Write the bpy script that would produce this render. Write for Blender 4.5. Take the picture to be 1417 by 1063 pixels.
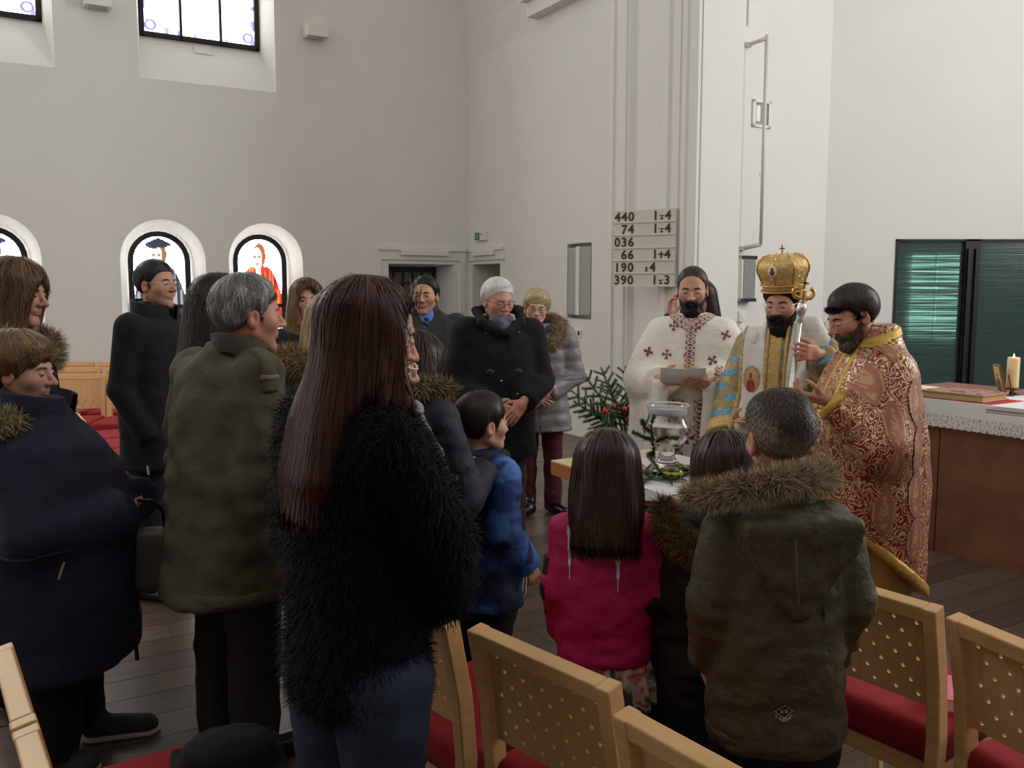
import bpy, bmesh, math, random
import numpy as np
from mathutils import Vector, Matrix
from mathutils.bvhtree import BVHTree

for o in list(bpy.data.objects):
    bpy.data.objects.remove(o, do_unlink=True)
SC = bpy.context.scene
COL = SC.collection
rng = np.random.default_rng(7)
random.seed(7)
PI = math.pi

# ------------------------------------------------------------------ camera
PITCH = math.radians(6.1)
CAMZ = 1.62
FPX = 1225.0
cam_d = bpy.data.cameras.new('camera')
cam_d.sensor_width = 36.0
cam_d.lens = FPX / 1417.0 * 36.0
cam_d.clip_start = 0.05
cam = bpy.data.objects.new('camera', cam_d)
COL.objects.link(cam)
cam.location = (0, 0, CAMZ)
cam.rotation_euler = (PI / 2 - PITCH, 0, 0)
SC.camera = cam

# ------------------------------------------------------------------ light
SC.view_settings.view_transform = 'Standard'
SC.view_settings.look = 'None'
SC.view_settings.gamma = 1.0
SC.view_settings.exposure = 0.38
SC.view_settings.use_curve_mapping = False
w = bpy.data.worlds.new('world')
SC.world = w
w.use_nodes = True
w.node_tree.nodes['Background'].inputs[0].default_value = (1.0, 0.985, 0.96, 1)
w.node_tree.nodes['Background'].inputs[1].default_value = 0.66

def area_light(name, loc, target, size, power, color):
    d = bpy.data.lights.new(name, 'AREA')
    d.shape = 'RECTANGLE'
    d.size, d.size_y = size
    d.energy = power
    d.color = color
    o = bpy.data.objects.new(name, d)
    COL.objects.link(o)
    o.location = loc
    o.rotation_euler = (Vector(target) - Vector(loc)).to_track_quat('-Z', 'Y').to_euler()
    return o

# daylight from windows outside the picture: the tall choir window in the right wall, and the next
# upper window of the window wall, left of the frame (both sit at their wall)
area_light('choir_window_right_offscreen', (8.08, 5.3, 4.65), (0.0, 5.3, 4.0), (2.45, 4.4), 260, (0.97, 0.98, 1.0))
area_light('nave_window_left_offscreen', (-7.36, 7.84, 5.6), (-4.8, 3.5, 4.8), (1.4, 2.8), 150, (1.0, 0.98, 0.95))

# ------------------------------------------------------------------ pixel helpers (direction only)
def ray(px, py):
    x = (px - 708.5) / FPX
    y = (531.5 - py) / FPX
    c, s = math.cos(PITCH), math.sin(PITCH)
    return np.array([x, c + y * s, -s + y * c])

def atY(px, py, Y):
    d = ray(px, py)
    t = Y / d[1]
    return np.array([d[0] * t, Y, CAMZ + d[2] * t])

def atZ(px, py, Z):
    d = ray(px, py)
    t = (Z - CAMZ) / d[2]
    return np.array([d[0] * t, d[1] * t, Z])

# ------------------------------------------------------------------ materials
def sRGB(r, g, b):
    f = lambda c: ((c / 255.0) / 12.92 if c / 255.0 <= 0.04045 else ((c / 255.0 + 0.055) / 1.055) ** 2.4)
    return (f(r), f(g), f(b), 1.0)

MATS = {}
def mat(name, color=(0.5, 0.5, 0.5, 1), rough=0.6, metal=0.0, bump=0.0, bscale=60.0, var=0.0, vscale=8.0,
        attr=False, stretch=(1, 1, 1), emit=0.0, trans=0.0, sheen=0.0, ior=1.45, coat=0.0, alpha=1.0, spec=0.5, wrinkle=0.0, wscale=14.0):
    if name in MATS:
        return MATS[name]
    m = bpy.data.materials.new(name)
    m.use_nodes = True
    nt = m.node_tree
    N, L = nt.nodes, nt.links
    b = N['Principled BSDF']
    b.inputs['Base Color'].default_value = color
    b.inputs['Roughness'].default_value = rough
    b.inputs['Metallic'].default_value = metal
    b.inputs['IOR'].default_value = ior
    b.inputs['Specular IOR Level'].default_value = spec
    b.inputs['Transmission Weight'].default_value = trans
    b.inputs['Sheen Weight'].default_value = sheen
    b.inputs['Coat Weight'].default_value = coat
    b.inputs['Alpha'].default_value = alpha
    src = None
    if attr:
        a = N.new('ShaderNodeAttribute'); a.attribute_name = 'Col'
        src = a.outputs['Color']
    tc = N.new('ShaderNodeTexCoord')
    mp = N.new('ShaderNodeMapping'); mp.inputs['Scale'].default_value = stretch
    L.new(tc.outputs['Object'], mp.inputs['Vector'])
    if var > 0:
        n = N.new('ShaderNodeTexNoise'); n.inputs['Scale'].default_value = vscale
        n.inputs['Detail'].default_value = 5.0
        L.new(mp.outputs[0], n.inputs['Vector'])
        mr = N.new('ShaderNodeMapRange')
        mr.inputs['From Min'].default_value = 0.3; mr.inputs['From Max'].default_value = 0.7
        mr.inputs['To Min'].default_value = 1 - var; mr.inputs['To Max'].default_value = 1 + var
        L.new(n.outputs[0], mr.inputs['Value'])
        mx = N.new('ShaderNodeMix'); mx.data_type = 'RGBA'; mx.blend_type = 'MULTIPLY'
        mx.inputs[0].default_value = 1.0
        if src is None:
            mx.inputs[6].default_value = color
        else:
            L.new(src, mx.inputs[6])
        L.new(mr.outputs[0], mx.inputs[7])
        src = mx.outputs[2]
    if src is not None:
        L.new(src, b.inputs['Base Color'])
    if emit > 0:
        b.inputs['Emission Strength'].default_value = emit
        if src is not None:
            L.new(src, b.inputs['Emission Color'])
        else:
            b.inputs['Emission Color'].default_value = color
    if bump > 0:
        n2 = N.new('ShaderNodeTexNoise'); n2.inputs['Scale'].default_value = bscale
        n2.inputs['Detail'].default_value = 4.0
        L.new(mp.outputs[0], n2.inputs['Vector'])
        bp = N.new('ShaderNodeBump'); bp.inputs['Strength'].default_value = bump
        bp.inputs['Distance'].default_value = 0.01
        L.new(n2.outputs[0], bp.inputs['Height'])
        L.new(bp.outputs[0], b.inputs['Normal'])
        if wrinkle > 0:
            n3 = N.new('ShaderNodeTexNoise'); n3.inputs['Scale'].default_value = wscale
            n3.inputs['Detail'].default_value = 3.0; n3.inputs['Distortion'].default_value = 0.35
            L.new(mp.outputs[0], n3.inputs['Vector'])
            bp3 = N.new('ShaderNodeBump'); bp3.inputs['Strength'].default_value = wrinkle; bp3.inputs['Distance'].default_value = 0.03
            L.new(n3.outputs[0], bp3.inputs['Height']); L.new(bp.outputs[0], bp3.inputs['Normal'])
            L.new(bp3.outputs[0], b.inputs['Normal'])
    MATS[name] = m
    return m

def brocade(name, ground, gold, scale=26.0, width=0.035, big=0.35):
    """woven scroll pattern: contour lines of a distorted noise, gold on a coloured ground"""
    m = bpy.data.materials.new(name); m.use_nodes = True
    N, L = m.node_tree.nodes, m.node_tree.links
    b = N['Principled BSDF']
    tc = N.new('ShaderNodeTexCoord')
    n = N.new('ShaderNodeTexNoise'); n.inputs['Scale'].default_value = scale
    n.inputs['Detail'].default_value = 0.6; n.inputs['Distortion'].default_value = 1.6
    L.new(tc.outputs['Object'], n.inputs['Vector'])
    m1 = N.new('ShaderNodeMath'); m1.operation = 'MULTIPLY'; m1.inputs[1].default_value = 7.0
    L.new(n.outputs[0], m1.inputs[0])
    m2 = N.new('ShaderNodeMath'); m2.operation = 'PINGPONG'; m2.inputs[1].default_value = 0.5
    L.new(m1.outputs[0], m2.inputs[0])
    r1 = N.new('ShaderNodeMapRange'); r1.inputs['From Min'].default_value = big - width; r1.inputs['From Max'].default_value = big + width
    L.new(m2.outputs[0], r1.inputs['Value'])
    n3 = N.new('ShaderNodeTexNoise'); n3.inputs['Scale'].default_value = 6.0
    L.new(tc.outputs['Object'], n3.inputs['Vector'])
    r3 = N.new('ShaderNodeMapRange'); r3.inputs['From Min'].default_value = 0.38; r3.inputs['From Max'].default_value = 0.5
    r3.inputs['To Min'].default_value = 1.0
    L.new(n3.outputs[0], r3.inputs['Value'])
    mm = N.new('ShaderNodeMath'); mm.operation = 'MULTIPLY'
    L.new(r1.outputs[0], mm.inputs[0]); L.new(r3.outputs[0], mm.inputs[1])
    mx = N.new('ShaderNodeMix'); mx.data_type = 'RGBA'
    mx.inputs[6].default_value = ground; mx.inputs[7].default_value = gold
    L.new(mm.outputs[0], mx.inputs[0])
    L.new(mx.outputs[2], b.inputs['Base Color'])
    m4 = N.new('ShaderNodeMath'); m4.operation = 'MULTIPLY'; m4.inputs[1].default_value = 0.55
    L.new(mm.outputs[0], m4.inputs[0]); L.new(m4.outputs[0], b.inputs['Metallic'])
    b.inputs['Roughness'].default_value = 0.42
    bp = N.new('ShaderNodeBump'); bp.inputs['Strength'].default_value = 0.3; bp.inputs['Distance'].default_value = 0.004
    L.new(mm.outputs[0], bp.inputs['Height']); L.new(bp.outputs[0], b.inputs['Normal'])
    MATS[name] = m
    return m

# ------------------------------------------------------------------ object helpers
def tag(o, label=None, cat=None, group=None, kind=None):
    if label: o['label'] = label
    if cat: o['category'] = cat
    if group: o['group'] = group
    if kind: o['kind'] = kind
    return o

def empty(name, loc=(0, 0, 0), rz=0.0, label=None, cat=None, group=None):
    o = bpy.data.objects.new(name, None)
    COL.objects.link(o)
    o.empty_display_size = 0.1
    o.location = loc
    o.rotation_euler = (0, 0, rz)
    return tag(o, label, cat, group)

def mesh_obj(name, V, F, m, parent=None, smooth=False, col=None, bevel=0.0):
    me = bpy.data.meshes.new(name)
    V = np.asarray(V, dtype=np.float32)
    if isinstance(F, np.ndarray):
        n, k = F.shape
        me.vertices.add(len(V)); me.vertices.foreach_set('co', V.ravel())
        me.loops.add(n * k); me.loops.foreach_set('vertex_index', F.astype(np.int32).ravel())
        me.polygons.add(n)
        me.polygons.foreach_set('loop_start', np.arange(0, n * k, k, dtype=np.int32))
        me.polygons.foreach_set('loop_total', np.full(n, k, dtype=np.int32))
        me.update(calc_edges=True); me.validate()
    else:
        me.from_pydata([tuple(map(float, v)) for v in V], [], [tuple(map(int, f)) for f in F])
        me.update()
    if m is not None:
        me.materials.append(m)
    if smooth:
        me.polygons.foreach_set('use_smooth', np.ones(len(me.polygons), dtype=bool))
    if col is not None:
        a = me.attributes.new('Col', 'FLOAT_COLOR', 'POINT')
        c = np.ones((len(V), 4), dtype=np.float32); c[:, :3] = np.asarray(col)[:, :3]
        a.data.foreach_set('color', c.ravel())
    o = bpy.data.objects.new(name, me)
    COL.objects.link(o)
    if parent is not None:
        o.parent = parent
    if bevel > 0:
        b = o.modifiers.new('bevel', 'BEVEL'); b.width = bevel; b.segments = 2; b.limit_method = 'ANGLE'
    return o

class MB:
    """collects simple shapes into one mesh"""
    def __init__(self):
        self.V = []; self.F = []
    def add(self, V, F):
        n = len(self.V)
        self.V += [tuple(map(float, v)) for v in V]
        self.F += [tuple(int(i) + n for i in f) for f in F]
        return self
    def box(self, lo, hi, M=None):
        x0, y0, z0 = lo; x1, y1, z1 = hi
        V = [(x0,y0,z0),(x1,y0,z0),(x1,y1,z0),(x0,y1,z0),(x0,y0,z1),(x1,y0,z1),(x1,y1,z1),(x0,y1,z1)]
        if M is not None: V = [M @ Vector(v) for v in V]
        return self.add(V, [(0,3,2,1),(4,5,6,7),(0,1,5,4),(1,2,6,5),(2,3,7,6),(3,0,4,7)])
    def sweep(self, path, wd, dp, side=(1, 0, 0)):
        """rectangular bar along a path: wd along side, dp across"""
        P = [Vector(p) for p in path]; s = Vector(side).normalized(); V = []; F = []
        for i, p in enumerate(P):
            t = (P[min(i + 1, len(P) - 1)] - P[max(i - 1, 0)]).normalized()
            n = t.cross(s).normalized()
            w_ = wd[i] if isinstance(wd, (list, tuple)) else wd
            d_ = dp[i] if isinstance(dp, (list, tuple)) else dp
            for a, b in ((-1, -1), (1, -1), (1, 1), (-1, 1)):
                V.append(p + s * (a * w_ / 2) + n * (b * d_ / 2))
        for i in range(len(P) - 1):
            for k in range(4):
                F.append((i*4+k, i*4+(k+1)%4, (i+1)*4+(k+1)%4, (i+1)*4+k))
        F.append((3, 2, 1, 0)); e = (len(P) - 1) * 4; F.append((e, e+1, e+2, e+3))
        return self.add(V, F)
    def tube(self, path, r, seg=8, cap=True):
        P = [Vector(p) for p in path]; V = []; F = []
        up = Vector((0, 0, 1)); prev = None
        for i, p in enumerate(P):
            t = (P[min(i + 1, len(P) - 1)] - P[max(i - 1, 0)])
            t = t.normalized() if t.length > 1e-9 else Vector((0, 0, 1))
            if prev is None:
                a = t.cross(up) if abs(t.z) < 0.95 else t.cross(Vector((1, 0, 0)))
            else:
                a = prev - t * prev.dot(t)
            a.normalize(); prev = a; b = t.cross(a)
            rr = r[i] if isinstance(r, (list, tuple, np.ndarray)) else r
            for k in range(seg):
                an = 2 * PI * k / seg
                V.append(p + a * (rr * math.cos(an)) + b * (rr * math.sin(an)))
        for i in range(len(P) - 1):
            for k in range(seg):
                F.append((i*seg+k, i*seg+(k+1)%seg, (i+1)*seg+(k+1)%seg, (i+1)*seg+k))
        if cap:
            F.append(tuple(range(seg - 1, -1, -1))); e = (len(P) - 1) * seg
            F.append(tuple(range(e, e + seg)))
        return self.add(V, F)
    def lathe(self, prof, seg=32, c=(0, 0, 0), sx=1.0, sy=1.0, lobes=0, amp=0.0):
        V = []; F = []
        for (r, z) in prof:
            for k in range(seg):
                an = 2 * PI * k / seg
                q = r * (1 + amp * abs(math.sin(lobes * an / 2))) if lobes else r
                V.append((c[0] + q * math.cos(an) * sx, c[1] + q * math.sin(an) * sy, c[2] + z))
        for i in range(len(prof) - 1):
            for k in range(seg):
                F.append((i*seg+k, i*seg+(k+1)%seg, (i+1)*seg+(k+1)%seg, (i+1)*seg+k))
        F.append(tuple(range(seg - 1, -1, -1))); e = (len(prof) - 1) * seg
        F.append(tuple(range(e, e + seg)))
        return self.add(V, F)
    def ball(self, c, r, seg=12, rings=8):
        r = (r, r, r) if not isinstance(r, (tuple, list)) else r
        V = [(c[0], c[1], c[2] - r[2])]; F = []
        for i in range(1, rings):
            ph = -PI / 2 + PI * i / rings
            for k in range(seg):
                an = 2 * PI * k / seg
                V.append((c[0] + r[0]*math.cos(ph)*math.cos(an), c[1] + r[1]*math.cos(ph)*math.sin(an), c[2] + r[2]*math.sin(ph)))
        V.append((c[0], c[1], c[2] + r[2])); last = len(V) - 1
        for k in range(seg):
            F.append((0, 1 + (k + 1) % seg, 1 + k))
            F.append((last, last - seg + k, last - seg + (k + 1) % seg))
        for i in range(rings - 2):
            for k in range(seg):
                F.append((1+i*seg+k, 1+i*seg+(k+1)%seg, 1+(i+1)*seg+(k+1)%seg, 1+(i+1)*seg+k))
        return self.add(V, F)
    def prism(self, pts, y0, y1):
        """2D outline (x,z) extruded along y"""
        n = len(pts)
        V = [(p[0], y0, p[1]) for p in pts] + [(p[0], y1, p[1]) for p in pts]
        F = [tuple(range(n)), tuple(range(2 * n - 1, n - 1, -1))]
        F += [(i, i + n, (i + 1) % n + n, (i + 1) % n) for i in range(n)]
        return self.add(V, F)
    def build(self, name, m, parent=None, smooth=False, bevel=0.0, M=None):
        V = self.V if M is None else [M @ Vector(v) for v in self.V]
        return mesh_obj(name, V, self.F, m, parent, smooth, None, bevel)

# ------------------------------------------------------------------ distance-field modelling
_T = rng.random((32, 32, 32)).astype(np.float32)
def vnoise(P):
    P = np.asarray(P, dtype=np.float32)
    I = np.floor(P).astype(np.int64); f = P - I
    f = f * f * (3 - 2 * f)
    I0 = I & 31; I1 = (I + 1) & 31
    x0, y0, z0 = I0.T; x1, y1, z1 = I1.T; fx, fy, fz = f.T
    c = (_T[x0,y0,z0]*(1-fx)+_T[x1,y0,z0]*fx)*(1-fy) + (_T[x0,y1,z0]*(1-fx)+_T[x1,y1,z0]*fx)*fy
    d = (_T[x0,y0,z1]*(1-fx)+_T[x1,y0,z1]*fx)*(1-fy) + (_T[x0,y1,z1]*(1-fx)+_T[x1,y1,z1]*fx)*fy
    return (c * (1 - fz) + d * fz) * 2 - 1

A3 = lambda *v: np.array(v, dtype=np.float32)
def rc(P, a, b, r1, r2):
    a = np.asarray(a, np.float32); b = np.asarray(b, np.float32); ab = b - a
    t = np.clip(((P - a) @ ab) / max(float(ab @ ab), 1e-9), 0, 1)
    return np.linalg.norm(P - a - t[:, None] * ab, axis=1) - (r1 + (r2 - r1) * t)
def ell(P, c, r):
    r = np.asarray(r, np.float32); p = (P - np.asarray(c, np.float32)) / r
    k0 = np.linalg.norm(p, axis=1); k1 = np.linalg.norm(p / r, axis=1)
    return k0 * (k0 - 1) / np.maximum(k1, 1e-6)
def rbox(P, c, h, r):
    q = np.abs(P - np.asarray(c, np.float32)) - (np.asarray(h, np.float32) - r)
    return np.linalg.norm(np.maximum(q, 0), axis=1) + np.minimum(q.max(axis=1), 0) - r
def smin(a, b, k):
    h = np.clip(0.5 + 0.5 * (b - a) / k, 0, 1)
    return b + (a - b) * h - k * h * (1 - h)
def smax(a, b, k):
    return -smin(-a, -b, k)
def lofter(prof, n=2.3, ext=True):
    """prof rows: z, half width, half depth[, y offset[, x offset]] -> elliptical column"""
    pr = np.array([list(p) + [0] * (5 - len(p)) for p in prof], dtype=np.float32)
    pr = pr[np.argsort(pr[:, 0])]
    zz = np.linspace(pr[0, 0], pr[-1, 0], 240)
    k = max(3, int(240 * 0.035 / (pr[-1, 0] - pr[0, 0]))) | 1
    ker = np.hanning(k + 2)[1:-1]; ker /= ker.sum()
    tabs = []
    for j in range(1, 5):
        v = np.interp(zz, pr[:, 0], pr[:, j])
        v = np.convolve(np.pad(v, k // 2, mode='edge'), ker, mode='valid')
        tabs.append(v.astype(np.float32))
    z0, z1 = float(pr[0, 0]), float(pr[-1, 0])
    def f(P):
        a, b, yo, xo = [np.interp(P[:, 2], zz, t) for t in tabs]
        d = ((np.abs((P[:, 0] - xo) / a) ** n + np.abs((P[:, 1] - yo) / b) ** n) ** (1 / n) - 1) * np.minimum(a, b)
        return np.maximum(d, np.maximum(z0 - P[:, 2], P[:, 2] - z1)).astype(np.float32)
    return f

def surf(f, lo, hi, h):
    """naive surface nets, evaluated only in blocks near the surface"""
    lo = np.array(lo, np.float32); hi = np.array(hi, np.float32); B = 4
    nb = np.maximum(1, np.ceil((hi - lo) / (h * B)).astype(int)); n = nb * B
    cx = [lo[i] + (np.arange(nb[i]) * B + (B - 1) / 2) * h for i in range(3)]
    G = np.stack(np.meshgrid(*cx, indexing='ij'), -1).reshape(-1, 3).astype(np.float32)
    c = f(G)
    F = np.repeat(np.repeat(np.repeat(c.reshape(nb), B, 0), B, 1), B, 2).astype(np.float32)
    act = np.abs(c) < h * B * 1.35
    if act.any():
        bi = np.stack(np.unravel_index(np.nonzero(act)[0], nb), -1)
        off = np.stack(np.meshgrid(*[np.arange(B)] * 3, indexing='ij'), -1).reshape(-1, 3)
        idx = (bi[:, None, :] * B + off[None]).reshape(-1, 3)
        F[idx[:, 0], idx[:, 1], idx[:, 2]] = f((lo + idx * h).astype(np.float32))
    F[0] = F[-1] = 1; F[:, 0] = F[:, -1] = 1; F[:, :, 0] = F[:, :, -1] = 1
    S = F < 0
    nx, ny, nz = F.shape
    cnt = np.zeros((nx - 1, ny - 1, nz - 1), np.int8)
    offs = [(i, j, k) for i in (0, 1) for j in (0, 1) for k in (0, 1)]
    for (i, j, k) in offs:
        cnt += S[i:nx-1+i, j:ny-1+j, k:nz-1+k]
    cells = np.argwhere((cnt > 0) & (cnt < 8))
    if len(cells) == 0:
        return np.zeros((0, 3)), np.zeros((0, 4), int)
    vid = -np.ones((nx, ny, nz), np.int32); vid[cells[:, 0], cells[:, 1], cells[:, 2]] = np.arange(len(cells))
    C = np.stack([F[cells[:, 0]+i, cells[:, 1]+j, cells[:, 2]+k] for (i, j, k) in offs], 1)
    acc = np.zeros((len(cells), 3)); num = np.zeros(len(cells))
    for a in range(8):
        for b in range(a + 1, 8):
            pa, pb = np.array(offs[a]), np.array(offs[b])
            if np.abs(pa - pb).sum() != 1: continue
            m_ = (C[:, a] < 0) != (C[:, b] < 0)
            t = C[m_, a] / (C[m_, a] - C[m_, b])
            acc[m_] += pa + t[:, None] * (pb - pa); num[m_] += 1
    V = lo + (cells + acc / num[:, None]) * h
    Q = []
    for ax in range(3):
        u_, v_ = (ax + 1) % 3, (ax + 2) % 3
        sl0 = [slice(None)] * 3; sl1 = [slice(None)] * 3
        sl0[ax] = slice(0, -1); sl1[ax] = slice(1, None)
        e = np.argwhere(S[tuple(sl0)] != S[tuple(sl1)])
        e = e[(e[:, u_] > 0) & (e[:, v_] > 0)]
        s0 = S[e[:, 0], e[:, 1], e[:, 2]]
        def g(du, dv):
            q = e.copy(); q[:, u_] -= du; q[:, v_] -= dv
            return vid[q[:, 0], q[:, 1], q[:, 2]]
        q = np.stack([g(1, 1), g(0, 1), g(0, 0), g(1, 0)], 1)
        q[~s0] = q[~s0][:, ::-1]
        Q.append(q)
    Q = np.concatenate(Q)
    return V.astype(np.float32), Q[(Q >= 0).all(1)]

def vnormals(V, Q):
    n = np.cross(V[Q[:, 2]] - V[Q[:, 0]], V[Q[:, 3]] - V[Q[:, 1]])
    N = np.zeros_like(V)
    for k in range(4):
        np.add.at(N, Q[:, k], n)
    return N / np.maximum(np.linalg.norm(N, axis=1, keepdims=True), 1e-9)

def grad(f, P, e=0.003):
    g = np.stack([f(P + A3(*[e if i == j else 0 for j in range(3)])) - f(P - A3(*[e if i == j else 0 for j in range(3)])) for i in range(3)], 1)
    return g / np.maximum(np.linalg.norm(g, axis=1, keepdims=True), 1e-9)

def sample(V, Q, n, pred=None):
    a = np.linalg.norm(np.cross(V[Q[:, 2]] - V[Q[:, 0]], V[Q[:, 3]] - V[Q[:, 1]]), axis=1)
    if pred is not None:
        a = a * pred(V[Q].mean(1))
    if a.sum() <= 0: return np.zeros((0, 3), np.float32)
    i = rng.choice(len(Q), n, p=a / a.sum())
    u_, v_ = rng.random((2, n, 1)).astype(np.float32)
    q = V[Q[i]]
    return (q[:, 0]*(1-u_)*(1-v_) + q[:, 1]*u_*(1-v_) + q[:, 2]*u_*v_ + q[:, 3]*(1-u_)*v_).astype(np.float32)

def strands(seeds, f, dirf, steps, seg, width, color, level=0.002, lev_j=0.003, jit=0.25, stick=1.0, cvar=0.25, tip=None, out=0.0, taper=0.35, zfree=None, zend=None):
    """ribbons that run over the field f following dirf; stick<1 lets them leave the surface"""
    n = len(seeds); P = seeds.astype(np.float32).copy()
    lv = level + lev_j * rng.random(n); bias = rng.normal(0, jit, (n, 3)).astype(np.float32)
    sg = seg * (0.6 + 0.8 * rng.random((n, 1)))
    L, R, T = [], [], []
    for s in range(steps + 1):
        nn = grad(f, P)
        d = dirf(P, nn, s / steps) + bias
        d = d - nn * np.sum(d * nn, 1, keepdims=True) * stick + nn * out
        if zfree is not None:
            fr = (P[:, 2] < zfree)[:, None]
            d = np.where(fr, A3(0, 0, -1)[None] + bias * 1.2, d)
        d /= np.maximum(np.linalg.norm(d, axis=1, keepdims=True), 1e-6)
        side = np.cross(nn, d); side /= np.maximum(np.linalg.norm(side, axis=1, keepdims=True), 1e-6)
        wd = width * (1 - (1 - taper) * (s / steps) ** 2) * (0.7 if s == 0 else 1.0)
        L.append(P - side * wd / 2); R.append(P + side * wd / 2); T.append(np.full(n, s / steps))
        P0 = P
        P = P + d * sg
        if stick > 0:
            cor = (nn * (f(P) - lv)[:, None]) * stick * 0.9
            if zfree is not None: cor = np.where(fr, 0, cor)
            P = P - cor
        if zend is not None:
            P = np.where((P[:, 2] < zend)[:, None], P0, P)
    V = np.stack([x for pr in zip(L, R) for x in pr], 1).reshape(-1, 3)
    m_ = 2 * (steps + 1)
    base = (np.arange(n) * m_)[:, None]
    F = np.concatenate([base + np.array([[2*s, 2*s+1, 2*s+3, 2*s+2]]) for s in range(steps)], 0)
    c = np.asarray(color, np.float32)[None, :3] * np.ones((n, 1), np.float32) if np.ndim(color) == 1 else np.asarray(color, np.float32)[:, :3]
    br = (1 + cvar * rng.normal(0, 1, n)).clip(0.35, 2.2)[:, None]
    c = c * br
    tt = np.repeat(np.linspace(0, 1, steps + 1), 2)[None, :, None]
    if tip is None:
        cc = np.repeat(c[:, None, :], m_, 1)
    else:
        cc = c[:, None, :] * (1 - tt) + (np.asarray(tip, np.float32)[None, None, :3] * br[:, None, :]) * tt
    return V.astype(np.float32), F, cc.reshape(-1, 3)

def join(parts):
    """[(V,F,C), ...] -> one V,F,C (quads)"""
    Vs, Fs, Cs, k = [], [], [], 0
    for (V, F, C) in parts:
        if len(V) == 0: continue
        Vs.append(V); Fs.append(np.asarray(F) + k); k += len(V)
        C = np.asarray(C, np.float32)
        Cs.append(np.tile(C[None, :3], (len(V), 1)) if C.ndim == 1 else C[:, :3])
    return np.concatenate(Vs), np.concatenate(Fs), np.concatenate(Cs)
# ------------------------------------------------------------------ room frame: u along the window wall, v along the pier wall
ANG = math.atan(728.5 / FPX)
Uv = np.array([math.cos(ANG), math.sin(ANG)])
Vv = np.array([-math.sin(ANG), math.cos(ANG)])
B0 = atZ(769, 594, 0)[:2]
# corner of the two walls, seen at column 650
_d = ray(650, 400); _s = (_d[0] / _d[1] * B0[1] - B0[0]) / (Vv[0] - _d[0] / _d[1] * Vv[1])
CORNER = B0 + _s * Vv
def WA(k, z, n=0.0):
    p = CORNER - k * Uv - n * Vv
    return (p[0], p[1], z)
def WB(s, z, n=0.0):
    p = CORNER - s * Vv - n * Uv
    return (p[0], p[1], z)
def kA(px, py=400):       # distance along the window wall seen at a pixel column
    r = ray(px, py); r = r[0] / r[1]
    return (CORNER[0] - r * CORNER[1]) / (Uv[0] - r * Uv[1])
def sB(px, py=400):
    r = ray(px, py); r = r[0] / r[1]
    return (CORNER[0] - r * CORNER[1]) / (Vv[0] - r * Vv[1])
RZ_U = math.atan2(Uv[1], Uv[0])

PLASTER = mat('white_plaster', sRGB(224, 221, 215), 0.9, bump=0.06, bscale=25, var=0.018, vscale=1.5)
PLASTER_W = PLASTER
WHITEP = mat('white_paint', sRGB(225, 222, 214), 0.5)
IRON = mat('dark_iron', sRGB(34, 34, 34), 0.55, 0.3)
BLACKP = mat('black_plastic', sRGB(16, 16, 17), 0.45)
BEECH = mat('beech_wood', sRGB(222, 178, 122), 0.42, var=0.10, vscale=5, stretch=(1, 1, 9), bump=0.02, bscale=60)
BEECH_P = mat('beech_plywood', sRGB(216, 172, 118), 0.5, var=0.08, vscale=6, stretch=(10, 1, 1))
REDSEAT = mat('red_upholstery', sRGB(150, 24, 36), 0.85, bump=0.25, bscale=420, var=0.08, vscale=30)
GREYP = mat('grey_speaker_cloth', sRGB(168, 168, 162), 0.8, bump=0.3, bscale=300)

def arch(k0, k1, z0, zt, n=14):
    r = (k1 - k0) / 2; c = (k0 + k1) / 2; zs = zt - r
    return [(k0, z0)] + [(c - r * math.cos(PI * i / n), zs + r * math.sin(PI * i / n)) for i in range(n + 1)] + [(k1, z0)]

ZTOP = 8.6
wins_lo = [(kA(420), kA(318)), (kA(286), kA(168)), (kA(60), kA(60) + 0.9)]
wins_up = [(kA(382, 120), kA(193, 105)), (kA(76, 90), kA(76, 90) + 1.55)]
LZ0, LZT = 0.90, 2.40
UZ0, UZT = 3.92, 7.3
dk0, dk1, dz = kA(628), kA(538), 1.95

# ---- wall with openings
def wall_columns(P, ks, holes, z0, z1):
    V, F = [], []
    for a, b in zip(ks[:-1], ks[1:]):
        hs = []
        for (h0, h1, lo, hi) in holes:
            if a >= h0 - 1e-6 and b <= h1 + 1e-6:
                hs.append((lo, hi(a), hi(b)))
        hs.sort()
        ca = cb = z0
        for (lo, ta, tb) in hs + [(z1, z1, z1)]:
            if lo - max(ca, cb) > -1e-6 and (lo > ca or lo > cb):
                n = len(V)
                V += [P(a, ca), P(b, cb), P(b, lo), P(a, lo)]
                F.append((n, n + 1, n + 2, n + 3))
            ca, cb = ta, tb
    return V, F
holes = []; ks = {0.0, 11.0, dk0, dk1}
for (a, b) in wins_lo:
    r = (b - a) / 2; c = (a + b) / 2
    holes.append((a, b, LZ0, (lambda k, r=r, c=c: LZT - r + math.sqrt(max(0, r * r - (k - c) ** 2)))))
    for i in range(17): ks.add(c - r * math.cos(PI * i / 16))
for (a, b) in wins_up:
    holes.append((a, b, UZ0, lambda k: UZT)); ks |= {a, b}
holes.append((dk0, dk1, 0.0, lambda k: dz))
V, F = wall_columns(lambda k, z: WA(k, z), sorted(ks), holes, 0.0, ZTOP)
wall_l = tag(mesh_obj('wall_left', V, F, PLASTER), kind='structure')

def reveal(outer, inner, P, n_in, name, m, parent):
    V = [P(k, z, 0.0) for k, z in outer] + [P(k, z, -n_in) for k, z in inner]
    n = len(outer); F = [(i, (i + 1) % n, (i + 1) % n + n, i + n) for i in range(n)]
    return mesh_obj(name, V, F, m, parent)

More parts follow.
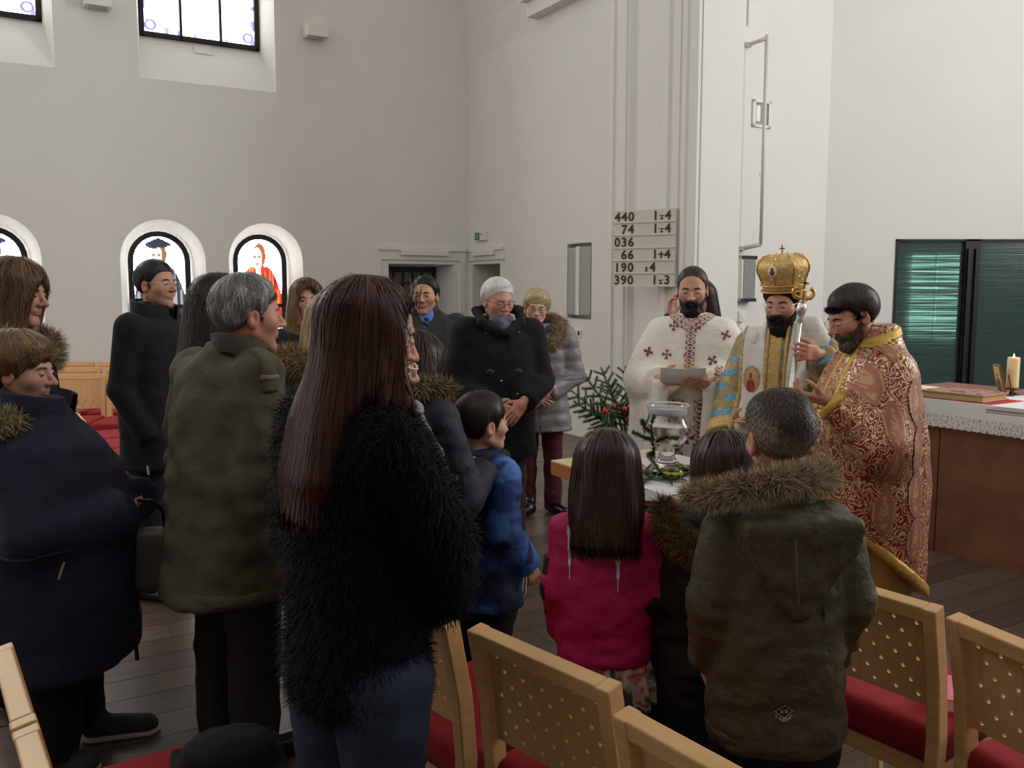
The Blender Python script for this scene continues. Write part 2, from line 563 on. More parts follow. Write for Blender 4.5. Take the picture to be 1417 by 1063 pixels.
# ---- stained glass (generic busts) : flat glass colours, lit from outside
def ellip(x, z, cx, cz, rx, rz):
    return ((x - cx) / rx) ** 2 + ((z - cz) / rz) ** 2 < 1
def bust(kind):
    def fn(x, z):              # x -1..1, z 0..1 up
        C = np.ones((len(x), 3), np.float32)
        nz = vnoise(np.stack([x * 9, z * 22, x * 0 + 3.3], 1)); st = vnoise(np.stack([x * 16, z * 5, x * 0 + 8], 1))
        robe, hair = (((0.05, 0.05, 0.06), (0.30, 0.13, 0.05)) if kind == 0 else ((0.62, 0.05, 0.03), (0.45, 0.12, 0.04)))
        sh = (np.abs(x) < 0.30 + 0.75 * np.sqrt(np.clip((0.70 - z) / 0.42, 0, 1))) & (z < 0.70) & (z > 0.18)
        C[sh] = robe
        hl = sh & (st > 0.35); C[hl] = (0.35, 0.35, 0.4) if kind == 0 else (0.95, 0.25, 0.06)
        dk = sh & (st < -0.45); C[dk] = (0.015, 0.015, 0.02) if kind == 0 else (0.25, 0.01, 0.01)
        C[(np.abs(x + 0.03) < 0.07) & (z < 0.70) & (z > 0.5)] = (1, 0.98, 0.95)
        hd = ellip(x, z, 0.02, 0.80, 0.27, 0.125); C[hd] = hair
        fc = ellip(x, z, -0.07, 0.775, 0.20, 0.105); C[fc] = (1.0, 0.93, 0.86)
        ey = fc & ((np.abs(z - 0.79) < 0.008) & (np.abs(np.abs(x + 0.08) - 0.09) < 0.05)); C[ey] = (0.35, 0.2, 0.15)
        mo = fc & (np.abs(z - 0.725) < 0.006) & (np.abs(x + 0.08) < 0.07); C[mo] = (0.7, 0.3, 0.25)
        if kind == 0:
            C[ellip(x, z, 0.0, 0.885, 0.46, 0.045) & (z > 0.855 + 0.03 * x)] = (0.05, 0.06, 0.12)
            C[ellip(x, z, 0.0, 0.90, 0.30, 0.045)] = (0.03, 0.03, 0.05)
        bar = z < 0.16
        C[bar & (nz > 0.1) & (z < 0.14) & (z > 0.05)] = (0.55, 0.6, 0.75)
        cl = C.min(1) < .9
        C[cl] *= .12
        return C
    return fn
GLASSLIT = mat('lit_stained_glass', attr=True, rough=0.3, emit=9.0)
def glass_grid(name, kr, zr, fn, P, n_in, parent, inside=None, nk=54, nz=90, m=GLASSLIT):
    kk = np.linspace(kr[0], kr[1], nk); zz = np.linspace(zr[0], zr[1], nz)
    K, Z = np.meshgrid(kk, zz, indexing='ij'); K = K.ravel(); Z = Z.ravel()
    X = -(K - (kr[0] + kr[1]) / 2) / ((kr[1] - kr[0]) / 2); T = (Z - zr[0]) / (zr[1] - zr[0])
    C = fn(X, T)
    V = [P(k, z, -n_in) for k, z in zip(K, Z)]
    I = np.arange(nk * nz).reshape(nk, nz)
    Q = np.stack([I[:-1, :-1], I[:-1, 1:], I[1:, 1:], I[1:, :-1]], -1).reshape(-1, 4)
    if inside is not None:
        ok = inside(K, Z); Q = Q[ok[Q].all(1)]
    return mesh_obj(name, V, Q, m, parent, col=C)

wl_n = 0.34
for wi, (a, b) in enumerate(wins_lo):
    c = (a + b) / 2; r = (b - a) / 2
    root = tag(empty('window_%d' % (wi + 1), WA(c, LZ0)), ['bright arched stained glass window with red robed bust', 'bright arched stained glass window with black robed bust in dark hat', 'arched stained glass window beside brown haired woman'][wi], None, None, 'structure')
    inv = Matrix.Translation(-Vector(root.location))
    PW = lambda k, z, n, inv=inv: tuple(inv @ Vector(WA(k, z, n)))
    ia, ib = a + 0.12, b - 0.12
    ir = (ib - ia) / 2; iz0, izt = LZ0 + 0.08, LZT - 0.12
    reveal(arch(a, b, LZ0, LZT), arch(ia, ib, iz0, izt), PW, wl_n, 'window_reveal', PLASTER_W, root)
    fr = MB(); t = 0.055
    o_ = arch(ia - 0.005, ib + 0.005, iz0, izt + 0.005); i_ = arch(ia + t, ib - t, iz0 + t, izt - t)
    n = len(o_)
    Vf = [PW(k, z, -wl_n + 0.05) for k, z in o_] + [PW(k, z, -wl_n + 0.05) for k, z in i_] + [PW(k, z, -wl_n - 0.02) for k, z in i_]
    Ff = [(i, i + 1, i + 1 + n, i + n) for i in range(n - 1)] + [(n - 1, 0, n, 2 * n - 1)]
    Ff += [(i + n, i + 1 + n, i + 1 + 2 * n, i + 2 * n) for i in range(n - 1)] + [(2 * n - 1, n, 2 * n, 3 * n - 1)]
    fr.add(Vf, Ff)
    zb = iz0 + 0.42
    fr.add([PW(ia, zb, -wl_n + 0.03), PW(ib, zb, -wl_n + 0.03), PW(ib, zb + 0.045, -wl_n + 0.03), PW(ia, zb + 0.045, -wl_n + 0.03)], [(0, 1, 2, 3)])
    fr.build('window_frame', IRON, root)
    cs = izt - ir
    glass_grid('pane', (ia + 0.02, ib - 0.02), (iz0 + 0.02, izt), bust(0 if wi != 0 else 1), PW, wl_n, root,
               inside=lambda K, Z, c=c, cs=cs, ir=ir: (Z < cs) | ((K - c) ** 2 + (Z - cs) ** 2 < (ir - 0.02) ** 2))

def up_glass(x, z):
    C = np.ones((len(x), 3), np.float32) * np.array([1.0, 1.0, 0.99], np.float32)
    for cx in (-0.82, 0.82):
        d = np.hypot((x - cx) * 0.66, (z - 0.05) * 2.8)
        C[(np.abs(d - 0.052) < 0.017)] = (0.25, 0.25, 0.85)
    nz = vnoise(np.stack([x * 11, z * 34, x * 0 + 1], 1))
    ed = ((np.abs(x) > 0.86) | (z < 0.05) | ((np.abs(np.abs(x) - 0.33) < 0.03) & (z > 0.03) & (z < 0.05))) & (nz > 0.55)
    C[ed] = (0.45, 0.35, 0.85)
    arc = np.abs(np.hypot(x * .62, (z - .36) * 2.7) - .42) < .022
    C[arc] = (.3, .3, .32)
    C[C.min(1) < .9] *= .33
    return C
GLASSUP = mat('lit_leaded_glass', attr=True, rough=0.3, emit=3.6)
for wi, (a, b) in enumerate(wins_up):
    c = (a + b) / 2
    root = tag(empty('window_%d' % (wi + 4), WA(c, UZ0)), ['tall upper leaded window above the red robed bust window', 'tall upper leaded window with gold edge glass over arched windows'][wi], None, None, 'structure')
    inv = Matrix.Translation(-Vector(root.location))
    PW = lambda k, z, n, inv=inv: tuple(inv @ Vector(WA(k, z, n)))
    nn = 0.42; ia, ib = a + 0.08, b - 0.08; iz0, izt = 4.47, UZT - 0.1
    reveal([(a, UZ0), (b, UZ0), (b, UZT), (a, UZT)], [(ia, iz0), (ib, iz0), (ib, izt), (ia, izt)], PW, nn, 'window_reveal', PLASTER_W, root)
    def bar(k0, k1, z0, z1, d=0.05):
        mb = MB()
        pts = [PW(k, z, -nn + q) for q in (0.05, -0.02) for (k, z) in ((k0, z0), (k1, z0), (k1, z1), (k0, z1))]
        mb.add(pts, [(0, 1, 2, 3), (0, 4, 5, 1), (1, 5, 6, 2), (2, 6, 7, 3), (3, 7, 4, 0)])
        return mb
    for args in ((ia, ib, iz0, iz0 + 0.05), (ia, ib, izt - 0.05, izt), (ia, ia + 0.05, iz0, izt), (ib - 0.05, ib, iz0, izt)):
        bar(*args).build('window_frame', IRON, root)
    thr = (ib - ia) / 3
    for q in (1, 2):
        bar(ia + thr * q - 0.014, ia + thr * q + 0.014, iz0, izt).build('mullion', IRON, root)
    for q in range(1, 4):
        zq = iz0 + q * 0.68
        bar(ia, ib, zq - 0.012, zq + 0.012).build('glazing_bar', IRON, root)
    for q in range(3):
        glass_grid('pane', (ia + thr * q, ia + thr * (q + 1)), (iz0, izt),
                   (lambda X, T, q=q: up_glass((X - 2 * (q - 1)) / 3, T)), PW, nn, root, nk=56, nz=200, m=GLASSUP)
    # small access plate on the sloping sill
    if wi == 0:
        zz_ = lambda f: UZ0 + (iz0 - UZ0) * f
        MB().add([PW(c - 0.1, zz_(.75), -nn * .75 + .012), PW(c + .1, zz_(.75), -nn * .75 + .012), PW(c + .1, zz_(.98), -nn * .98 + .012), PW(c - .1, zz_(.98), -nn * .98 + .012)], [(0, 1, 2, 3)]).build('sill_plate', PLASTER_W, root)

# ---- glazed metal door in the window wall
dr = tag(empty('door_1', WA((dk0 + dk1) / 2, 0)), 'dark green metal grid door with grey panes in deep white recess', None, None, 'structure')
inv = Matrix.Translation(-Vector(dr.location))
PD = lambda k, z, n=0.0: tuple(inv @ Vector(WA(k, z, n)))
dn = 0.42; j0, j1, jz = dk0 + 0.08, dk1, dz - 0.03
Vd = [PD(dk0, 0), PD(dk0, dz), PD(dk1, dz), PD(dk1, 0), PD(j0, 0, -dn), PD(j0, jz, -dn), PD(j1, jz, -dn), PD(j1, 0, -dn)]
mesh_obj('door_reveal', Vd, [(0, 1, 5, 4), (1, 2, 6, 5), (2, 3, 7, 6)], PLASTER, dr)
DOORM = mat('dark_green_metal', sRGB(30, 36, 33), 0.5, 0.2)
PANEG = mat('obscured_grey_glass', sRGB(96, 98, 96), 0.35, bump=0.1, bscale=90)
def pbar(k0, k1, z0, z1, n0, n1):
    pts = [PD(k, z, q) for q in (n0, n1) for (k, z) in ((k0, z0), (k1, z0), (k1, z1), (k0, z1))]
    return MB().add(pts, [(0, 1, 2, 3), (7, 6, 5, 4), (0, 4, 5, 1), (1, 5, 6, 2), (2, 6, 7, 3), (3, 7, 4, 0)])
for (k0, k1, z0, z1) in ((j0, j0 + .05, 0, jz), (j1 - .07, j1, 0, jz), (j0, j1, jz - .07, jz), (j0, j1, 0, .25)):
    pbar(k0, k1, z0, z1, -dn + .05, -dn).build('door_frame', DOORM, dr)
cols = [j0 + .05, j0 + .20, j0 + .34, j0 + .48, j0 + .62, j0 + .76, j1 - .07]; rows_ = [.25, .66, 1.06, 1.46, 1.70, jz - .07]
for c_ in cols[1:-1]:
    pbar(c_ - .014, c_ + .014, .25, jz - .07, -dn + .04, -dn + .005).build('glazing_bar', DOORM, dr)
for r_ in rows_[1:-1]:
    pbar(j0 + .05, j1 - .07, r_ - .014, r_ + .014, -dn + .04, -dn + .005).build('glazing_bar', DOORM, dr)
for c0, c1 in zip(cols[:-1], cols[1:]):
    for r0, r1 in zip(rows_[:-1], rows_[1:]):
        pbar(c0, c1, r0, r1, -dn + .02, -dn + .012).build('pane', PANEG, dr)

# ---- raised surround mouldings over the two doors
def mould(fnP, a, b, z0, z1, n, name='door_surround', parent=None):
    pts = [fnP(k, z, q) for q in (n, -0.01) for (k, z) in ((a, z0), (b, z0), (b, z1), (a, z1))]
    o = MB().add(pts, [(0, 1, 2, 3), (0, 4, 5, 1), (1, 5, 6, 2), (2, 6, 7, 3), (3, 7, 4, 0)]).build(name, PLASTER, parent)
    return o
kL, kR = kA(522), kA(645)
for i, (a, b, z0, z1, n) in enumerate(((kR + .02, kL, 2.12, 2.16, .05), (kR + .02, kL, 2.0, 2.12, .025), (kA(618), kA(553), 2.06, 2.12, .07), (kL - .05, kL, 0, 2.0, .025), (kR + .02, kR + .1, 0, 2.0, .025))):
    tag(mould(WA, a, b, z0, z1, n, 'trim_%d' % (i + 1)), 'raised plaster moulding around the metal grid door', None, None, 'structure')

# ---- pier wall (wall_back): doorway, coved head
sd0, sd1 = sB(654), sB(692)
bs0, bs1, bz0, bz1 = sB(785), sB(818), 1.30, 2.12
SPIL0, SPIL1 = sB(845), sB(967)
def cove(z):
    return 0.0 if z < 4.6 else 0.22 * (z - 4.6) ** 1.6
V, F = [], []
ks = sorted({0.0, sd0, sd1, bs0, bs1, SPIL1})
zs = [0, bz0, dz, bz1, 3.5, 4.6] + [4.6 + 0.4 * i for i in range(1, 11)]
for a, b in zip(ks[:-1], ks[1:]):
    for z0, z1 in zip(zs[:-1], zs[1:]):
        if (abs(a - sd0) < 1e-6 and z1 <= dz + 1e-6) or (abs(a - bs0) < 1e-6 and z0 >= bz0 - 1e-6 and z1 <= bz1 + 1e-6):
            continue
        n = len(V)
        V += [WB(a, z0, cove(z0)), WB(b, z0, cove(z0)), WB(b, z1, cove(z1)), WB(a, z1, cove(z1))]
        F.append((n + 3, n + 2, n + 1, n))
tag(mesh_obj('wall_back', V, F, PLASTER), kind='structure')
d2 = tag(empty('door_2', WB((sd0 + sd1) / 2, 0)), 'narrow dark doorway in the corner under the exit sign', None, None, 'structure')
inv2 = Matrix.Translation(-Vector(d2.location))
PB = lambda s, z, n=0.0: tuple(inv2 @ Vector(WB(s, z, n)))
mesh_obj('door_reveal', [PB(sd0, 0), PB(sd0, dz), PB(sd1, dz), PB(sd1, 0), PB(sd0, 0, -.5), PB(sd0, dz, -.5), PB(sd1, dz, -.5), PB(sd1, 0, -.5)], [(0, 4, 5, 1), (1, 5, 6, 2), (2, 6, 7, 3)], PLASTER, d2)
# unlit passage behind the doorway
q0, q1, qz = sd0 - .15, sd1 + .15, dz + .15
mesh_obj('passage_shell', [PB(q0, 0, -.5), PB(q1, 0, -.5), PB(q1, qz, -.5), PB(q0, qz, -.5), PB(q0, 0, -3.2), PB(q1, 0, -3.2), PB(q1, qz, -3.2), PB(q0, qz, -3.2), PB(sd0, 0, -.5), PB(sd1, 0, -.5), PB(sd1, dz, -.5), PB(sd0, dz, -.5)],
         [(4, 5, 6, 7), (0, 4, 7, 3), (1, 2, 6, 5), (3, 7, 6, 2), (0, 1, 5, 4), (0, 3, 11, 8), (3, 2, 10, 11), (2, 1, 9, 10)], PLASTER, d2)
for i, (a, b, z0, z1, n) in enumerate(((.02, sB(699), 2.12, 2.16, .05), (.02, sB(699), 2.0, 2.12, .025), (sB(659), sB(688), 2.06, 2.12, .07))):
    tag(mould(WB, a, b, z0, z1, n, 'trim_%d' % (i + 6)), 'raised plaster moulding over the narrow dark doorway', None, None, 'structure')
# stepped cornice fragment high on the pier wall
for i, (z0, z1, n) in enumerate(((4.70, 4.86, .16), (4.86, 4.96, .24), (4.96, 5.12, .30), (5.12, 5.4, .4))):
    tag(mould(WB, sB(745, 20) + (.10 * (i > 0)) * 0 - .02 * i, SPIL0 - .12, z0, z1, n, 'trim_%d' % (i + 9)), 'stepped plaster cornice high on the pier wall', None, None, 'structure')
# plinth
pl = [(sB(786, 520), SPIL1 + .03)]
tag(mould(WB, pl[0][0], pl[0][1], 0, .68, .07, 'baseboard_pier'), 'white plaster plinth below the fluted pilaster', None, None, 'structure')
tag(mould(WB, sd1 + .12, pl[0][0], 0, .09, .015, 'baseboard_back'), 'low white skirting along the pier wall', None, None, 'structure')

# ---- fluted pilaster: extruded profile along s
W_ = SPIL1 - SPIL0
prof = [(0, 0), (0, .03), (.03, .03), (.035, .07), (.09, .075), (.10, .05), (.13, .045), (.20, .045), (.21, .07), (.235, .07), (.245, .045)]
for i in range(15):
    q = i / 14
    prof.append((.26 + .36 * q, .045 - .16 * math.sin(PI * q) ** 0.8 * (1 - 0.55 * q)))
prof += [(.635, .045), (.66, .05), (.675, .075), (.72, .075), (.735, .045), (.80, .045), (.81, .06), (.825, .06), (.83, .045), (.85, .045), (.86, .07), (.90, .07), (.91, .05), (.97, .05), (1.0, .05), (1.0, 0)]
V, F = [], []
for (q, n_) in prof:
    for z in (.68, ZTOP):
        V.append(WB(SPIL0 + q * W_, z, n_ + 0.012))
for i in range(len(prof) - 1):
    F.append((2 * i, 2 * i + 1, 2 * i + 3, 2 * i + 2))
tag(mesh_obj('trim_20', V, F, PLASTER_W), 'tall fluted white plaster pilaster behind the hymn board', None, None, 'structure')

# ---- choir: bright return wall, set-back wall, end wall with dark glazing
R0 = np.array(WB(SPIL1, 0, .03)[:2])
def hit(px, p, d):
    r = ray(px, 400); r = r[0] / r[1]
    t = (r * p[1] - p[0]) / (d[0] - r * d[1])
    return p + t * d
R1 = hit(1021, R0, Uv)
R2 = R1 + Vv * 0.32 + Uv * 0.0
R2b = hit(1019, R1 + Vv * 0.32 - Uv * 0.6, Uv)
R3 = hit(1139, R2b, Uv)
R4 = R3 + np.array([4.8, 0.0])
def quadwall(name, pts, label, m, z1=ZTOP):
    V, F = [], []
    for a, b in zip(pts[:-1], pts[1:]):
        n = len(V); V += [(a[0], a[1], 0), (b[0], b[1], 0), (b[0], b[1], z1), (a[0], a[1], z1)]; F.append((n, n+1, n+2, n+3))
    return tag(mesh_obj(name, V, F, m), label, None, None, 'structure')
quadwall('wall_choir', [R0, R1, R1 + Vv * 0.32], 'bright white pier return beside the pilaster', PLASTER_W)
quadwall('wall_recess', [R1 + Vv * 0.32 - Uv * 0.02, R3], 'bright white choir wall behind the mitred man', PLASTER_W)
CY = R3[1]
gx0 = atY(1240, 331, CY)[0]; gz1 = atY(1240, 331, CY)[2]; gx1 = gx0 + 2.9; gz0 = atY(1240, 545, CY)[2]
V, F = [], []
xs = [R3[0], gx0, gx1, R4[0]]; zz = [0, gz0, gz1, ZTOP]
for i in range(3):
    for j in range(3):
        if i == 1 and j == 1: continue
        n = len(V); V += [(xs[i], CY, zz[j]), (xs[i+1], CY, zz[j]), (xs[i+1], CY, zz[j+1]), (xs[i], CY, zz[j+1])]; F.append((n, n+1, n+2, n+3))
tag(mesh_obj('wall_end', V, F, PLASTER), kind='structure')
# dark ribbed glazing
def ribbed():
    m = bpy.data.materials.new('dark_ribbed_glass'); m.use_nodes = True
    N, L = m.node_tree.nodes, m.node_tree.links
    out = N['Material Output']; b = N['Principled BSDF']
    tc = N.new('ShaderNodeTexCoord'); mp = N.new('ShaderNodeMapping'); mp.inputs['Scale'].default_value = (0.55, 1, 42)
    L.new(tc.outputs['Object'], mp.inputs['Vector'])
    n = N.new('ShaderNodeTexNoise'); n.inputs['Scale'].default_value = 1.6; n.inputs['Detail'].default_value = 5
    L.new(mp.outputs[0], n.inputs['Vector'])
    cr = N.new('ShaderNodeValToRGB')
    cr.color_ramp.elements[0].position = 0.36; cr.color_ramp.elements[0].color = sRGB(48, 64, 66)
    cr.color_ramp.elements[1].position = 0.74; cr.color_ramp.elements[1].color = sRGB(88, 112, 112)
    L.new(n.outputs[0], cr.inputs[0]); L.new(cr.outputs[0], b.inputs['Base Color'])
    b.inputs['Roughness'].default_value = 0.16
    bp = N.new('ShaderNodeBump'); bp.inputs['Strength'].default_value = 0.25; bp.inputs['Distance'].default_value = 0.01
    L.new(n.outputs[0], bp.inputs['Height']); L.new(bp.outputs[0], b.inputs['Normal'])
    tr = N.new('ShaderNodeBsdfTransparent'); tr.inputs[0].default_value = sRGB(190, 228, 214)
    mr = N.new('ShaderNodeMapRange'); mr.inputs['From Min'].default_value = 0.42; mr.inputs['From Max'].default_value = 0.6
    mr.inputs['To Min'].default_value = 0.12; mr.inputs['To Max'].default_value = 0.62
    L.new(n.outputs[0], mr.inputs['Value'])
    mx = N.new('ShaderNodeMixShader'); L.new(mr.outputs[0], mx.inputs[0]); L.new(b.outputs[0], mx.inputs[1]); L.new(tr.outputs[0], mx.inputs[2])
    L.new(mx.outputs[0], out.inputs['Surface'])
    return m
RIB = ribbed()
gw = tag(empty('window_6', (gx0, CY, gz0)), 'wide dark teal ribbed glass screen with black frame behind altar', None, None, 'structure')
gW, gH = gx1 - gx0, gz1 - gz0
split = atY(1340, 400, CY)[0] - gx0
for (x0, x1, z0, z1) in ((0, gW, gH - .02, gH), (0, gW, 0, .03), (0, .025, 0, gH), (split - .055, split + .105, 0, gH), (gW - .05, gW, 0, gH)):
    MB().box((x0, -.01, z0), (x1, .10, z1)).build('window_frame', BLACKP, gw)
for x in (split - .035, split + .045):
    MB().box((x, -.035, .05), (x + .03, 0.0, gH - .1)).build('frame_post', BLACKP, gw)
MB().box((.025, .03, .03), (split - .055, .05, gH - .02)).build('pane', RIB, gw)
MB().box((split + .105, .03, .03), (gW - .05, .05, gH - .02)).build('pane', RIB, gw)
# lobby behind the glass with four glowing panes that form its bright patch
lob = MB()
lob.add([(-.6, 1.3, -.6), (gW + .6, 1.3, -.6), (gW + .6, 1.3, gH + .5), (-.6, 1.3, gH + .5)], [(0, 1, 2, 3)])
lob.add([(-.6, 1.3, -.6), (-.6, .08, -.6), (-.6, .08, gH + .5), (-.6, 1.3, gH + .5)], [(0, 1, 2, 3)])
lob.add([(gW + .6, 1.3, -.6), (gW + .6, .08, -.6), (gW + .6, .08, gH + .5), (gW + .6, 1.3, gH + .5)], [(3, 2, 1, 0)])
lob.add([(-.6, 1.3, gH + .5), (gW + .6, 1.3, gH + .5), (gW + .6, .08, gH + .5), (-.6, .08, gH + .5)], [(0, 1, 2, 3)])
lob.add([(-.6, 1.3, -.6), (gW + .6, 1.3, -.6), (gW + .6, .08, -.6), (-.6, .08, -.6)], [(3, 2, 1, 0)])
lob.build('lobby_shell', PLASTER, gw)
GLOWP = mat('glowing_white', (1, 1, 1, 1), 0.5, emit=2.2)
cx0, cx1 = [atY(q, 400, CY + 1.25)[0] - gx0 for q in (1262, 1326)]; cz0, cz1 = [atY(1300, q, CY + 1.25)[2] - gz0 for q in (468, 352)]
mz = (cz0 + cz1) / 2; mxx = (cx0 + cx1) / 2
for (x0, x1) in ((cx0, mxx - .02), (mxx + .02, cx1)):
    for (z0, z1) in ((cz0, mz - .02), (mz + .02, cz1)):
        MB().box((x0, 1.25, z0), (x1, 1.27, z1)).build('glowing_pane', GLOWP, gw)

# side wall of the choir with its tall daylight window (out of frame to the right)
sx = R4[0]
V, F = [], []
ys = [CY, 6.6, 4.0, 1.6]; zz = [0, 2.4, 6.9, ZTOP]
for i in range(3):
    for j in range(3):
        if i == 1 and j == 1: continue
        n = len(V); V += [(sx, ys[i], zz[j]), (sx, ys[i+1], zz[j]), (sx, ys[i+1], zz[j+1]), (sx, ys[i], zz[j+1])]; F.append((n, n+1, n+2, n+3))
tag(mesh_obj('wall_right', V, F, PLASTER), kind='structure')
w7 = tag(empty('window_7', (sx, 5.3, 2.4)), 'tall plain choir window lighting the altar from the side', None, None, 'structure')
for (y0, y1, z0, z1) in ((-1.3, -1.25, 0, 4.5), (1.25, 1.3, 0, 4.5), (-.025, .025, 0, 4.5), (-1.3, 1.3, 0, .05), (-1.3, 1.3, 4.45, 4.5)):
    MB().box((.02, y0, z0), (.1, y1, z1)).build('window_frame', IRON, w7)
for (y0, y1) in ((-1.25, -.025), (.025, 1.25)):
    MB().box((.05, y0, .05), (.06, y1, 4.45)).build('pane', mat('clear_window_glass', (1, 1, 1, 1), 0.05, alpha=.08), w7)

# overhead slab added to shade the near chairs and coats; rear wall behind it
tag(MB().box((-9, -3.0, -.2), (9.4, -2.8, 3.3)).build('wall_front', PLASTER), kind='structure')
tag(MB().box((-9, -2.8, 3.0), (9.4, .9, 3.3)).build('trim_30', PLASTER), 'unseen overhead slab added to shade the near chairs', None, None, 'structure')
# ceiling over the visible part
tag(MB().box((-11, 2.0, ZTOP), (R4[0] + .2, 16, ZTOP + .2)).build('ceiling', PLASTER), kind='structure')

# ------------------------------------------------------------------ floor: laid planks
FLOORM = mat('dark_laminate', sRGB(92, 78, 68), 0.36, var=0.22, vscale=3.0, stretch=(1.2, 16, 1), bump=0.05, bscale=20, spec=0.5)
def plank_mat(i, c):
    return mat('laminate_plank_%d' % i, c, 0.34, var=0.26, vscale=2.6, stretch=(1.3, 17, 1), bump=0.06, bscale=14)
PLM = [plank_mat(i, sRGB(*c)) for i, c in enumerate(((94, 79, 69), (84, 71, 63), (102, 86, 75), (89, 73, 62)))]
floor = tag(MB().box((-12, -3, -.2), (12, 17, -.003)).build('floor', FLOORM), kind='structure')
PW_, PL_ = 0.193, 1.285
pmesh = []
for i in range(4):
    me = bpy.data.meshes.new('plank')
    mb = MB(); e = 0.0018
    mb.box((e, e, -.0028), (PL_ - e, PW_ - e, 0))
    me.from_pydata(mb.V, [], mb.F); me.materials.append(PLM[i]); pmesh.append(me)
cand = []
for r in range(-45, 60):
    off = ((r * 0.37) % 1.0) * PL_
    for c in range(-8, 9):
        a = c * PL_ + off; bb = r * PW_
        ctr = Uv * (a + PL_ / 2) + Vv * (bb + PW_ / 2) + np.array([0, 4.5])
        if ctr[1] < 1.5 or ctr[1] > 10.6: continue
        z = ctr[1]; px = 708.5 + ctr[0] / z * FPX
        if px < -150 or px > 1570: continue
        n_in = (ctr - CORNER) @ Uv
        if n_in > -0.75 and (ctr - CORNER) @ Vv > -4.9: continue
        cand.append((ctr[1], a, bb))
cand.sort()
for (_, a, bb) in cand[:300]:
    o = bpy.data.objects.new('plank', pmesh[random.randrange(4)])
    COL.objects.link(o); o.parent = floor
    p = Uv * a + Vv * bb + np.array([0, 4.5])
    o.location = (p[0], p[1], 0); o.rotation_euler = (0, 0, RZ_U)
if len(cand) > 300:
    V, F = [], []
    for (_, a, bb) in cand[300:]:
        n = len(V); e = .0018
        for (x, y) in ((e, e), (PL_ - e, e), (PL_ - e, PW_ - e), (e, PW_ - e)):
            p = Uv * (a + x) + Vv * (bb + y) + np.array([0, 4.5]); V.append((p[0], p[1], 0))
        F.append((n, n+1, n+2, n+3))
    tag(mesh_obj('far_planks', V, F, PLM[0], floor), kind='stuff')
# ------------------------------------------------------------------ fixtures on the walls
def frame_on(fnP, s, z, n=0.0):
    """matrix whose x runs along the wall (to the right in view), y into the wall, z up"""
    o = Vector(fnP(s, z, n))
    if fnP is WA:
        x = Vector((Uv[0], Uv[1], 0)); y = Vector((Vv[0], Vv[1], 0))
    else:
        x = Vector((-Vv[0], -Vv[1], 0)); y = Vector((Uv[0], Uv[1], 0))
    return Matrix(((x.x, y.x, 0, o.x), (x.y, y.y, 0, o.y), (0, 0, 1, o.z), (0, 0, 0, 1)))
def placed(name, M, label, cat, group=None):
    o = empty(name, (0, 0, 0), 0, label, cat, group); o.matrix_world = M
    return o
def text_mesh(name, s, size, m, parent, loc, rot=(PI / 2, 0, 0), extrude=0.003, bold=0.0, align='LEFT'):
    c = bpy.data.curves.new(name, 'FONT'); c.body = s; c.size = size; c.extrude = extrude; c.offset = bold; c.align_x = align
    c.resolution_u = 4
    t = bpy.data.objects.new(name, c); COL.objects.link(t)
    dg = bpy.context.evaluated_depsgraph_get()
    me = bpy.data.meshes.new_from_object(t.evaluated_get(dg))
    bpy.data.objects.remove(t, do_unlink=True); bpy.data.curves.remove(c)
    me.materials.clear(); me.materials.append(m)
    o = bpy.data.objects.new(name, me); COL.objects.link(o); o.parent = parent
    o.location = loc; o.rotation_euler = rot
    return o

# two wall lamps (wedge boxes)
for (px, py, lb) in ((433, 47, 'small white wedge wall lamp right of the upper window'), (133, 5, 'small white wedge wall lamp between the two upper windows')):
    k = kA(px, py); z = atY(px, py, WA(k, 0)[1])[2]
    t = placed('wall_lamp', frame_on(WA, k, z), lb, 'wall lamp', 'wedge wall lamps')
    MB().prism([(-.13, -.07), (.13, -.07), (.13, .07), (-.13, .07)], -.20, -.02).build('lamp_housing', WHITEP, t, bevel=.006)
    MB().box((-.09, -.18, -.074), (.09, -.05, -.071)).build('lamp_glass', mat('frosted_diffuser', sRGB(180, 178, 172), 0.5), t)
    MB().box((-.05, -.03, -.05), (.05, 0.0, .05)).build('wall_bracket', WHITEP, t)

# exit sign on the pier wall
s_ = sB(668, 327); z_ = atY(668, 327, WB(s_, 0)[1])[2]
t = placed('exit_sign', frame_on(WB, s_, z_), 'small green and white emergency exit sign above the dark doorway', 'exit sign')
MB().box((-.14, -.05, -.055), (.14, 0, .055)).build('sign_housing', WHITEP, t, bevel=.004)
GREEN = mat('exit_green', sRGB(30, 112, 70), 0.5)
MB().box((-.13, -.056, -.045), (.0, -.05, .045)).build('sign_face', GREEN, t)
g = MB(); g.box((-.118, -.059, -.035), (-.102, -.056, .035)); g.box((-.055, -.059, -.03), (-.04, -.056, .01)); g.box((-.065, -.059, -.006), (-.02, -.056, .004)); g.ball((-.042, -.057, .022), .009)
g.build('running_figure', WHITEP, t)
MB().ball((.06, -.052, .02), .012).build('indicator', mat('grey_plastic', sRGB(120, 120, 118), .5), t)

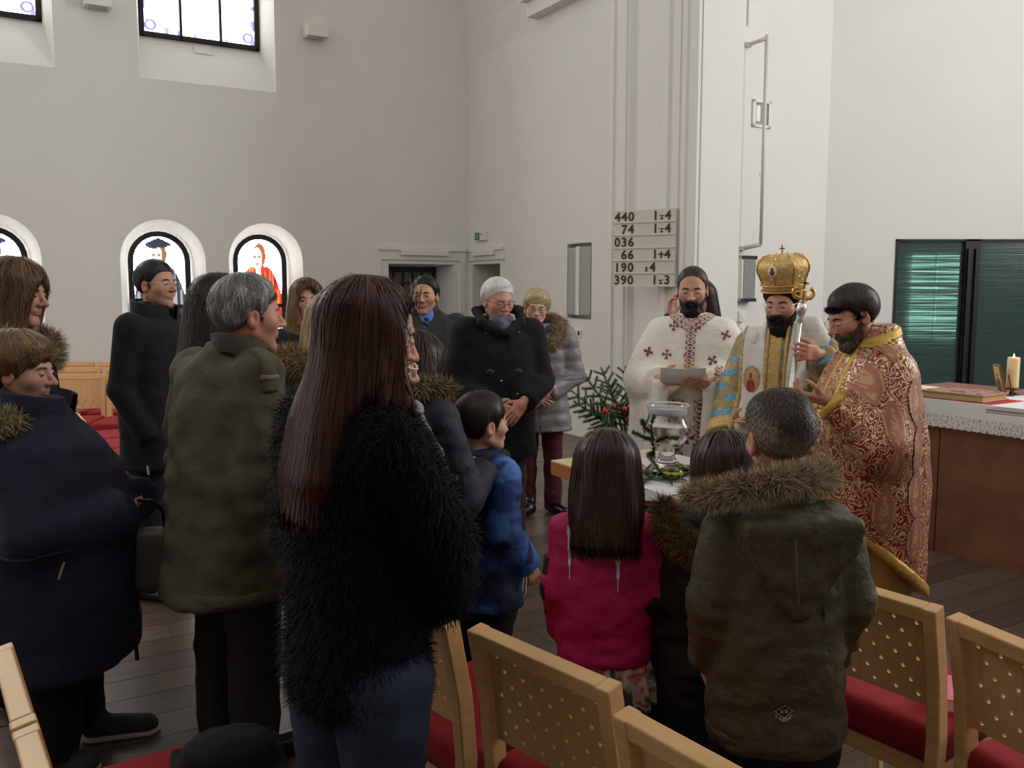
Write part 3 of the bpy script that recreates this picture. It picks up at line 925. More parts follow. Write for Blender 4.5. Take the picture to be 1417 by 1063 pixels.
# recessed twin loudspeaker panels in the pier wall
zc = (bz0 + bz1) / 2; hh = (bz1 - bz0) / 2; wd = (bs1 - bs0) / 2
t = placed('recessed_loudspeaker', frame_on(WB, (bs0 + bs1) / 2, zc), 'grey twin loudspeaker panel recessed in wall left of the pilaster', 'loudspeaker')
b = MB(); b.box((-wd, .14, -hh), (wd, .16, hh)); b.box((-wd, 0, -hh - .01), (wd, .16, -hh)); b.box((-wd, 0, hh), (wd, .16, hh + .01)); b.box((-wd - .01, 0, -hh), (-wd, .16, hh)); b.box((wd, 0, -hh), (wd + .01, .16, hh))
b.build('recess_box', PLASTER, t)
for (x0, x1) in ((-wd + .01, -.05), (.02, wd - .015)):
    MB().box((x0, .0, -hh + .04), (x1, .08, hh - .04)).build('speaker_grille', GREYP, t, bevel=.004)
MB().box((-.055, -.012, -hh + .035), (.015, .05, hh - .03)).build('centre_post', WHITEP, t, bevel=.004)
# socket below
s_ = sB(799, 461); z_ = atY(799, 461, WB(s_, 0)[1])[2]
t = placed('wall_socket', frame_on(WB, s_, z_), 'white double wall socket below the recessed loudspeaker', 'socket')
MB().box((-.085, -.012, -.045), (.085, 0, .045)).build('cover_plate', WHITEP, t, bevel=.004)
for x in (-.04, .04):
    MB().box((x - .02, -.0135, -.025), (x + .02, -.0115, .025)).build('outlet', mat('outlet_dark', sRGB(48, 44, 40), .5), t)

# hymn board
hs0, hs1 = sB(848, 340), sB(935, 340)
Yb = WB((hs0 + hs1) / 2, 0)[1]
hz1 = atY(891, 291, Yb)[2]; hz0 = atY(891, 396, Yb)[2]
HW, HH = (hs1 - hs0), hz1 - hz0
hx = Vector((.87, -.493, 0)); hy = Vector((.493, .87, 0))
pR = atY(935, 396, WB(hs1, 0)[1] - .14); rL = ray(849, 396); rL = rL[0] / rL[1]
HW = (pR[0] - rL * pR[1]) / (hx.x - rL * hx.y)
ho = pR - np.array(hx) * HW / 2; hz0 = ho[2]; HH = atY(892, 290, ho[1])[2] - hz0
t = placed('hymn_board', Matrix(((hx.x, hy.x, 0, ho[0]), (hx.y, hy.y, 0, ho[1]), (0, 0, 1, ho[2]), (0, 0, 0, 1))), 'cream hymn board with six rows of brown numbers on pilaster', 'hymn board')
CREAM = mat('cream_board', sRGB(214, 206, 192), 0.6); BROWN = mat('brown_numerals', sRGB(72, 44, 30), 0.6)
MB().box((-HW / 2, -.012, 0), (HW / 2, .012, HH)).build('back_panel', CREAM, t)
for x in (-.28, .28):
    MB().box((x * .7 - .03, .012, HH * .3), (x * .7 + .03, .15 - x * .25, HH * .7)).build('wall_bracket', CREAM, t)
rowt = [('440', '1', 'T', '4'), (' 74', '1', 'T', '4'), ('036', '', '', ''), (' 66', '1', '+', '4'), ('190', '', 't', '4'), ('390', '1', 'T', '3')]
rh = HH / 6
for i, (a, b1, sep, b2) in enumerate(rowt):
    z0 = HH - (i + 1) * rh
    st = MB().box((-HW / 2 + .004, -.020, z0 + .006), (HW / 2 - .004, -.012, z0 + rh - .004)).build('number_strip', CREAM, t)
    MB().box((-HW / 2, -.030, z0 - .004), (HW / 2, -.012, z0 + .006)).build('strip_ledge', CREAM, t)
    sz = rh * .98
    def num(sx_, s_, size=sz):
        return text_mesh('numeral', s_, size, BROWN, st, (sx_, -.0235, z0 + rh * .16), extrude=.002, bold=.0025)
    u_ = HW / 87
    for j, ch in enumerate(a):
        if ch != ' ': num(-HW / 2 + u_ * (2 + j * 9.6), ch)
    if b1: num(-HW / 2 + u_ * 55, b1)
    if b2: num(-HW / 2 + u_ * (72 if i != 4 else 52), b2)
    if sep in 'T+t' and sep:
        sxx = -HW / 2 + u_ * (67.5 if i != 4 else 47.5); zb = z0 + rh * .17
        s2 = MB()
        if sep == 'T':
            s2.box((sxx - .026, -.0235, zb + rh * .27), (sxx + .026, -.020, zb + rh * .33)); s2.box((sxx - .006, -.0235, zb), (sxx + .006, -.020, zb + rh * .3)); s2.box((sxx - .018, -.0235, zb), (sxx + .018, -.020, zb + .008))
        elif sep == '+':
            s2.box((sxx - .03, -.0235, zb + rh * .27), (sxx + .03, -.020, zb + rh * .36)); s2.box((sxx - .008, -.0235, zb), (sxx + .008, -.020, zb + rh * .52))
        else:
            s2.box((sxx - .016, -.0235, zb + rh * .22), (sxx + .016, -.020, zb + rh * .28)); s2.box((sxx - .006, -.0235, zb), (sxx + .006, -.020, zb + rh * .34)); s2.box((sxx - .018, -.0235, zb), (sxx + .018, -.020, zb + .008))
        s2.build('separator_mark', BROWN, st)

# fixtures on the bright choir wall: bracket rail, vent, column speaker, switches
def WR(px, py, n=0.0):
    p = hit(px, R2b, Uv); Y = p[1]
    q = atY(px, py, Y); return Vector((p[0] - Vv[0] * n, p[1] - Vv[1] * n, q[2]))
def frameR(px, py, n=0.0):
    o = WR(px, py, n); x = Vector((Uv[0], Uv[1], 0)); y = Vector((Vv[0], Vv[1], 0))
    return Matrix(((x.x, y.x, 0, o.x), (x.y, y.y, 0, o.y), (0, 0, 1, o.z), (0, 0, 0, 1)))
M = frameR(1044, 58, .0); zt = WR(1044, 58).z; zb = WR(1037, 340).z
t = placed('bracket_rail', M, 'tall slim white wall rail with brackets top and bottom', 'wall rail')
PALEM = mat('pale_metal', sRGB(205, 200, 190), .45, .1)
L_ = zt - zb
MB().tube([(-.14, -.20, 0), (-.14, -.20, -L_)], .017).build('rail', PALEM, t, True)
for z in (-.03, -L_):
    MB().tube([(-.20, -.03, z - .03), (-.14, -.20, z)], .02).build('arm', PALEM, t, True)
    MB().lathe([(.035, -.02), (.035, .02)], 12, (-.20, -.02, z - .03)).build('wall_plate', PALEM, t)
MB().tube([(-.165 + .02 * math.cos(a), -.2, -L_ * .66 + .02 * math.sin(a)) for a in np.linspace(0, 2 * PI, 13)], .004, 6).build('ring', PALEM, t, True)
MB().tube([(-.2, -.01, .12), (-.195, -.012, 1.2)], .006, 6).build('cable', PALEM, t)
t = placed('wall_vent', frameR(1046, 158), 'square framed wall inlet with dark slots behind the rail', 'vent')
for (x0, x1, z0, z1) in ((-.125, .125, .105, .13), (-.125, .125, -.13, -.105), (-.125, -.09, -.13, .13), (.09, .125, -.13, .13)):
    MB().box((x0, -.02, z0), (x1, 0, z1)).build('vent_frame', WHITEP, t)
MB().box((-.09, -.006, -.105), (.09, -.002, .105)).build('vent_back', mat('vent_grey', sRGB(150, 148, 142), .6), t)
MB().box((-.075, -.012, -.075), (-.02, -.006, .075)).build('vent_window', mat('pale_plate', sRGB(236, 234, 228), .4), t)
MB().box((.025, -.012, -.075), (.055, -.006, .075)).build('vent_slot', BLACKP, t)
M = frameR(1027, 386)
t = placed('column_loudspeaker', M, 'slim grey wall loudspeaker with black ends beside the mitre', 'loudspeaker')
hz = (WR(1033, 355).z - WR(1033, 418).z) / 2
MB().box((-.10, -.09, -hz), (.10, 0, hz)).build('speaker_case', WHITEP, t, bevel=.006)
MB().box((-.08, -.096, -hz + .04), (.08, -.09, hz - .04)).build('speaker_grille', mat('mid_grey_grille', sRGB(140, 140, 136), .8, bump=.3, bscale=300), t)
for z in (-hz, hz - .035):
    MB().box((-.10, -.097, z), (.10, -.0, z + .035)).build('end_cap', BLACKP, t)
for (py, lb) in ((438, 'small white switch box on choir wall below the speaker, upper one'), (455, 'small white switch box on choir wall below the speaker, lower one')):
    t = placed('switch_box', frameR(1024, py), lb, 'switch', 'white switch boxes')
    MB().box((-.045, -.05, -.05), (.045, 0, .05)).build('switch_cover', WHITEP, t, bevel=.005)
    MB().box((-.02, -.056, -.02), (.02, -.05, .02)).build('rocker', WHITEP, t)

# ------------------------------------------------------------------ chairs
def chair_parts():
    P = {}
    up = [(-.245, 0), (-.235, .25), (-.22, .45), (-.235, .62), (-.275, .82)]
    for s in (-1, 1):
        P['rear_leg%d' % s] = ('rear_upright', MB().sweep([(s * .205, y, z) for y, z in up], .036, .046), BEECH, .004)
        P['front_leg%d' % s] = ('front_leg', MB().sweep([(s * .20, .20, 0), (s * .20, .19, .375)], [.03, .038], [.03, .038]), BEECH, .004)
        P['rail%d' % s] = ('side_rail', MB().box((s * .2 - .011, -.22, .32), (s * .2 + .011, .19, .372)), BEECH, .003)
    P['top'] = ('top_rail', MB().sweep([(-.188, -.272, .80), (.188, -.272, .80)], .042, .040, side=(0, -.19, .98)), BEECH, .004)
    P['fr'] = ('front_rail', MB().box((-.19, .18, .32), (.19, .2, .372)), BEECH, .003)
    P['rr'] = ('rear_rail', MB().box((-.19, -.215, .32), (.19, -.195, .372)), BEECH, .003)
    # perforated back panel: a grid of cells, every other one pierced
    mb = MB(); nx, nz = 18, 15; x0, x1 = -.188, .188; z0, z1 = .535, .785
    py = lambda z: -.226 - .04 * max(0, (z - .47) / .33) ** 1.5
    for i in range(nx):
        for j in range(nz):
            xa, xb = x0 + (x1 - x0) * i / nx, x0 + (x1 - x0) * (i + 1) / nx
            za, zb = z0 + (z1 - z0) * j / nz, z0 + (z1 - z0) * (j + 1) / nz
            hole = 1 <= i <= nx - 2 and 1 <= j <= nz - 2 and j % 2 == 1 and (i + (j // 2) * 1) % 3 == 1
            if not hole:
                for o, fl in ((0.0, 0), (.009, 1)):
                    q = [(xa, py(za) + o, za), (xb, py(za) + o, za), (xb, py(zb) + o, zb), (xa, py(zb) + o, zb)]
                    mb.add(q, [(0, 1, 2, 3)] if not fl else [(3, 2, 1, 0)])
            else:
                cx, cz = (xa + xb) / 2, (za + zb) / 2; r = .0062
                sq = [(xa, za), (xb, za), (xb, zb), (xa, zb)]
                ci = [(cx + r * math.cos(PI / 4 * k - 3 * PI / 4), cz + r * math.sin(PI / 4 * k - 3 * PI / 4)) for k in range(8)]
                V = [(x, py(z) + o, z) for o in (0, .009) for (x, z) in sq + ci]
                F = []
                for k in range(4):
                    F += [(k, (k + 1) % 4, 4 + (2 * k + 2) % 8, 4 + 2 * k + 1), (k, 4 + 2 * k + 1, 4 + 2 * k)]
                F += [tuple(reversed([a + 12 for a in f])) for f in F]
                F += [(4 + k, 4 + (k + 1) % 8, 16 + (k + 1) % 8, 16 + k) for k in range(8)]
                mb.add(V, F)
    P['panel'] = ('back_panel', mb, BEECH_P, 0)
    return P
_cp = chair_parts()
def seat_mesh():
    f = lambda Q: rbox(Q, (0, -.012, .425), (.222, .222, .054), .03)
    return surf(f, (-.24, -.26, .35), (.24, .24, .5), .013)
_sv, _sq = seat_mesh()
chair_cache = {}
def chair(loc, rz, label, group, scale=1.0):
    root = empty('chair', loc, rz, label, 'chair', group); root.scale = (scale,) * 3
    if not chair_cache:
        for k, (nm, mb, m, bv) in _cp.items():
            chair_cache[k] = (nm, mb.build(nm, m, root, bevel=bv))
        chair_cache['seat'] = ('seat', mesh_obj('seat', _sv, _sq, REDSEAT, root, True))
        return root
    for k, (nm, src) in chair_cache.items():
        o = src.copy(); COL.objects.link(o); o.parent = root
    return root
# row line points at rail height (left end, right end) from the photograph
def chair_at(pl, pr, label, group, zr=.82):
    a = atZ(*pl, zr)[:2]; b = atZ(*pr, zr)[:2]
    d = (b - a) / np.linalg.norm(b - a)
    fwd = np.array([-d[1], d[0]])
    c = a + d * .223
    c = c + fwd * .275            # rail sits behind the chair centre
    return chair((c[0], c[1], 0), math.atan2(-fwd[0], fwd[1]), label, group)
G1 = 'front row chairs seen from behind'
chair_at((655, 866), (848, 950), 'beech chair with perforated back directly behind the pink jacket girl', G1)
chair_at((858, 982), (1040, 1082), 'beech chair with perforated back behind boy in green parka, only rail showing', G1)
chair_at((1093, 782), (1290, 840), 'beech chair with perforated back and red seat right of green parka', G1)
chair_at((1317, 850), (1560, 950), 'beech chair with perforated back beside the pink booklet, at end of row', G1)
aR = atZ(626, 864, .82)[:2]; dA = np.array([.66, -.75]); fA = np.array([.75, .66])
cA = aR - dA * .223 + fA * .275
chair((cA[0], cA[1], 0), math.atan2(-fA[0], fA[1]), 'beech chair half hidden behind the shaggy black coat', G1)
dF = atZ(33, 1003, .82)[:2] - atZ(0, 890, .82)[:2]; dF /= np.linalg.norm(dF); fF = np.array([-dF[1], dF[0]])
pF = atZ(33, 1003, .82)[:2]
for i, lb in enumerate(('beech chair behind navy coat woman with black hat on its seat', 'beech chair joined next to the chair with the black hat')):
    c = pF + dF * (-.223 + .455 * i) + fF * .275
    chair((c[0], c[1], 0), math.atan2(-fF[0], fF[1]), lb, 'chairs behind the navy coat woman')
seatF = pF + dF * -.223 + fF * .46
# far rows
G2 = 'beech chairs in the far side block'
lbs = ['pale beech chair in the far block, in row by the window wall', 'pale beech chair in the far block, in middle row', 'pale beech chair in the far block, in row beside the black coat man']
for r, (Y, pxs) in enumerate(((9.0, (84, 152)), (8.3, (90, 164)), (7.6, (92, 172)))):
    for px in pxs:
        p = atY(px, 520, Y)
        chair((p[0], p[1], 0), PI + .1, lbs[r], G2, 1.05)
for i in range(5):
    p = atZ(150, 640, 0)[:2] * 0
    q = np.array(atZ(163, 600, .47)[:2]) - Vv * .485 * i
    q = q - Uv * .12
    chair((q[0], q[1], 0), RZ_U - PI / 2, 'beech chair with bright red seat beside the black coat man', 'red seats beside the black coat man')

# things on chairs
t = empty('hat', (seatF[0] - .02, seatF[1] - .01, .481), .4, 'round black knitted hat lying on a red chair seat', 'hat')
V, Q = surf(lambda P: smin(ell(P, (0, 0, .045), (.115, .10, .055)), rbox(P, (0, 0, .015), (.13, .115, .014), .012), .02), (-.16, -.16, -.01), (.16, .16, .13), .01)
V = V + vnormals(V, Q) * (.004 * vnoise(V * 30))[:, None]
mesh_obj('hat_crown', V, Q, mat('black_knit', sRGB(14, 14, 16), .9, bump=.4, bscale=200), t, True)
p = atZ(1316, 985, .475)
t = empty('booklet', (p[0] + .08, p[1] + .03, .484), -.5, 'pink covered booklet lying on the red chair seat', 'booklet')
MB().box((-.11, -.08, 0), (.11, .08, .028)).build('pages', mat('paper_white', sRGB(228, 224, 214), .7), t)
MB().box((-.115, -.085, .028), (.115, .085, .033)).build('cover', mat('pink_cover', sRGB(214, 120, 150), .6, var=.12, vscale=40), t)
MB().box((-.115, -.085, -.004), (.115, .085, .0)).build('cover', MATS['pink_cover'], t)

# ------------------------------------------------------------------ altar
z_alt = 0.95
aL = np.array([2.585, 5.41]); aL = atZ(1279, 760, 0)[:2]
rz_alt = math.atan2(-Vv[1], -Vv[0])           # local x runs toward the camera along -v, local y along +u
alt = empty('altar', (aL[0] - Vv[0] * -.0, aL[1], 0), rz_alt, 'large rust brown altar table with copper panels beside red robed priest', 'altar')
RUST = mat('rust_copper', sRGB(134, 86, 62), 0.45, .2, var=.22, vscale=5, bump=.05, bscale=40)
# local: x along -v (to the right in view), y along u (away)
def AL(x, y, z): return (x, y, z)
AX0, AX1, AY = -.55, 1.55, 1.0
MB().box((AX0 + .03, .02, 0), (.048, AY, .90)).build('front_panel', RUST, alt)
MB().box((.056, .02, 0), (AX1 - .03, AY, .90)).build('front_panel', RUST, alt)
MB().box((AX0, -.02, .90), (AX1, AY + .02, z_alt)).build('altar_top', RUST, alt, bevel=.004)
def lcl(o_root, p):
    return o_root.matrix_world.inverted() @ Vector(p)
bpy.context.view_layer.update()
CLOTH = mat('white_linen', sRGB(226, 224, 224), .8, bump=.1, bscale=160)
def lace():
    m = bpy.data.materials.new('white_lace'); m.use_nodes = True
    N, L = m.node_tree.nodes, m.node_tree.links; b = N['Principled BSDF']
    b.inputs['Base Color'].default_value = sRGB(226, 222, 220); b.inputs['Roughness'].default_value = .85
    tc = N.new('ShaderNodeTexCoord')
    v = N.new('ShaderNodeTexVoronoi'); v.inputs['Scale'].default_value = 60; v.feature = 'DISTANCE_TO_EDGE'
    L.new(tc.outputs['Object'], v.inputs['Vector'])
    v2 = N.new('ShaderNodeTexWave'); v2.inputs['Scale'].default_value = 14; v2.inputs['Distortion'].default_value = 9; v2.inputs['Detail Scale'].default_value = 2.2
    L.new(tc.outputs['Object'], v2.inputs['Vector'])
    a = N.new('ShaderNodeMath'); a.operation = 'LESS_THAN'; a.inputs[1].default_value = .10
    L.new(v.outputs['Distance'], a.inputs[0])
    c = N.new('ShaderNodeMath'); c.operation = 'GREATER_THAN'; c.inputs[1].default_value = .55
    L.new(v2.outputs[1], c.inputs[0])
    mx = N.new('ShaderNodeMath'); mx.operation = 'MAXIMUM'; L.new(a.outputs[0], mx.inputs[0]); L.new(c.outputs[0], mx.inputs[1])
    r = N.new('ShaderNodeMapRange'); r.inputs['To Min'].default_value = .5; r.inputs['To Max'].default_value = 1
    L.new(mx.outputs[0], r.inputs['Value']); L.new(r.outputs[0], b.inputs['Alpha'])
    return m
LACE = lace()
cl = empty('altar_cloth', alt.location, rz_alt, 'white linen altar cloth with lace border hanging over altar edge', 'altar cloth')
MB().box((AX0 + .01, -.03, z_alt + .0005), (AX1 - .02, AY * .62, z_alt + .004)).build('linen_top', CLOTH, cl)
nx = 90; V, F = [], []
for i in range(nx + 1):
    x = AX0 + .01 + (AX1 - AX0 - .03) * i / nx
    wv = .006 * math.sin(i * .55) + .004 * math.sin(i * 1.3)
    for (z, y) in ((z_alt + .003, -.031), (z_alt - .085, -.034 - abs(wv) * .6)):
        V.append((x, y, z))
for i in range(nx): F.append((2*i, 2*i+1, 2*i+3, 2*i+2))
mesh_obj('linen_drop', V, F, CLOTH, cl, True)
V, F = [], []
for i in range(nx * 2 + 1):
    x = AX0 + .01 + (AX1 - AX0 - .03) * i / nx / 2
    wv = .006 * math.sin(i * .275) + .004 * math.sin(i * .65)
    sc = .008 * abs(math.sin(i * .8))
    for (z, y) in ((z_alt - .083, -.034 - abs(wv) * .6), (z_alt - .165 + sc, -.036 - abs(wv))):
        V.append((x, y, z))
for i in range(nx * 2): F.append((2*i, 2*i+1, 2*i+3, 2*i+2))
mesh_obj('lace_border', V, F, LACE, cl, True)
# lace runner hanging over the near end of the front
rn = empty('lace_runner', alt.location, rz_alt, 'long lace runner hanging down the altar front at its near end', 'cloth')
xr = lcl(alt, atY(1404, 700, 4.75)).x; xr = .75
V, F = [], []
for j in range(41):
    z = z_alt + .006 - .56 * j / 40
    for i in range(13):
        x = xr + (.62) * i / 12 + .006 * math.sin(j * .9) * (i == 0)
        V.append((x, -.045 - .006 * math.sin(i * 1.1) - .004 * math.sin(j * .2), z))
for j in range(40):
    for i in range(12):
        n = j * 13 + i; F.append((n, n + 13, n + 14, n + 1))
mesh_obj('lace_drop', V, F, LACE, rn, True)
MB().box((xr, -.045, z_alt + .0045), (xr + .62, .55, z_alt + .0065)).build('lace_top', CLOTH, rn)

def on_altar(px, py, z=z_alt):
    return lcl(alt, atZ(px, py, z))
def altar_thing(name, px, py, z, rz, label, cat):
    p = alt.matrix_world @ on_altar(px, py, z); return empty(name, (p.x, p.y, z), rz_alt + rz, label, cat)
REDC = mat('red_satin', sRGB(196, 20, 36), .5)
t = altar_thing('red_cloth', 1350, 553, z_alt + .0045, .0, 'flat red cloth lying under the large book on the altar', 'cloth')
MB().box((-.48, -.17, 0), (.20, .16, .003)).build('cloth_sheet', REDC, t)
t = altar_thing('gospel_book', 1333, 551, z_alt + .0085, .06, 'large closed book with carved pinkish cover on the altar', 'book')
BK = mat('carved_cover', sRGB(168, 128, 108), .45, .2, var=.25, vscale=30, bump=.4, bscale=60)
MB().box((-.2, -.145, 0), (.2, .145, .008)).build('back_cover', BK, t, bevel=.003)
MB().box((-.19, -.135, .008), (.19, .135, .034)).build('pages', mat('gilt_pages', sRGB(198, 170, 110), .5, .3), t)
MB().box((-.2, -.145, .034), (.2, .145, .044)).build('front_cover', BK, t, bevel=.003)
for (x, y) in ((-.15, -.1), (.15, -.1), (-.15, .1), (.15, .1)):
    MB().lathe([(.022, 0), (.015, .006), (.002, .008)], 12, (x, y, .044)).build('corner_boss', BK, t, True)
MB().box((-.05, -.07, .044), (.05, .07, .05)).build('cover_plaque', BK, t, bevel=.003)
t = altar_thing('open_booklet', 1297, 541, z_alt + .0045, .1, 'pale thin open booklet lying behind the large altar book', 'booklet')
PAPER = mat('paper_cream', sRGB(220, 212, 196), .75)
MB().add([(-.16, -.1, .004), (0, -.1, .012), (.16, -.1, .004), (-.16, .1, .004), (0, .1, .012), (.16, .1, .004), (-.16, -.1, 0), (.16, -.1, 0), (-.16, .1, 0), (.16, .1, 0)], [(0, 1, 4, 3), (1, 2, 5, 4), (6, 7, 2, 1, 0), (8, 3, 4, 5, 9)]).build('open_pages', PAPER, t)
t = altar_thing('slim_book', 1405, 573, z_alt + .007, .1, 'slim grey book at the near edge of the altar', 'book')
MB().box((-.12, -.08, 0), (.12, .08, .003)).build('back_cover', mat('grey_binding', sRGB(120, 108, 100), .6), t)
MB().box((-.115, -.075, .003), (.115, .075, .016)).build('pages', PAPER, t)
MB().box((-.12, -.08, .016), (.12, .08, .02)).build('front_cover', MATS['grey_binding'], t)
# icon on an easel
t = altar_thing('icon_panel', 1387, 547, z_alt + .005, PI - .75, 'small gold icon of dark robed saint leaning beside the candle', 'icon')
GOLD = mat('gold_leaf', sRGB(206, 164, 88), .38, .6, var=.12, vscale=20)
Mi = Matrix.Translation((0, 0, .012)) @ Matrix.Rotation(-.22, 4, 'X')
MB().box((-.065, -.008, 0), (.065, .008, .185)).build('wood_panel', mat('icon_wood', sRGB(110, 74, 46), .5), t, M=Mi)
MB().box((-.057, .008, .01), (.057, .0095, .175)).build('gold_ground', GOLD, t, M=Mi)
r = MB(); r.prism([(-.045, .012), (.045, .012), (.04, .07), (.02, .1), (-.02, .1), (-.04, .07)], .0095, .011); r.build('saint_robe', mat('icon_robe', sRGB(66, 44, 36), .6), t, M=Mi)
MB().lathe([(.03, 0), (.03, .001)], 20).build('halo', mat('halo_gold', sRGB(222, 186, 110), .35, .6), t, M=Mi @ Matrix.Translation((0, .0098, .125)) @ Matrix.Rotation(-PI / 2, 4, 'X'))
MB().ball((0, .0105, .122), (.016, .002, .02)).build('saint_face', mat('icon_skin', sRGB(120, 80, 52), .6), t, M=Mi)
MB().sweep([(-.05, -.05, .004), (-.05, .03, .006)], .01, .01).sweep([(.05, -.05, .004), (.05, .03, .006)], .01, .01).sweep([(0, -.06, .004), (0, -.028, .13)], .01, .006).build('easel', mat('icon_wood', sRGB(110, 74, 46), .5), t)
# candle
t = altar_thing('candle', 1400, 546, z_alt + .005, 0, 'thick ivory pillar candle burning on the altar', 'candle')
WAX = mat('ivory_wax', sRGB(238, 216, 160), .55)
WAX.node_tree.nodes['Principled BSDF'].inputs['Subsurface Weight'].default_value = .4
prof = [(.052, 0), (.055, .004), (.03, .01), (.012, .014), (.012, .03), (.05, .034), (.05, .04)]
MB().lathe(prof, 24).build('candle_holder', BLACKP, t, True)
MB().lathe([(.034, .04), (.035, .05), (.035, .225), (.033, .238), (.028, .232), (.012, .218), (.004, .216)], 24, lobes=3, amp=.04).build('wax_pillar', WAX, t, True)
MB().tube([(0, 0, .216), (.002, 0, .236)], .0015, 6).build('wick', BLACKP, t)
MB().lathe([(.0005, .228), (.004, .234), (.0045, .24), (.002, .252), (.0003, .262)], 10).build('flame', mat('candle_flame', (1, .72, .3, 1), .5, emit=14), t, True)

# ------------------------------------------------------------------ blessing table with glass bowl
tz = 0.75
C0 = atZ(762, 637, tz)[:2]
rzT = rz_alt
tb = empty('table', (C0[0], C0[1], 0), rzT, 'low wooden table with thick brown edge under the glass bowl', 'table')
TW, TL = .64, 1.0        # along u, along -v
TOPM = mat('pale_table_top', sRGB(222, 206, 168), .4, var=.05, vscale=6)
EDGE = mat('orange_wood_edge', sRGB(178, 112, 58), .45, var=.12, vscale=6, stretch=(1, 1, 8))
MB().box((0, 0, tz - .006), (TL, TW, tz)).build('table_top', TOPM, tb)
for (lo, hi) in (((0, 0, tz - .075), (TL, .025, tz - .006)), ((0, TW - .025, tz - .075), (TL, TW, tz - .006)), ((0, .025, tz - .075), (.025, TW - .025, tz - .006)), ((TL - .025, .025, tz - .075), (TL, TW - .025, tz - .006))):
    MB().box(lo, hi).build('table_edge', EDGE, tb, bevel=.004)
for x in (.10, TL - .10):
    for y in (.10, TW - .10):
        MB().box((x - .025, y - .025, 0), (x + .025, y + .025, tz - .075)).build('leg', mat('dark_leg', sRGB(40, 34, 30), .5), tb, bevel=.003)
bpy.context.view_layer.update()
tc_ = empty('tablecloth', tb.location, rzT, 'white cloth spread on the low table under the glass bowl', 'tablecloth')
V, F = [], []; nx, ny = 50, 40
for i in range(nx + 1):
    for j in range(ny + 1):
        x = .22 + (.70) * i / nx; y = -.012 + (TW + .024) * j / ny
        z = tz + .003 + .003 * max(0, vnoise(np.array([[x * 9, y * 9, 2.2]]))[0])
        V.append((x, y, z))
for i in range(nx):
    for j in range(ny):
        n = i * (ny + 1) + j; F.append((n, n + ny + 1, n + ny + 2, n + 1))
o = mesh_obj('cloth_top', V, F, CLOTH, tc_, True)
for (yy, sg) in ((-.013, -1), (TW + .013, 1)):
    V, F = [], []
    for i in range(nx + 1):
        x = .22 + .70 * i / nx
        dr_ = .05 + .10 * abs(math.sin(i / nx * PI * 1.0)) ** .7 * (.3 if i < 6 else 1) * (1 - .5 * (i / nx))
        V += [(x, yy, tz + .003), (x, yy + sg * (.006 + .004 * math.sin(i * .7)), tz - dr_ * .5)]
    for i in range(nx): F.append((2*i, 2*i+1, 2*i+3, 2*i+2))
    mesh_obj('cloth_drop', V, F, CLOTH, tc_, True)
def on_table(px, py, z=tz + .004):
    p = atZ(px, py, z); return Vector((p[0], p[1], z))
# glass bowl
bp_ = on_table(922, 655)
bowl = empty('glass_bowl', bp_, 0, 'large footed glass bowl half filled with water on the table', 'bowl')
GLS = mat('clear_glass', (1, 1, 1, 1), 0.0, trans=1.0, ior=1.45)
sc = 1.0
outer = [(.100, 0), (.104, .006), (.098, .02), (.085, .035), (.050, .062), (.040, .08), (.036, .10), (.034, .118), (.045, .128), (.075, .145), (.10, .17), (.112, .20), (.112, .225), (.102, .245), (.092, .262), (.09, .29), (.094, .318), (.106, .328)]
inner = [(.102, .330), (.089, .318), (.085, .29), (.087, .264), (.097, .246), (.106, .225), (.106, .20), (.094, .174), (.07, .15), (.04, .136), (.004, .132)]
mb = MB(); seg = 40
mb.lathe(outer + inner, seg); mb.build('bowl_glass', GLS, bowl, True)
MB().lathe([(.004, .134), (.039, .138), (.069, .152), (.0925, .175), (.104, .20), (.1045, .222), (.1043, .224)], seg).build('water', mat('water', (1, 1, 1, 1), 0.0, trans=1.0, ior=1.33), bowl, True)
MB().lathe([(.0862, .283), (.0868, .29), (.0900, .314), (.0885, .314), (.0855, .29)], seg).build('white_band', mat('white_band', sRGB(232, 230, 236), .5), bowl, True)  # opaque white ring set in the bowl neck

# foliage helpers
def leaf_blade(mb, base, direction, length, width, droop=0.3, up=(0, 0, 1)):
    d = Vector(direction).normalized(); b = Vector(base); s = d.cross(Vector(up))
    if s.length < 1e-3: s = Vector((1, 0, 0))
    s.normalize(); n = s.cross(d)
    pts = []
    for i, (t_, w_) in enumerate(((0, .15), (.3, 1), (.65, .8), (1, .02))):
        c = b + d * (length * t_) - Vector((0, 0, 1)) * (droop * length * t_ * t_)
        pts += [c - s * (width / 2 * w_) + n * .1 * width, c, c + s * (width / 2 * w_) + n * .1 * width]
    F = []
    for i in range(3):
        a = i * 3; F += [(a, a + 1, a + 4, a + 3), (a + 1, a + 2, a + 5, a + 4)]
    mb.add(pts, F)
LEAF = mat('dark_green_leaf', sRGB(48, 78, 36), .5, var=.25, vscale=25)
LEAF2 = mat('conifer_green', sRGB(78, 110, 76), .55, var=.25, vscale=20)
YEL = mat('yellow_petal', sRGB(206, 186, 60), .55)
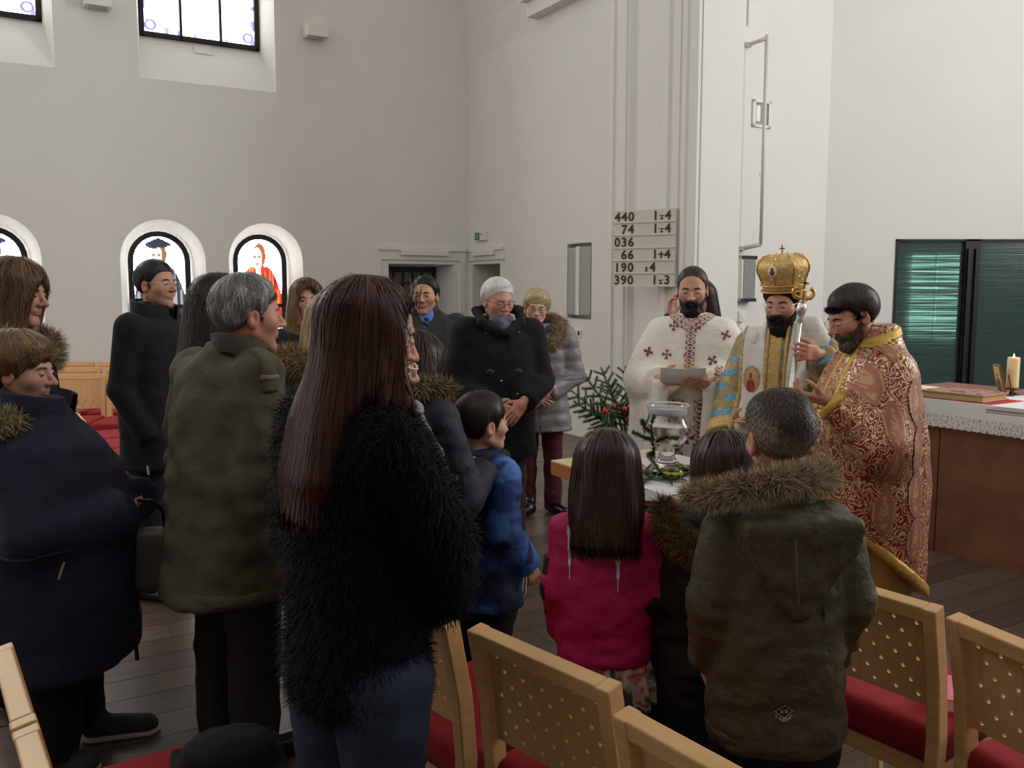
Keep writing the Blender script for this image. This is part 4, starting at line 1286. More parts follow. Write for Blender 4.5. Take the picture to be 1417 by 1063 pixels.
def bunch(px, py, n, label, flowers=0, spread=.11, dirs=(-1, .2)):
    root = empty('leaf_sprig', on_table(px, py), 0, label, 'greenery')
    st = MB()
    for i in range(n):
        a = random.uniform(0, 2 * PI); r = spread * random.random() ** .6
        base = Vector((r * math.cos(a) * 1.3, r * math.sin(a) * .7, .006 + .02 * random.random()))
        mb = MB(); an = a + random.uniform(-.7, .7)
        leaf_blade(mb, base, (math.cos(an), math.sin(an), random.uniform(.1, .7)), random.uniform(.05, .085), random.uniform(.018, .032), .35)
        mb.build('leaf', LEAF, root, True)
        st.tube([base * .2, base], .0018, 5)
    st.build('stems', LEAF, root)
    for i in range(flowers):
        fx, fy = .06 + .10 * random.random(), -.05 + .05 * random.random()
        mb = MB()
        for k in range(6):
            a = k * PI / 3
            leaf_blade(mb, (fx, fy, .03), (math.cos(a), math.sin(a), .6), .02, .013, .2)
        mb.ball((fx, fy, .034), .006, 6, 4)
        mb.build('flower', YEL, root, True)
    return root
bunch(902, 665, 46, 'bunch of dark green leaves with yellow flowers before the bowl', 9)
bunch(958, 656, 26, 'round dark leaved sprig on cloth right of the bowl', 0, .06)
br = empty('bread_slices', on_table(893, 652), 0, 'pale bread slices lying on the cloth beside the bowl', 'bread')
BREAD = mat('bread_crumb', sRGB(206, 174, 128), .85, var=.2, vscale=60, bump=.5, bscale=80)
for i, (x, y, a) in enumerate(((0, 0, .3), (-.04, .05, 1.1), (.18, .05, 2.0), (.14, -.03, .8))):
    V, Q = surf(lambda P: rbox(P, (0, 0, .01), (.05, .035, .008), .007), (-.06, -.05, -.01), (.06, .05, .03), .007)
    c, s = math.cos(a), math.sin(a); V = np.stack([V[:, 0]*c - V[:, 1]*s + x, V[:, 0]*s + V[:, 1]*c + y, V[:, 2] + .001], 1)
    mesh_obj('slice', V, Q, BREAD, br, True)
# conifer sprig tied to the bowl
sp = empty('conifer_sprig', (bp_.x - .075, bp_.y - .115, bp_.z + .09), 0, 'dark conifer sprig hanging on the side of the glass bowl', 'greenery')
def sprig(root, stem, nl, nlen, m, r0=.0035, wf=.11):
    mb = MB(); mb.tube(stem, [r0 * (1 - .7 * i / (len(stem) - 1)) for i in range(len(stem))], 6); mb.build('twig', mat('bark_brown', sRGB(74, 56, 40), .8), root)
    nd = MB(); S = [Vector(p) for p in stem]
    for i in range(nl):
        t_ = random.random() * (len(S) - 1); k = min(int(t_), len(S) - 2); p = S[k].lerp(S[k + 1], t_ - k); d = (S[k + 1] - S[k]).normalized()
        o_ = Vector((random.gauss(0, 1), random.gauss(0, 1), random.gauss(0, 1))); o_ = (o_ - d * o_.dot(d)).normalized()
        q = p + (d * .6 + o_).normalized() * nlen * random.uniform(.6, 1.1)
        s_ = d.cross(o_).normalized() * nlen * wf
        nd.add([p - s_, p + s_, q], [(0, 1, 2)]); 
    ob = nd.build('needles', m, root); ob['kind'] = 'stuff'
for (pts) in (((.0, 0, .0), (-.01, -.01, .08), (-.02, 0, .16), (-.005, 0, .20)), ((0, 0, .09), (-.05, -.01, .10), (-.10, 0, .125)), ((0, 0, .08), (.05, -.03, .11), (.10, -.02, .10)), ((0, 0, .03), (-.03, -.02, .02), (.02, -.02, -.05)), ((-.01, 0, .12), (-.05, 0, .15), (-.06, 0, .18))):
    sprig(sp, pts, 420, .026, LEAF2, .003)

# fir branches with red baubles in a pot by the plinth
fp = atY(868, 600, 6.9)
fir = empty('fir_bouquet', (fp[0], fp[1], 0), 0, 'fir branches with red baubles in dark pot by the plinth', 'plant')
MB().lathe([(.13, 0), (.15, .02), (.19, .36), (.2, .40), (.185, .40), (.17, .36), (.0, .35)], 24).build('pot', mat('dark_pot', sRGB(30, 30, 28), .5), fir, True)
NEED = mat('fir_needles', sRGB(124, 146, 108), .6, var=.25, vscale=15)
ends = [(-.50, -.05, .88), (-.42, .05, .74), (-.30, -.1, .68), (-.36, -.2, .98), (-.16, -.05, .90), (-.02, 0, 1.02), (.12, .05, .88), (-.22, -.25, .62), (.2, -.1, .76), (-.08, -.2, .76), (.05, -.2, .70), (-.2, .1, 1.0)]
for e in ends:
    e = Vector(e); b0 = Vector((0, 0, .36)); mid = b0.lerp(e, .5) + Vector((0, 0, .05))
    stem = [b0, mid, e]
    sprig(fir, stem, 1300, .028, NEED, .005, .085)
    for q in (.42, .54, .66, .78, .9):
        p = (b0.lerp(mid, q * 2) if q < .5 else mid.lerp(e, (q - .5) * 2)); d = (e - mid).normalized(); s_ = d.cross(Vector((0, -.8, .3))).normalized()
        for sg in (-1, 1):
            sprig(fir, [p, p + (d * .8 + s_ * sg).normalized() * .17 * (1.15 - q * .75)], 330, .026, NEED, .0025, .085)
BAUB = mat('red_bauble', sRGB(200, 22, 30), .25, coat=.4)
for (x, y, z) in ((-.14, -.24, .74), (-.06, -.26, .72), (-.20, -.24, .70), (.02, -.22, .86), (.14, -.2, .76), (-.02, -.25, .64)):
    bb = MB().ball((x, y, z), .021, 16, 10).build('bauble', BAUB, fir, True)
    MB().lathe([(.006, 0), (.006, .008)], 8, (x, y, z + .02)).build('bauble_cap', GOLD, bb)
# ------------------------------------------------------------------ people
def srgb3(r, g, b): return np.array(sRGB(r, g, b)[:3], np.float32)
SKIN = mat('skin', attr=True, rough=0.5, bump=0.05, bscale=220, spec=0.35)
SKIN.node_tree.nodes['Principled BSDF'].inputs['Subsurface Weight'].default_value = 0.0
HAIRM = mat('hair_strands', attr=True, rough=0.4, spec=0.42)
FURM = mat('fur_strands', attr=True, rough=0.75, spec=0.2)
EYEM = mat('eye_surface', attr=True, rough=0.15)
PRINT = mat('printed_cloth', attr=True, rough=0.7)
EMBR = mat('embroidered_cloth', attr=True, rough=0.6, bump=0.25, bscale=400)
METG = mat('polished_gold', sRGB(214, 168, 92), .28, .85)
METS = mat('polished_silver', sRGB(214, 210, 204), .25, .8)
def rotm(yaw=0, pitch=0, roll=0):
    """head frame: yaw about z (left +), pitch down +, roll to the right +"""
    return np.array((Matrix.Rotation(yaw, 3, 'Z') @ Matrix.Rotation(-pitch, 3, 'X') @ Matrix.Rotation(roll, 3, 'Y')), np.float32)

class Fig:
    def __init__(self, loc, face, label, H=1.72):
        self.H = H
        self.root = empty('person', (loc[0], loc[1], 0), math.atan2(-face[0], face[1]), label, 'person')
        self.body = []
        self.hc = A3(0, 0, H - .115); self.R = np.eye(3, dtype=np.float32); self.hs = 1.0
    def loc(self, p):
        r = self.root.rotation_euler[2]; d = np.array(p, float) - np.array(self.root.location)
        c, s_ = math.cos(-r), math.sin(-r)
        return np.array([d[0] * c - d[1] * s_, d[0] * s_ + d[1] * c, d[2]])
    def px(self, x, y, Y):
        return self.loc(atY(x, y, Y))
    # ---- generic field mesh
    def mk(self, name, f, lo, hi, h, m, disp=None, parent=None, col=None, smooth=True):
        V, Q = surf(f, lo, hi, h)
        if disp is not None:
            N = vnormals(V, Q); V = V + N * disp(V, N)[:, None]
        o = mesh_obj(name, V, Q, m, parent or self.root, smooth, col if not callable(col) else col(V))
        o_ = (V, Q); self.last = o_
        return o
    def tohead(self, P):        # head-local -> person-local
        return (P * self.hs) @ self.R.T + self.hc
    def fromhead(self, P):
        return ((P - self.hc) @ self.R) / self.hs
    # ---- head
    def head(self, c=None, yaw=0, pitch=0, roll=0, s=1.0, skin=(205, 160, 135), fem=0, jaw=0, nose=1.0, shade=None, shade_amt=0.0, look=(0, 0), lid=0.5, iris=(50, 32, 22), h=.0046, child=0, brow=(40, 28, 22), browt=.0042):
        if c is not None: self.hc = A3(*c)
        self.R = rotm(yaw, pitch, roll); self.hs = s; self.skin = srgb3(*skin)
        nz = nose
        def f(P):
            X = P.copy(); X[:, 0] = np.abs(X[:, 0])
            d = ell(X, (0, -.016, .034), (.075, .096, .086))
            d = smin(d, ell(X, (0, .022, -.026 + .006 * child), (.059 - .003 * fem + jaw, .066, .084 - .008 * child)), .035)
            d = smin(d, rc(X, (.050 + jaw, -.008, -.052), (.012, .062, -.100 + .012 * child), .017, .017), .025)
            d = smin(d, ell(X, (0, .066, -.101 + .014 * child), (.02, .018, .017)), .018)
            d = smin(d, ell(X, (.043, .050, -.020), (.023, .022, .020)), .03)
            d = smin(d, rc(X, (0, .080, .024), (.034, .066, .026), .012, .011), .014)
            d = smax(d, -ell(X, (.032, .094, .004), (.019, .014, .013)), .010)
            # nose
            n_ = rc(X, (0, .083, .012), (0, .101 + .008 * nz - .008 * child, -.027), .0075, .0108 * nz)
            n_ = smin(n_, ell(X, (.011 * nz, .095, -.030), (.009, .011, .008)), .007)
            d = smin(d, n_, .009)
            # lips
            d = smin(d, ell(X, (0, .0765, -.058), (.027, .012, .012)), .012)
            d = smin(d, ell(X, (0, .0855, -.0558), (.021, .0055, .0050)), .004)
            d = smin(d, ell(X, (0, .0845, -.0662), (.018, .0060, .0058)), .004)
            d = smax(d, -rc(X, (0, .0925, -.0610), (.022, .082, -.0610), .0022, .0018), .002)
            # ear
            e = ell(X, (.077, -.012, -.008), (.0105, .021, .033))
            e = smax(e, -ell(X, (.088, -.008, -.004), (.009, .012, .02)), .006)
            d = smin(d, e, .008)
            d = smin(d, rc(X, (0, -.022, -.055), (0, -.040, -.19), .052 - .008 * fem - .01 * child, .056 - .01 * fem - .012 * child), .022)
            return d
        V, Q = surf(f, (-.10, -.135, -.20), (.10, .145, .135), h)
        sk = self.skin; C = np.tile(sk, (len(V), 1))
        def blend(w_, colr):
            nonlocal C
            w_ = np.clip(w_, 0, 1)[:, None]; C = C * (1 - w_) + np.asarray(colr, np.float32) * w_
        ax = np.abs(V[:, 0])
        blend(.22 * np.exp(-((ax - .04) ** 2 + (V[:, 2] + .03) ** 2 + (V[:, 1] - .07) ** 2) / .0007), sk * A3(1.1, .68, .62))
        blend(.35 * np.exp(-(ax ** 2 + (V[:, 2] + .026) ** 2 + (V[:, 1] - .11) ** 2) / .0003), sk * A3(1.05, .7, .64))
        blend(.5 * (V[:, 1] < .02) * (ax > .068), sk * A3(1.05, .72, .66))
        lipw = ((ax / .025) ** 2 + ((V[:, 2] + .061) / .0115) ** 2 < 1) & (V[:, 1] > .078)
        blend(.5 * lipw, sk * A3(.9, .55, .55))
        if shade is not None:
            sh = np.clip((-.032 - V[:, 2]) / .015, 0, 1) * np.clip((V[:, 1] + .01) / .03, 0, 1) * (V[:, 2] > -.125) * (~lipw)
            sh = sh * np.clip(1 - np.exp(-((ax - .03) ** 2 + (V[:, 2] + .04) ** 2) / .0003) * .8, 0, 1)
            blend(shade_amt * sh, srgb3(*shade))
        self.body.append((self.tohead(V), Q, C))
        self.hf = f
        # eyes: ball + lids
        for sx in (-1, 1):
            parts = []
            ec = A3(sx * .0315, .0745, .004); r = .0122
            n = 14; ph = np.linspace(0, PI, n); th = np.linspace(0, 2 * PI, 19)[:-1]
            D = np.array([(math.sin(p) * math.cos(t), math.cos(p), math.sin(p) * math.sin(t)) for p in ph for t in th], np.float32)
            F = np.array([(i * 18 + k, (i + 1) * 18 + k, (i + 1) * 18 + (k + 1) % 18, i * 18 + (k + 1) % 18) for i in range(n - 1) for k in range(18)])
            ry = np.array(Matrix.Rotation(-look[0], 3, 'Z') @ Matrix.Rotation(look[1], 3, 'X'), np.float32)
            C_ = np.tile(srgb3(168, 158, 150), (len(D), 1)); ang = np.arccos(np.clip(D[:, 1], -1, 1))
            C_[ang < .52] = srgb3(*iris); C_[ang < .24] = (.005, .005, .005)
            parts.append((self.tohead((D @ ry.T) * r + ec), F, C_))
            up = D.copy(); lidm = (D[:, 2] > np.cos(lid * PI)) & (D[:, 1] > -.3) if False else None
            for (z_lo, z_hi, rr, cm) in ((1 - 2 * lid, 1.1, 1.10, 1.0), (-1.1, -.55, 1.08, 1.0)):
                msk = ((D[:, 2] > z_lo) & (D[:, 2] < z_hi))
                Fm = F[msk[F].all(1)]
                cc = np.tile(sk * A3(cm, cm * .93, cm * .9), (len(D), 1))
                if z_lo > -1: cc[(D[:, 2] < z_lo + .18) & (D[:, 1] > .3)] = srgb3(40, 28, 24)
                parts.append((self.tohead(D * r * rr + ec), Fm, cc))
            V, F, C = join(parts)
            mesh_obj('eye', V, F, EYEM, self.root, True, col=C)
        # brows
        for sx in (-1, 1):
            mb = MB()
            pts = [(sx * .014, .0865, .0215), (sx * .026, .0858, .0255), (sx * .038, .0798, .0258), (sx * .05, .069, .0185)]
            pts = [tuple(self.tohead(np.array([p], np.float32))[0]) for p in pts]
            mb.tube(pts, [browt * .8 * s, browt * s, browt * .85 * s, browt * .3 * s], 6)
            mb.build('eyebrow', mat('brow_%d_%d_%d' % brow, sRGB(*brow), .8), self.root, True)
        return self
    # ---- hair: shell + strands in head-local space
    def hair(self, color, tip=None, prims=None, cut=None, n=5200, steps=6, seg=.012, width=.0024, comb=None, th=.010, h=.006, jit=.16, cvar=.25, lo=(-.16, -.2, -.3), hi=(.16, .17, .17), streak=None, line=.035, level=.001, name='hair', lev_j=.004, side=.0, nape=-.075, out=0.0, mesh_m=None, back_w=1.0, zfree=None, zend=None, colfn=None, temple=0.0):
        color = srgb3(*color); tip = srgb3(*tip) if tip is not None else None
        def f(P):
            X = P.copy(); X[:, 0] = np.abs(X[:, 0])
            zcut = np.interp(P[:, 1], [-.12, -.062, -.036, -.022, -.002, .010, .030, .046, .062, .082, .11], [nape, nape, -.045 + side * .5, .0 + side, .014 + side, -.004 + side, .002 + side + temple * 1.2, .034 + temple, line - .004 + temple * .4, line + .012, line + .02])
            w_ = np.clip((P[:, 2] - zcut) / .055, 0, 1); w_ = w_ * w_ * (3 - 2 * w_)
            d = ell(X, (0, -.016, .034), (.0765, .0975, .0875)) - (.0015 + th * w_)
            d = smax(d, (zcut - P[:, 2]) * .7, .006)
            if prims is not None: d = smin(d, prims(P), .02)
            if cut is not None: d = smax(d, cut(P), .008)
            return d
        V, Q = surf(f, lo, hi, h)
        seeds = sample(V, Q, n)
        if comb is None:
            def comb(P, N, s_):
                d = P - A3(0, -.045, .13); d[:, 2] -= .06
                return d / np.maximum(np.linalg.norm(d, axis=1, keepdims=True), 1e-6)
        col = color if colfn is None else colfn(seeds)
        if streak is not None:
            w_ = np.clip(vnoise(seeds * 45) * 1.2 + streak[1], 0, 1)[:, None]
            col = color * (1 - w_) + srgb3(*streak[0]) * w_
        S = strands(seeds, f, comb, steps, seg, width, col, level, lev_j, jit, 1.0, cvar, tip, out, zfree=zfree, zend=(zend - .05 * rng.random(n)) if zend is not None else None)
        shell_c = np.tile(color, (len(V), 1))
        if tip is not None:
            w_ = np.clip((.0 - V[:, 2]) / .3, 0, 1)[:, None]; shell_c = shell_c * (1 - w_) + tip * w_
        V3, F3, C3 = join([(V, Q, shell_c), S])
        mesh_obj(name, self.tohead(V3), F3, HAIRM, self.root, True, col=C3)
        self.hairf = f
        return self
    def beard(self, color, length=.03, n=1500, full=1.0, h=.0055):
        color = srgb3(*color); hf = self.hf
        def f(P):
            X = P.copy(); X[:, 0] = np.abs(X[:, 0])
            d = hf(P) - (.0015 + .0065 * full * np.clip((P[:, 1] - .005) / .05, 0, 1))
            lowr = ell(X, (0, .047 + .1 * length, -.106 - length * .62), (.046 + .1 * length, .042, .028 + length * .68))
            d = smin(d, lowr, .02)
            # keep below cheek line and in front of the ear
            zc = np.interp(P[:, 1], [-.02, .012, .034, .060, .075, .085, .11], [.0, -.018, -.045, -.060, -.050, -.040, -.037])
            d = smax(d, (P[:, 2] - zc) * .8, .006)
            yc = np.interp(P[:, 2], [-.14, -.105, -.08, -.03], [.030, .030, .012, .002])
            d = smax(d, (yc - P[:, 1]) * .8, .006)
            d = smax(d, -ell(X, (0, .1, -.0615), (.021, .03, .0075)), .003)
            return d
        V, Q = surf(f, (-.09, -.02, -.16 - length * 1.6), (.09, .15, .02), h)
        seeds = sample(V, Q, n)
        cb = lambda P, N, s_: np.stack([P[:, 0] * 1.5, .1 + 0 * P[:, 0], -1 + 0 * P[:, 0]], 1)
        S = strands(seeds, f, cb, 4, .006, .003, color, .001, .003, .22, .9, .4)
        V3, F3, C3 = join([(V, Q, color), S])
        mesh_obj('beard', self.tohead(V3), F3, HAIRM, self.root, True, col=C3)
        return self
    def glasses(self, m, rect=.6, w=.021, hh=.015, r=.0013, y=.104, z=.002):
        mb = MB(); T = lambda p: tuple(self.tohead(np.array([p], np.float32))[0])
        for sx in (-1, 1):
            pts = []
            for k in range(25):
                a = 2 * PI * k / 24; c_, s_ = math.cos(a), math.sin(a)
                pts.append(T((sx * .033 + w * math.copysign(abs(c_) ** rect, c_), y - abs(sx * .033 + w * c_) * .12, z + hh * math.copysign(abs(s_) ** rect, s_))))
            mb.tube(pts, r, 6, False)
            mb.tube([T((sx * (.033 + w), y - .007, z + hh * .4)), T((sx * .073, y - .03, z + hh * .5)), T((sx * .081, .0, z + .008)), T((sx * .079, -.03, z - .008))], r, 6)
        mb.tube([T((-.033 + w, y - .002, z + .003)), T((0, y + .004, z + .006)), T((.033 - w, y - .002, z + .003))], r, 6)
        g = mb.build('glasses', m, self.root, True)
        for sx in (-1, 1):
            ln = MB()
            pts = [T((sx * .033 + (w - .001) * math.copysign(abs(math.cos(a)) ** rect, math.cos(a)), y - .003, z + (hh - .001) * math.copysign(abs(math.sin(a)) ** rect, math.sin(a)))) for a in np.linspace(0, 2 * PI, 17)[:-1]]
            ln.add(pts, [tuple(range(16))])
            ln.build('lens', mat('spectacle_lens', (1, 1, 1, 1), .02, alpha=.05), g)
        return g
    # ---- hands (five bent fingers) added to the body mesh
    def hand(self, wrist, fdir, pnorm, side, curl=.5, s=1.0, thumb=.5, spread=.10, skin=None, h=.0048):
        x = np.array(fdir, float); x /= np.linalg.norm(x)
        z = -np.array(pnorm, float); z -= x * (z @ x); z /= np.linalg.norm(z)      # z = back of the hand
        y = np.cross(z, x)                                                           # toward the thumb for side=+1
        segs = []
        def rot_y(v, a):      # bend from +x toward -z
            return np.array([v[0] * math.cos(a) + v[2] * math.sin(a), v[1], -v[0] * math.sin(a) + v[2] * math.cos(a)])
        ln = [(.088, .030, .042, .025, .020), (.093, .010, .046, .028, .021), (.090, -.010, .042, .026, .021), (.082, -.029, .034, .021, .018)]
        for i, (bx, by, a1, a2, a3) in enumerate(ln):
            p = np.array([bx, by * side, 0.0]); ang = curl * (.55 + .08 * i); sp = (1.5 - i) * spread * side
            for q, L_ in enumerate((a1, a2, a3)):
                d = rot_y(np.array([math.cos(sp), math.sin(sp), 0]), ang)
                e = p + d * L_
                segs.append((p, e, .0098 - .0009 * q, .0092 - .0010 * q)); p = e; ang += curl * (.75 if q == 0 else .55)
        tb = np.array([.022, .030 * side, -.006]); d1 = np.array([.62, .72 * side, -.35 - .4 * thumb]); d1 /= np.linalg.norm(d1)
        t1 = tb + d1 * .042; d2 = np.array([.85, .25 * side, -.3 - .5 * thumb]); d2 /= np.linalg.norm(d2)
        t2 = t1 + d2 * .030; d3 = np.array([.9, -.1 * side, -.3 - .4 * thumb]); d3 /= np.linalg.norm(d3)
        segs += [(tb, t1, .0135, .0115), (t1, t2, .0112, .0105), (t2, t2 + d3 * .024, .0105, .0085)]
        def f(P):
            d = rbox(P, (.050, 0, 0), (.044, .040, .0135), .0125)
            d = smin(d, rc(P, (-.05, 0, 0), (.02, 0, 0), .026, .027), .02)
            for (a, b, r1, r2) in segs:
                d = smin(d, rc(P, a, b, r1, r2), .0045)
            return d
        pts = np.array([p for sg in segs for p in sg[:2]] + [[-.06, -.03, -.03], [.1, .045, .03], [.1, -.045, .03]])
        V, Q = surf(f, pts.min(0) - .02, pts.max(0) + .02, h)
        sk = self.skin if skin is None else srgb3(*skin)
        C = np.tile(sk * A3(1.0, .93, .9), (len(V), 1))
        kn = np.zeros(len(V))
        for i in range(0, 12):
            kn = np.maximum(kn, np.exp(-((V - np.float32(segs[i][1])) ** 2).sum(1) / .00008))
        C = C * (1 - .22 * kn[:, None] * A3(.3, 1, 1))
        Mx = np.stack([x, y, z], 1).astype(np.float32)
        self.body.append(((V * s) @ Mx.T + np.float32(wrist), Q, C))
        return self
    # ---- hidden trunk and limbs so the body is one figure under the clothes
    def trunk(self, sh=.18, legs=True, arms=(), lean=0.0):
        H = self.H; q = min(1.0, (H / 1.72) ** 1.6) * .86; nb = self.hc + self.R @ A3(0, -.035, -.15) * self.hs
        def f(P):
            d = rc(P, (0, -.0, .56 * H), (0, -.0 + lean, .74 * H), .115 * q, .115 * q)
            d = smin(d, rc(P, (-(sh - .07), lean, .775 * H), (sh - .07, lean, .775 * H), .05 * q, .05 * q), .05 * q)
            d = smin(d, rc(P, (0, lean - .01, .77 * H), nb, .05 * q, .045 * q), .03)
            if legs:
                for sx in (-1, 1):
                    d = smin(d, rc(P, (sx * .085 * q, 0, .50 * H), (sx * .09 * q, 0, .28 * H), .065 * q, .045 * q), .03)
                    d = np.minimum(d, rc(P, (sx * .09 * q, 0, .28 * H), (sx * .095 * q, -.01, .05 * H), .045 * q, .034 * q))
            for (S_, E_, W_) in arms:
                d = smin(d, rc(P, S_, E_, .035 * q, .034 * q), .02); d = np.minimum(d, rc(P, E_, W_, .034 * q, .026 * q))
            return d
        V, Q = surf(f, (-.5, -.45, 0.01), (.5, .6, self.H - .12), .026)
        self.body.append((V, Q, self.skin))
        return self
    def finish(self):
        V, F, C = join(self.body)
        mesh_obj('body', V, F, SKIN, self.root, True, col=C)
        return self
    # ---- clothes
    def legs(self, m, top=None, hem=.05, w=.105, r=(.105, .078, .066), hw=.092, sep=.0, name='trousers', h=.018, knee=0.0, back=0.0):
        H = self.H; top = top or .56 * H
        def f(P):
            d = None
            for sx in (-1, 1):
                a = rc(P, (sx * hw, back, top - .08), (sx * (hw + .006 + sep), knee, .285 * H), r[0], r[1])
                b = rc(P, (sx * (hw + .006 + sep), knee, .285 * H), (sx * (hw + .01 + sep * 1.5), -.01, hem + .02), r[1], r[2])
                e = np.minimum(a, b)
                d = e if d is None else smin(d, e, .015)
            d = smin(d, ell(P, (0, back, top - .06), (hw + .085, .12, .12)), .04)
            return np.maximum(d, np.maximum(P[:, 2] - top, hem - P[:, 2]))
        dz = lambda V, N: .006 * vnoise(V * A3(9, 9, 16)) + .004 * vnoise(V * A3(20, 20, 34) + 5)
        return self.mk(name, f, (-.3, -.25, hem - .03), (.3, .25, top + .03), h, m, dz)
    def shoes(self, m, hw=.105, L=.27, sep=.0, sole=None, turn=.15, dy=(0, 0)):
        for i, sx in enumerate((-1, 1)):
            def f(P):
                d = rc(P, (0, -.045, .045), (0, L - .12, .032), .045, .040)
                d = smin(d, rc(P, (0, -.045, .05), (0, -.045, .10), .04, .038), .02)
                return np.maximum(d, .004 - P[:, 2])
            V, Q = surf(f, (-.09, -.13, -.02), (.09, L, .16), .011)
            a = -sx * turn; c, s_ = math.cos(a), math.sin(a)
            off = A3(sx * (hw + sep), dy[i], 0)
            R_ = np.array([[c, -s_, 0], [s_, c, 0], [0, 0, 1]], np.float32)
            o = mesh_obj('shoe', V @ R_.T + off, Q, m, self.root, True)
            if sole is not None:
                V2, Q2 = surf(lambda P: np.maximum(rc(P * A3(1, 1, 0), (0, -.045, 0), (0, L - .12, 0), .05, .045), np.abs(P[:, 2] - .012) - .011), (-.09, -.13, -.02), (.09, L, .05), .009)
                mesh_obj('sole', V2 @ R_.T + off, Q2, sole, o, True)
        return self
    def coat(self, prof, arms=(), m=None, hem=None, ar=(.075, .062, .05), h=.014, disp=None, name='coat', n=2.3, extra=None, k=.028, cuff=True, ell_k=.03, sub=None, bounds=None):
        lf = lofter(prof, n)
        ars = [a if len(a) > 3 else tuple(a) + (ar,) for a in arms]
        ars = [(np.float32(S_), np.float32(E_), np.float32(W_), r_) for (S_, E_, W_, r_) in ars]
        def arm_f(P):
            d = None
            for (S_, E_, W_, r_) in ars:
                e = smin(rc(P, S_, E_, r_[0], r_[1]), rc(P, E_, W_, r_[1], r_[2]), .012)
                wd = (W_ - E_) / np.linalg.norm(W_ - E_)
                e = smax(e, (P - W_) @ wd, .006)
                d = e if d is None else np.minimum(d, e)
            return d
        def f(P):
            d = lf(P)
            if hem is not None: d = smax(d, hem(P), .006)
            if ars: d = smin(d, arm_f(P), k)
            if extra is not None: d = smin(d, extra(P), .02)
            if sub is not None: d = smax(d, sub(P), .01)
            return d
        pr = np.array([list(p) + [0] * (5 - len(p)) for p in prof])
        lo = [min((-pr[:, 1] + pr[:, 4]).min(), *[min(a[0][0], a[1][0], a[2][0]) - .1 for a in ars], 9), min((-pr[:, 2] + pr[:, 3]).min(), *[min(a[0][1], a[1][1], a[2][1]) - .1 for a in ars], 9), pr[:, 0].min()]
        hi = [max((pr[:, 1] + pr[:, 4]).max(), *[max(a[0][0], a[1][0], a[2][0]) + .1 for a in ars], -9), max((pr[:, 2] + pr[:, 3]).max(), *[max(a[0][1], a[1][1], a[2][1]) + .1 for a in ars], -9), max(pr[:, 0].max(), *[max(a[0][2], a[1][2], a[2][2]) + .08 for a in ars], -9)]
        lo = np.array(lo) - .05; hi = np.array(hi) + .05
        if bounds: lo, hi = bounds
        o = self.mk(name, f, lo, hi, h, m, disp)
        o_f = f; self.cf = f; self.cmesh = self.last; self.cobj = o; self.cb = (lo, hi)
        self.bvh = None
        return o
    def overlay(self, name, region, th, m, h=.010, parent=None, lo=None, hi=None, disp=None, f=None, k=.003):
        f0 = f or self.cf
        g = lambda P: smax(f0(P) - th, region(P), k)
        return self.mk(name, g, self.cb[0] if lo is None else lo, self.cb[1] if hi is None else hi, h, m, disp, parent)
    def fur(self, f, lo, hi, color, n=3500, length=.05, width=.004, droop=.5, tip=None, name='fur_trim', parent=None, h=.012, cvar=.35, steps=3, pred=None, shell=True, jit=.5, out=1.0, streak=None):
        V, Q = surf(f, lo, hi, h)
        seeds = sample(V, Q, n, pred)
        color = srgb3(*color); tip = srgb3(*tip) if tip is not None else None
        def d(P, N, s_):
            v = N * out; v[:, 2] -= droop * (.4 + s_)
            return v
        col = color
        if streak is not None:
            w_ = np.clip(vnoise(seeds * 30) * 1.2 + streak[1], 0, 1)[:, None]; col = color * (1 - w_) + srgb3(*streak[0]) * w_
        S = strands(seeds, f, d, steps, length / steps, width, col, 0, 0, jit, 0.0, cvar, tip, 0.0, .12)
        V3, F3, C3 = join(([(V, Q, color)] if shell else []) + [S])
        return mesh_obj(name, V3, F3, FURM, parent or self.root, True, col=C3)
    def getbvh(self, objs=None):
        V, Q = self.cmesh
        if self.bvh is None:
            self.bvh = BVHTree.FromPolygons([tuple(map(float, v)) for v in V], [tuple(map(int, q)) for q in Q])
        return self.bvh
    def decal(self, name, center, xdir, zdir, size, fn, m, parent=None, res=.006, off=.003, bvh=None, depth=1.2, smoothn=False):
        """flat print laid on the cloth: grid cast onto the surface, fn(u,v) in -1..1 gives rgb + keep mask"""
        bv = bvh or self.getbvh()
        c = np.array(center, float); x = np.array(xdir, float); x /= np.linalg.norm(x); z = np.array(zdir, float); z -= x * (z @ x); z /= np.linalg.norm(z)
        nrm = np.cross(x, z)                       # cast along +nrm (into the body)
        nx, nz_ = max(2, int(size[0] / res)), max(2, int(size[1] / res))
        uu = np.linspace(-1, 1, nx); vv = np.linspace(-1, 1, nz_)
        V = []; ok = np.zeros((nx, nz_), bool); UV = []
        for i, u_ in enumerate(uu):
            for j, v_ in enumerate(vv):
                o = c + x * (u_ * size[0] / 2) + z * (v_ * size[1] / 2)
                hit_, nn, _, dist = bv.ray_cast(Vector(o - nrm * depth * .5), Vector(nrm), depth)
                if hit_ is not None and nn.dot(Vector(nrm)) < -.12:
                    ok[i, j] = True; V.append(np.array(hit_) + np.array(nn) * off)
                else: V.append(o)
                UV.append((-u_, v_))
        V = np.array(V, np.float32); UV = np.array(UV, np.float32)
        C, keep = fn(UV[:, 0], UV[:, 1]); keep = keep & ok.ravel()
        I = np.arange(nx * nz_).reshape(nx, nz_)
        Q = np.stack([I[:-1, :-1], I[1:, :-1], I[1:, 1:], I[:-1, 1:]], -1).reshape(-1, 4)
        Q = Q[keep[Q].all(1)]
        if len(Q):
            # drop quads stretched over a fold edge
            e = np.max([np.linalg.norm(V[Q[:, k]] - V[Q[:, (k + 1) % 4]], axis=1) for k in range(4)], 0)
            Q = Q[e < res * 6]
        if len(Q) == 0: return None
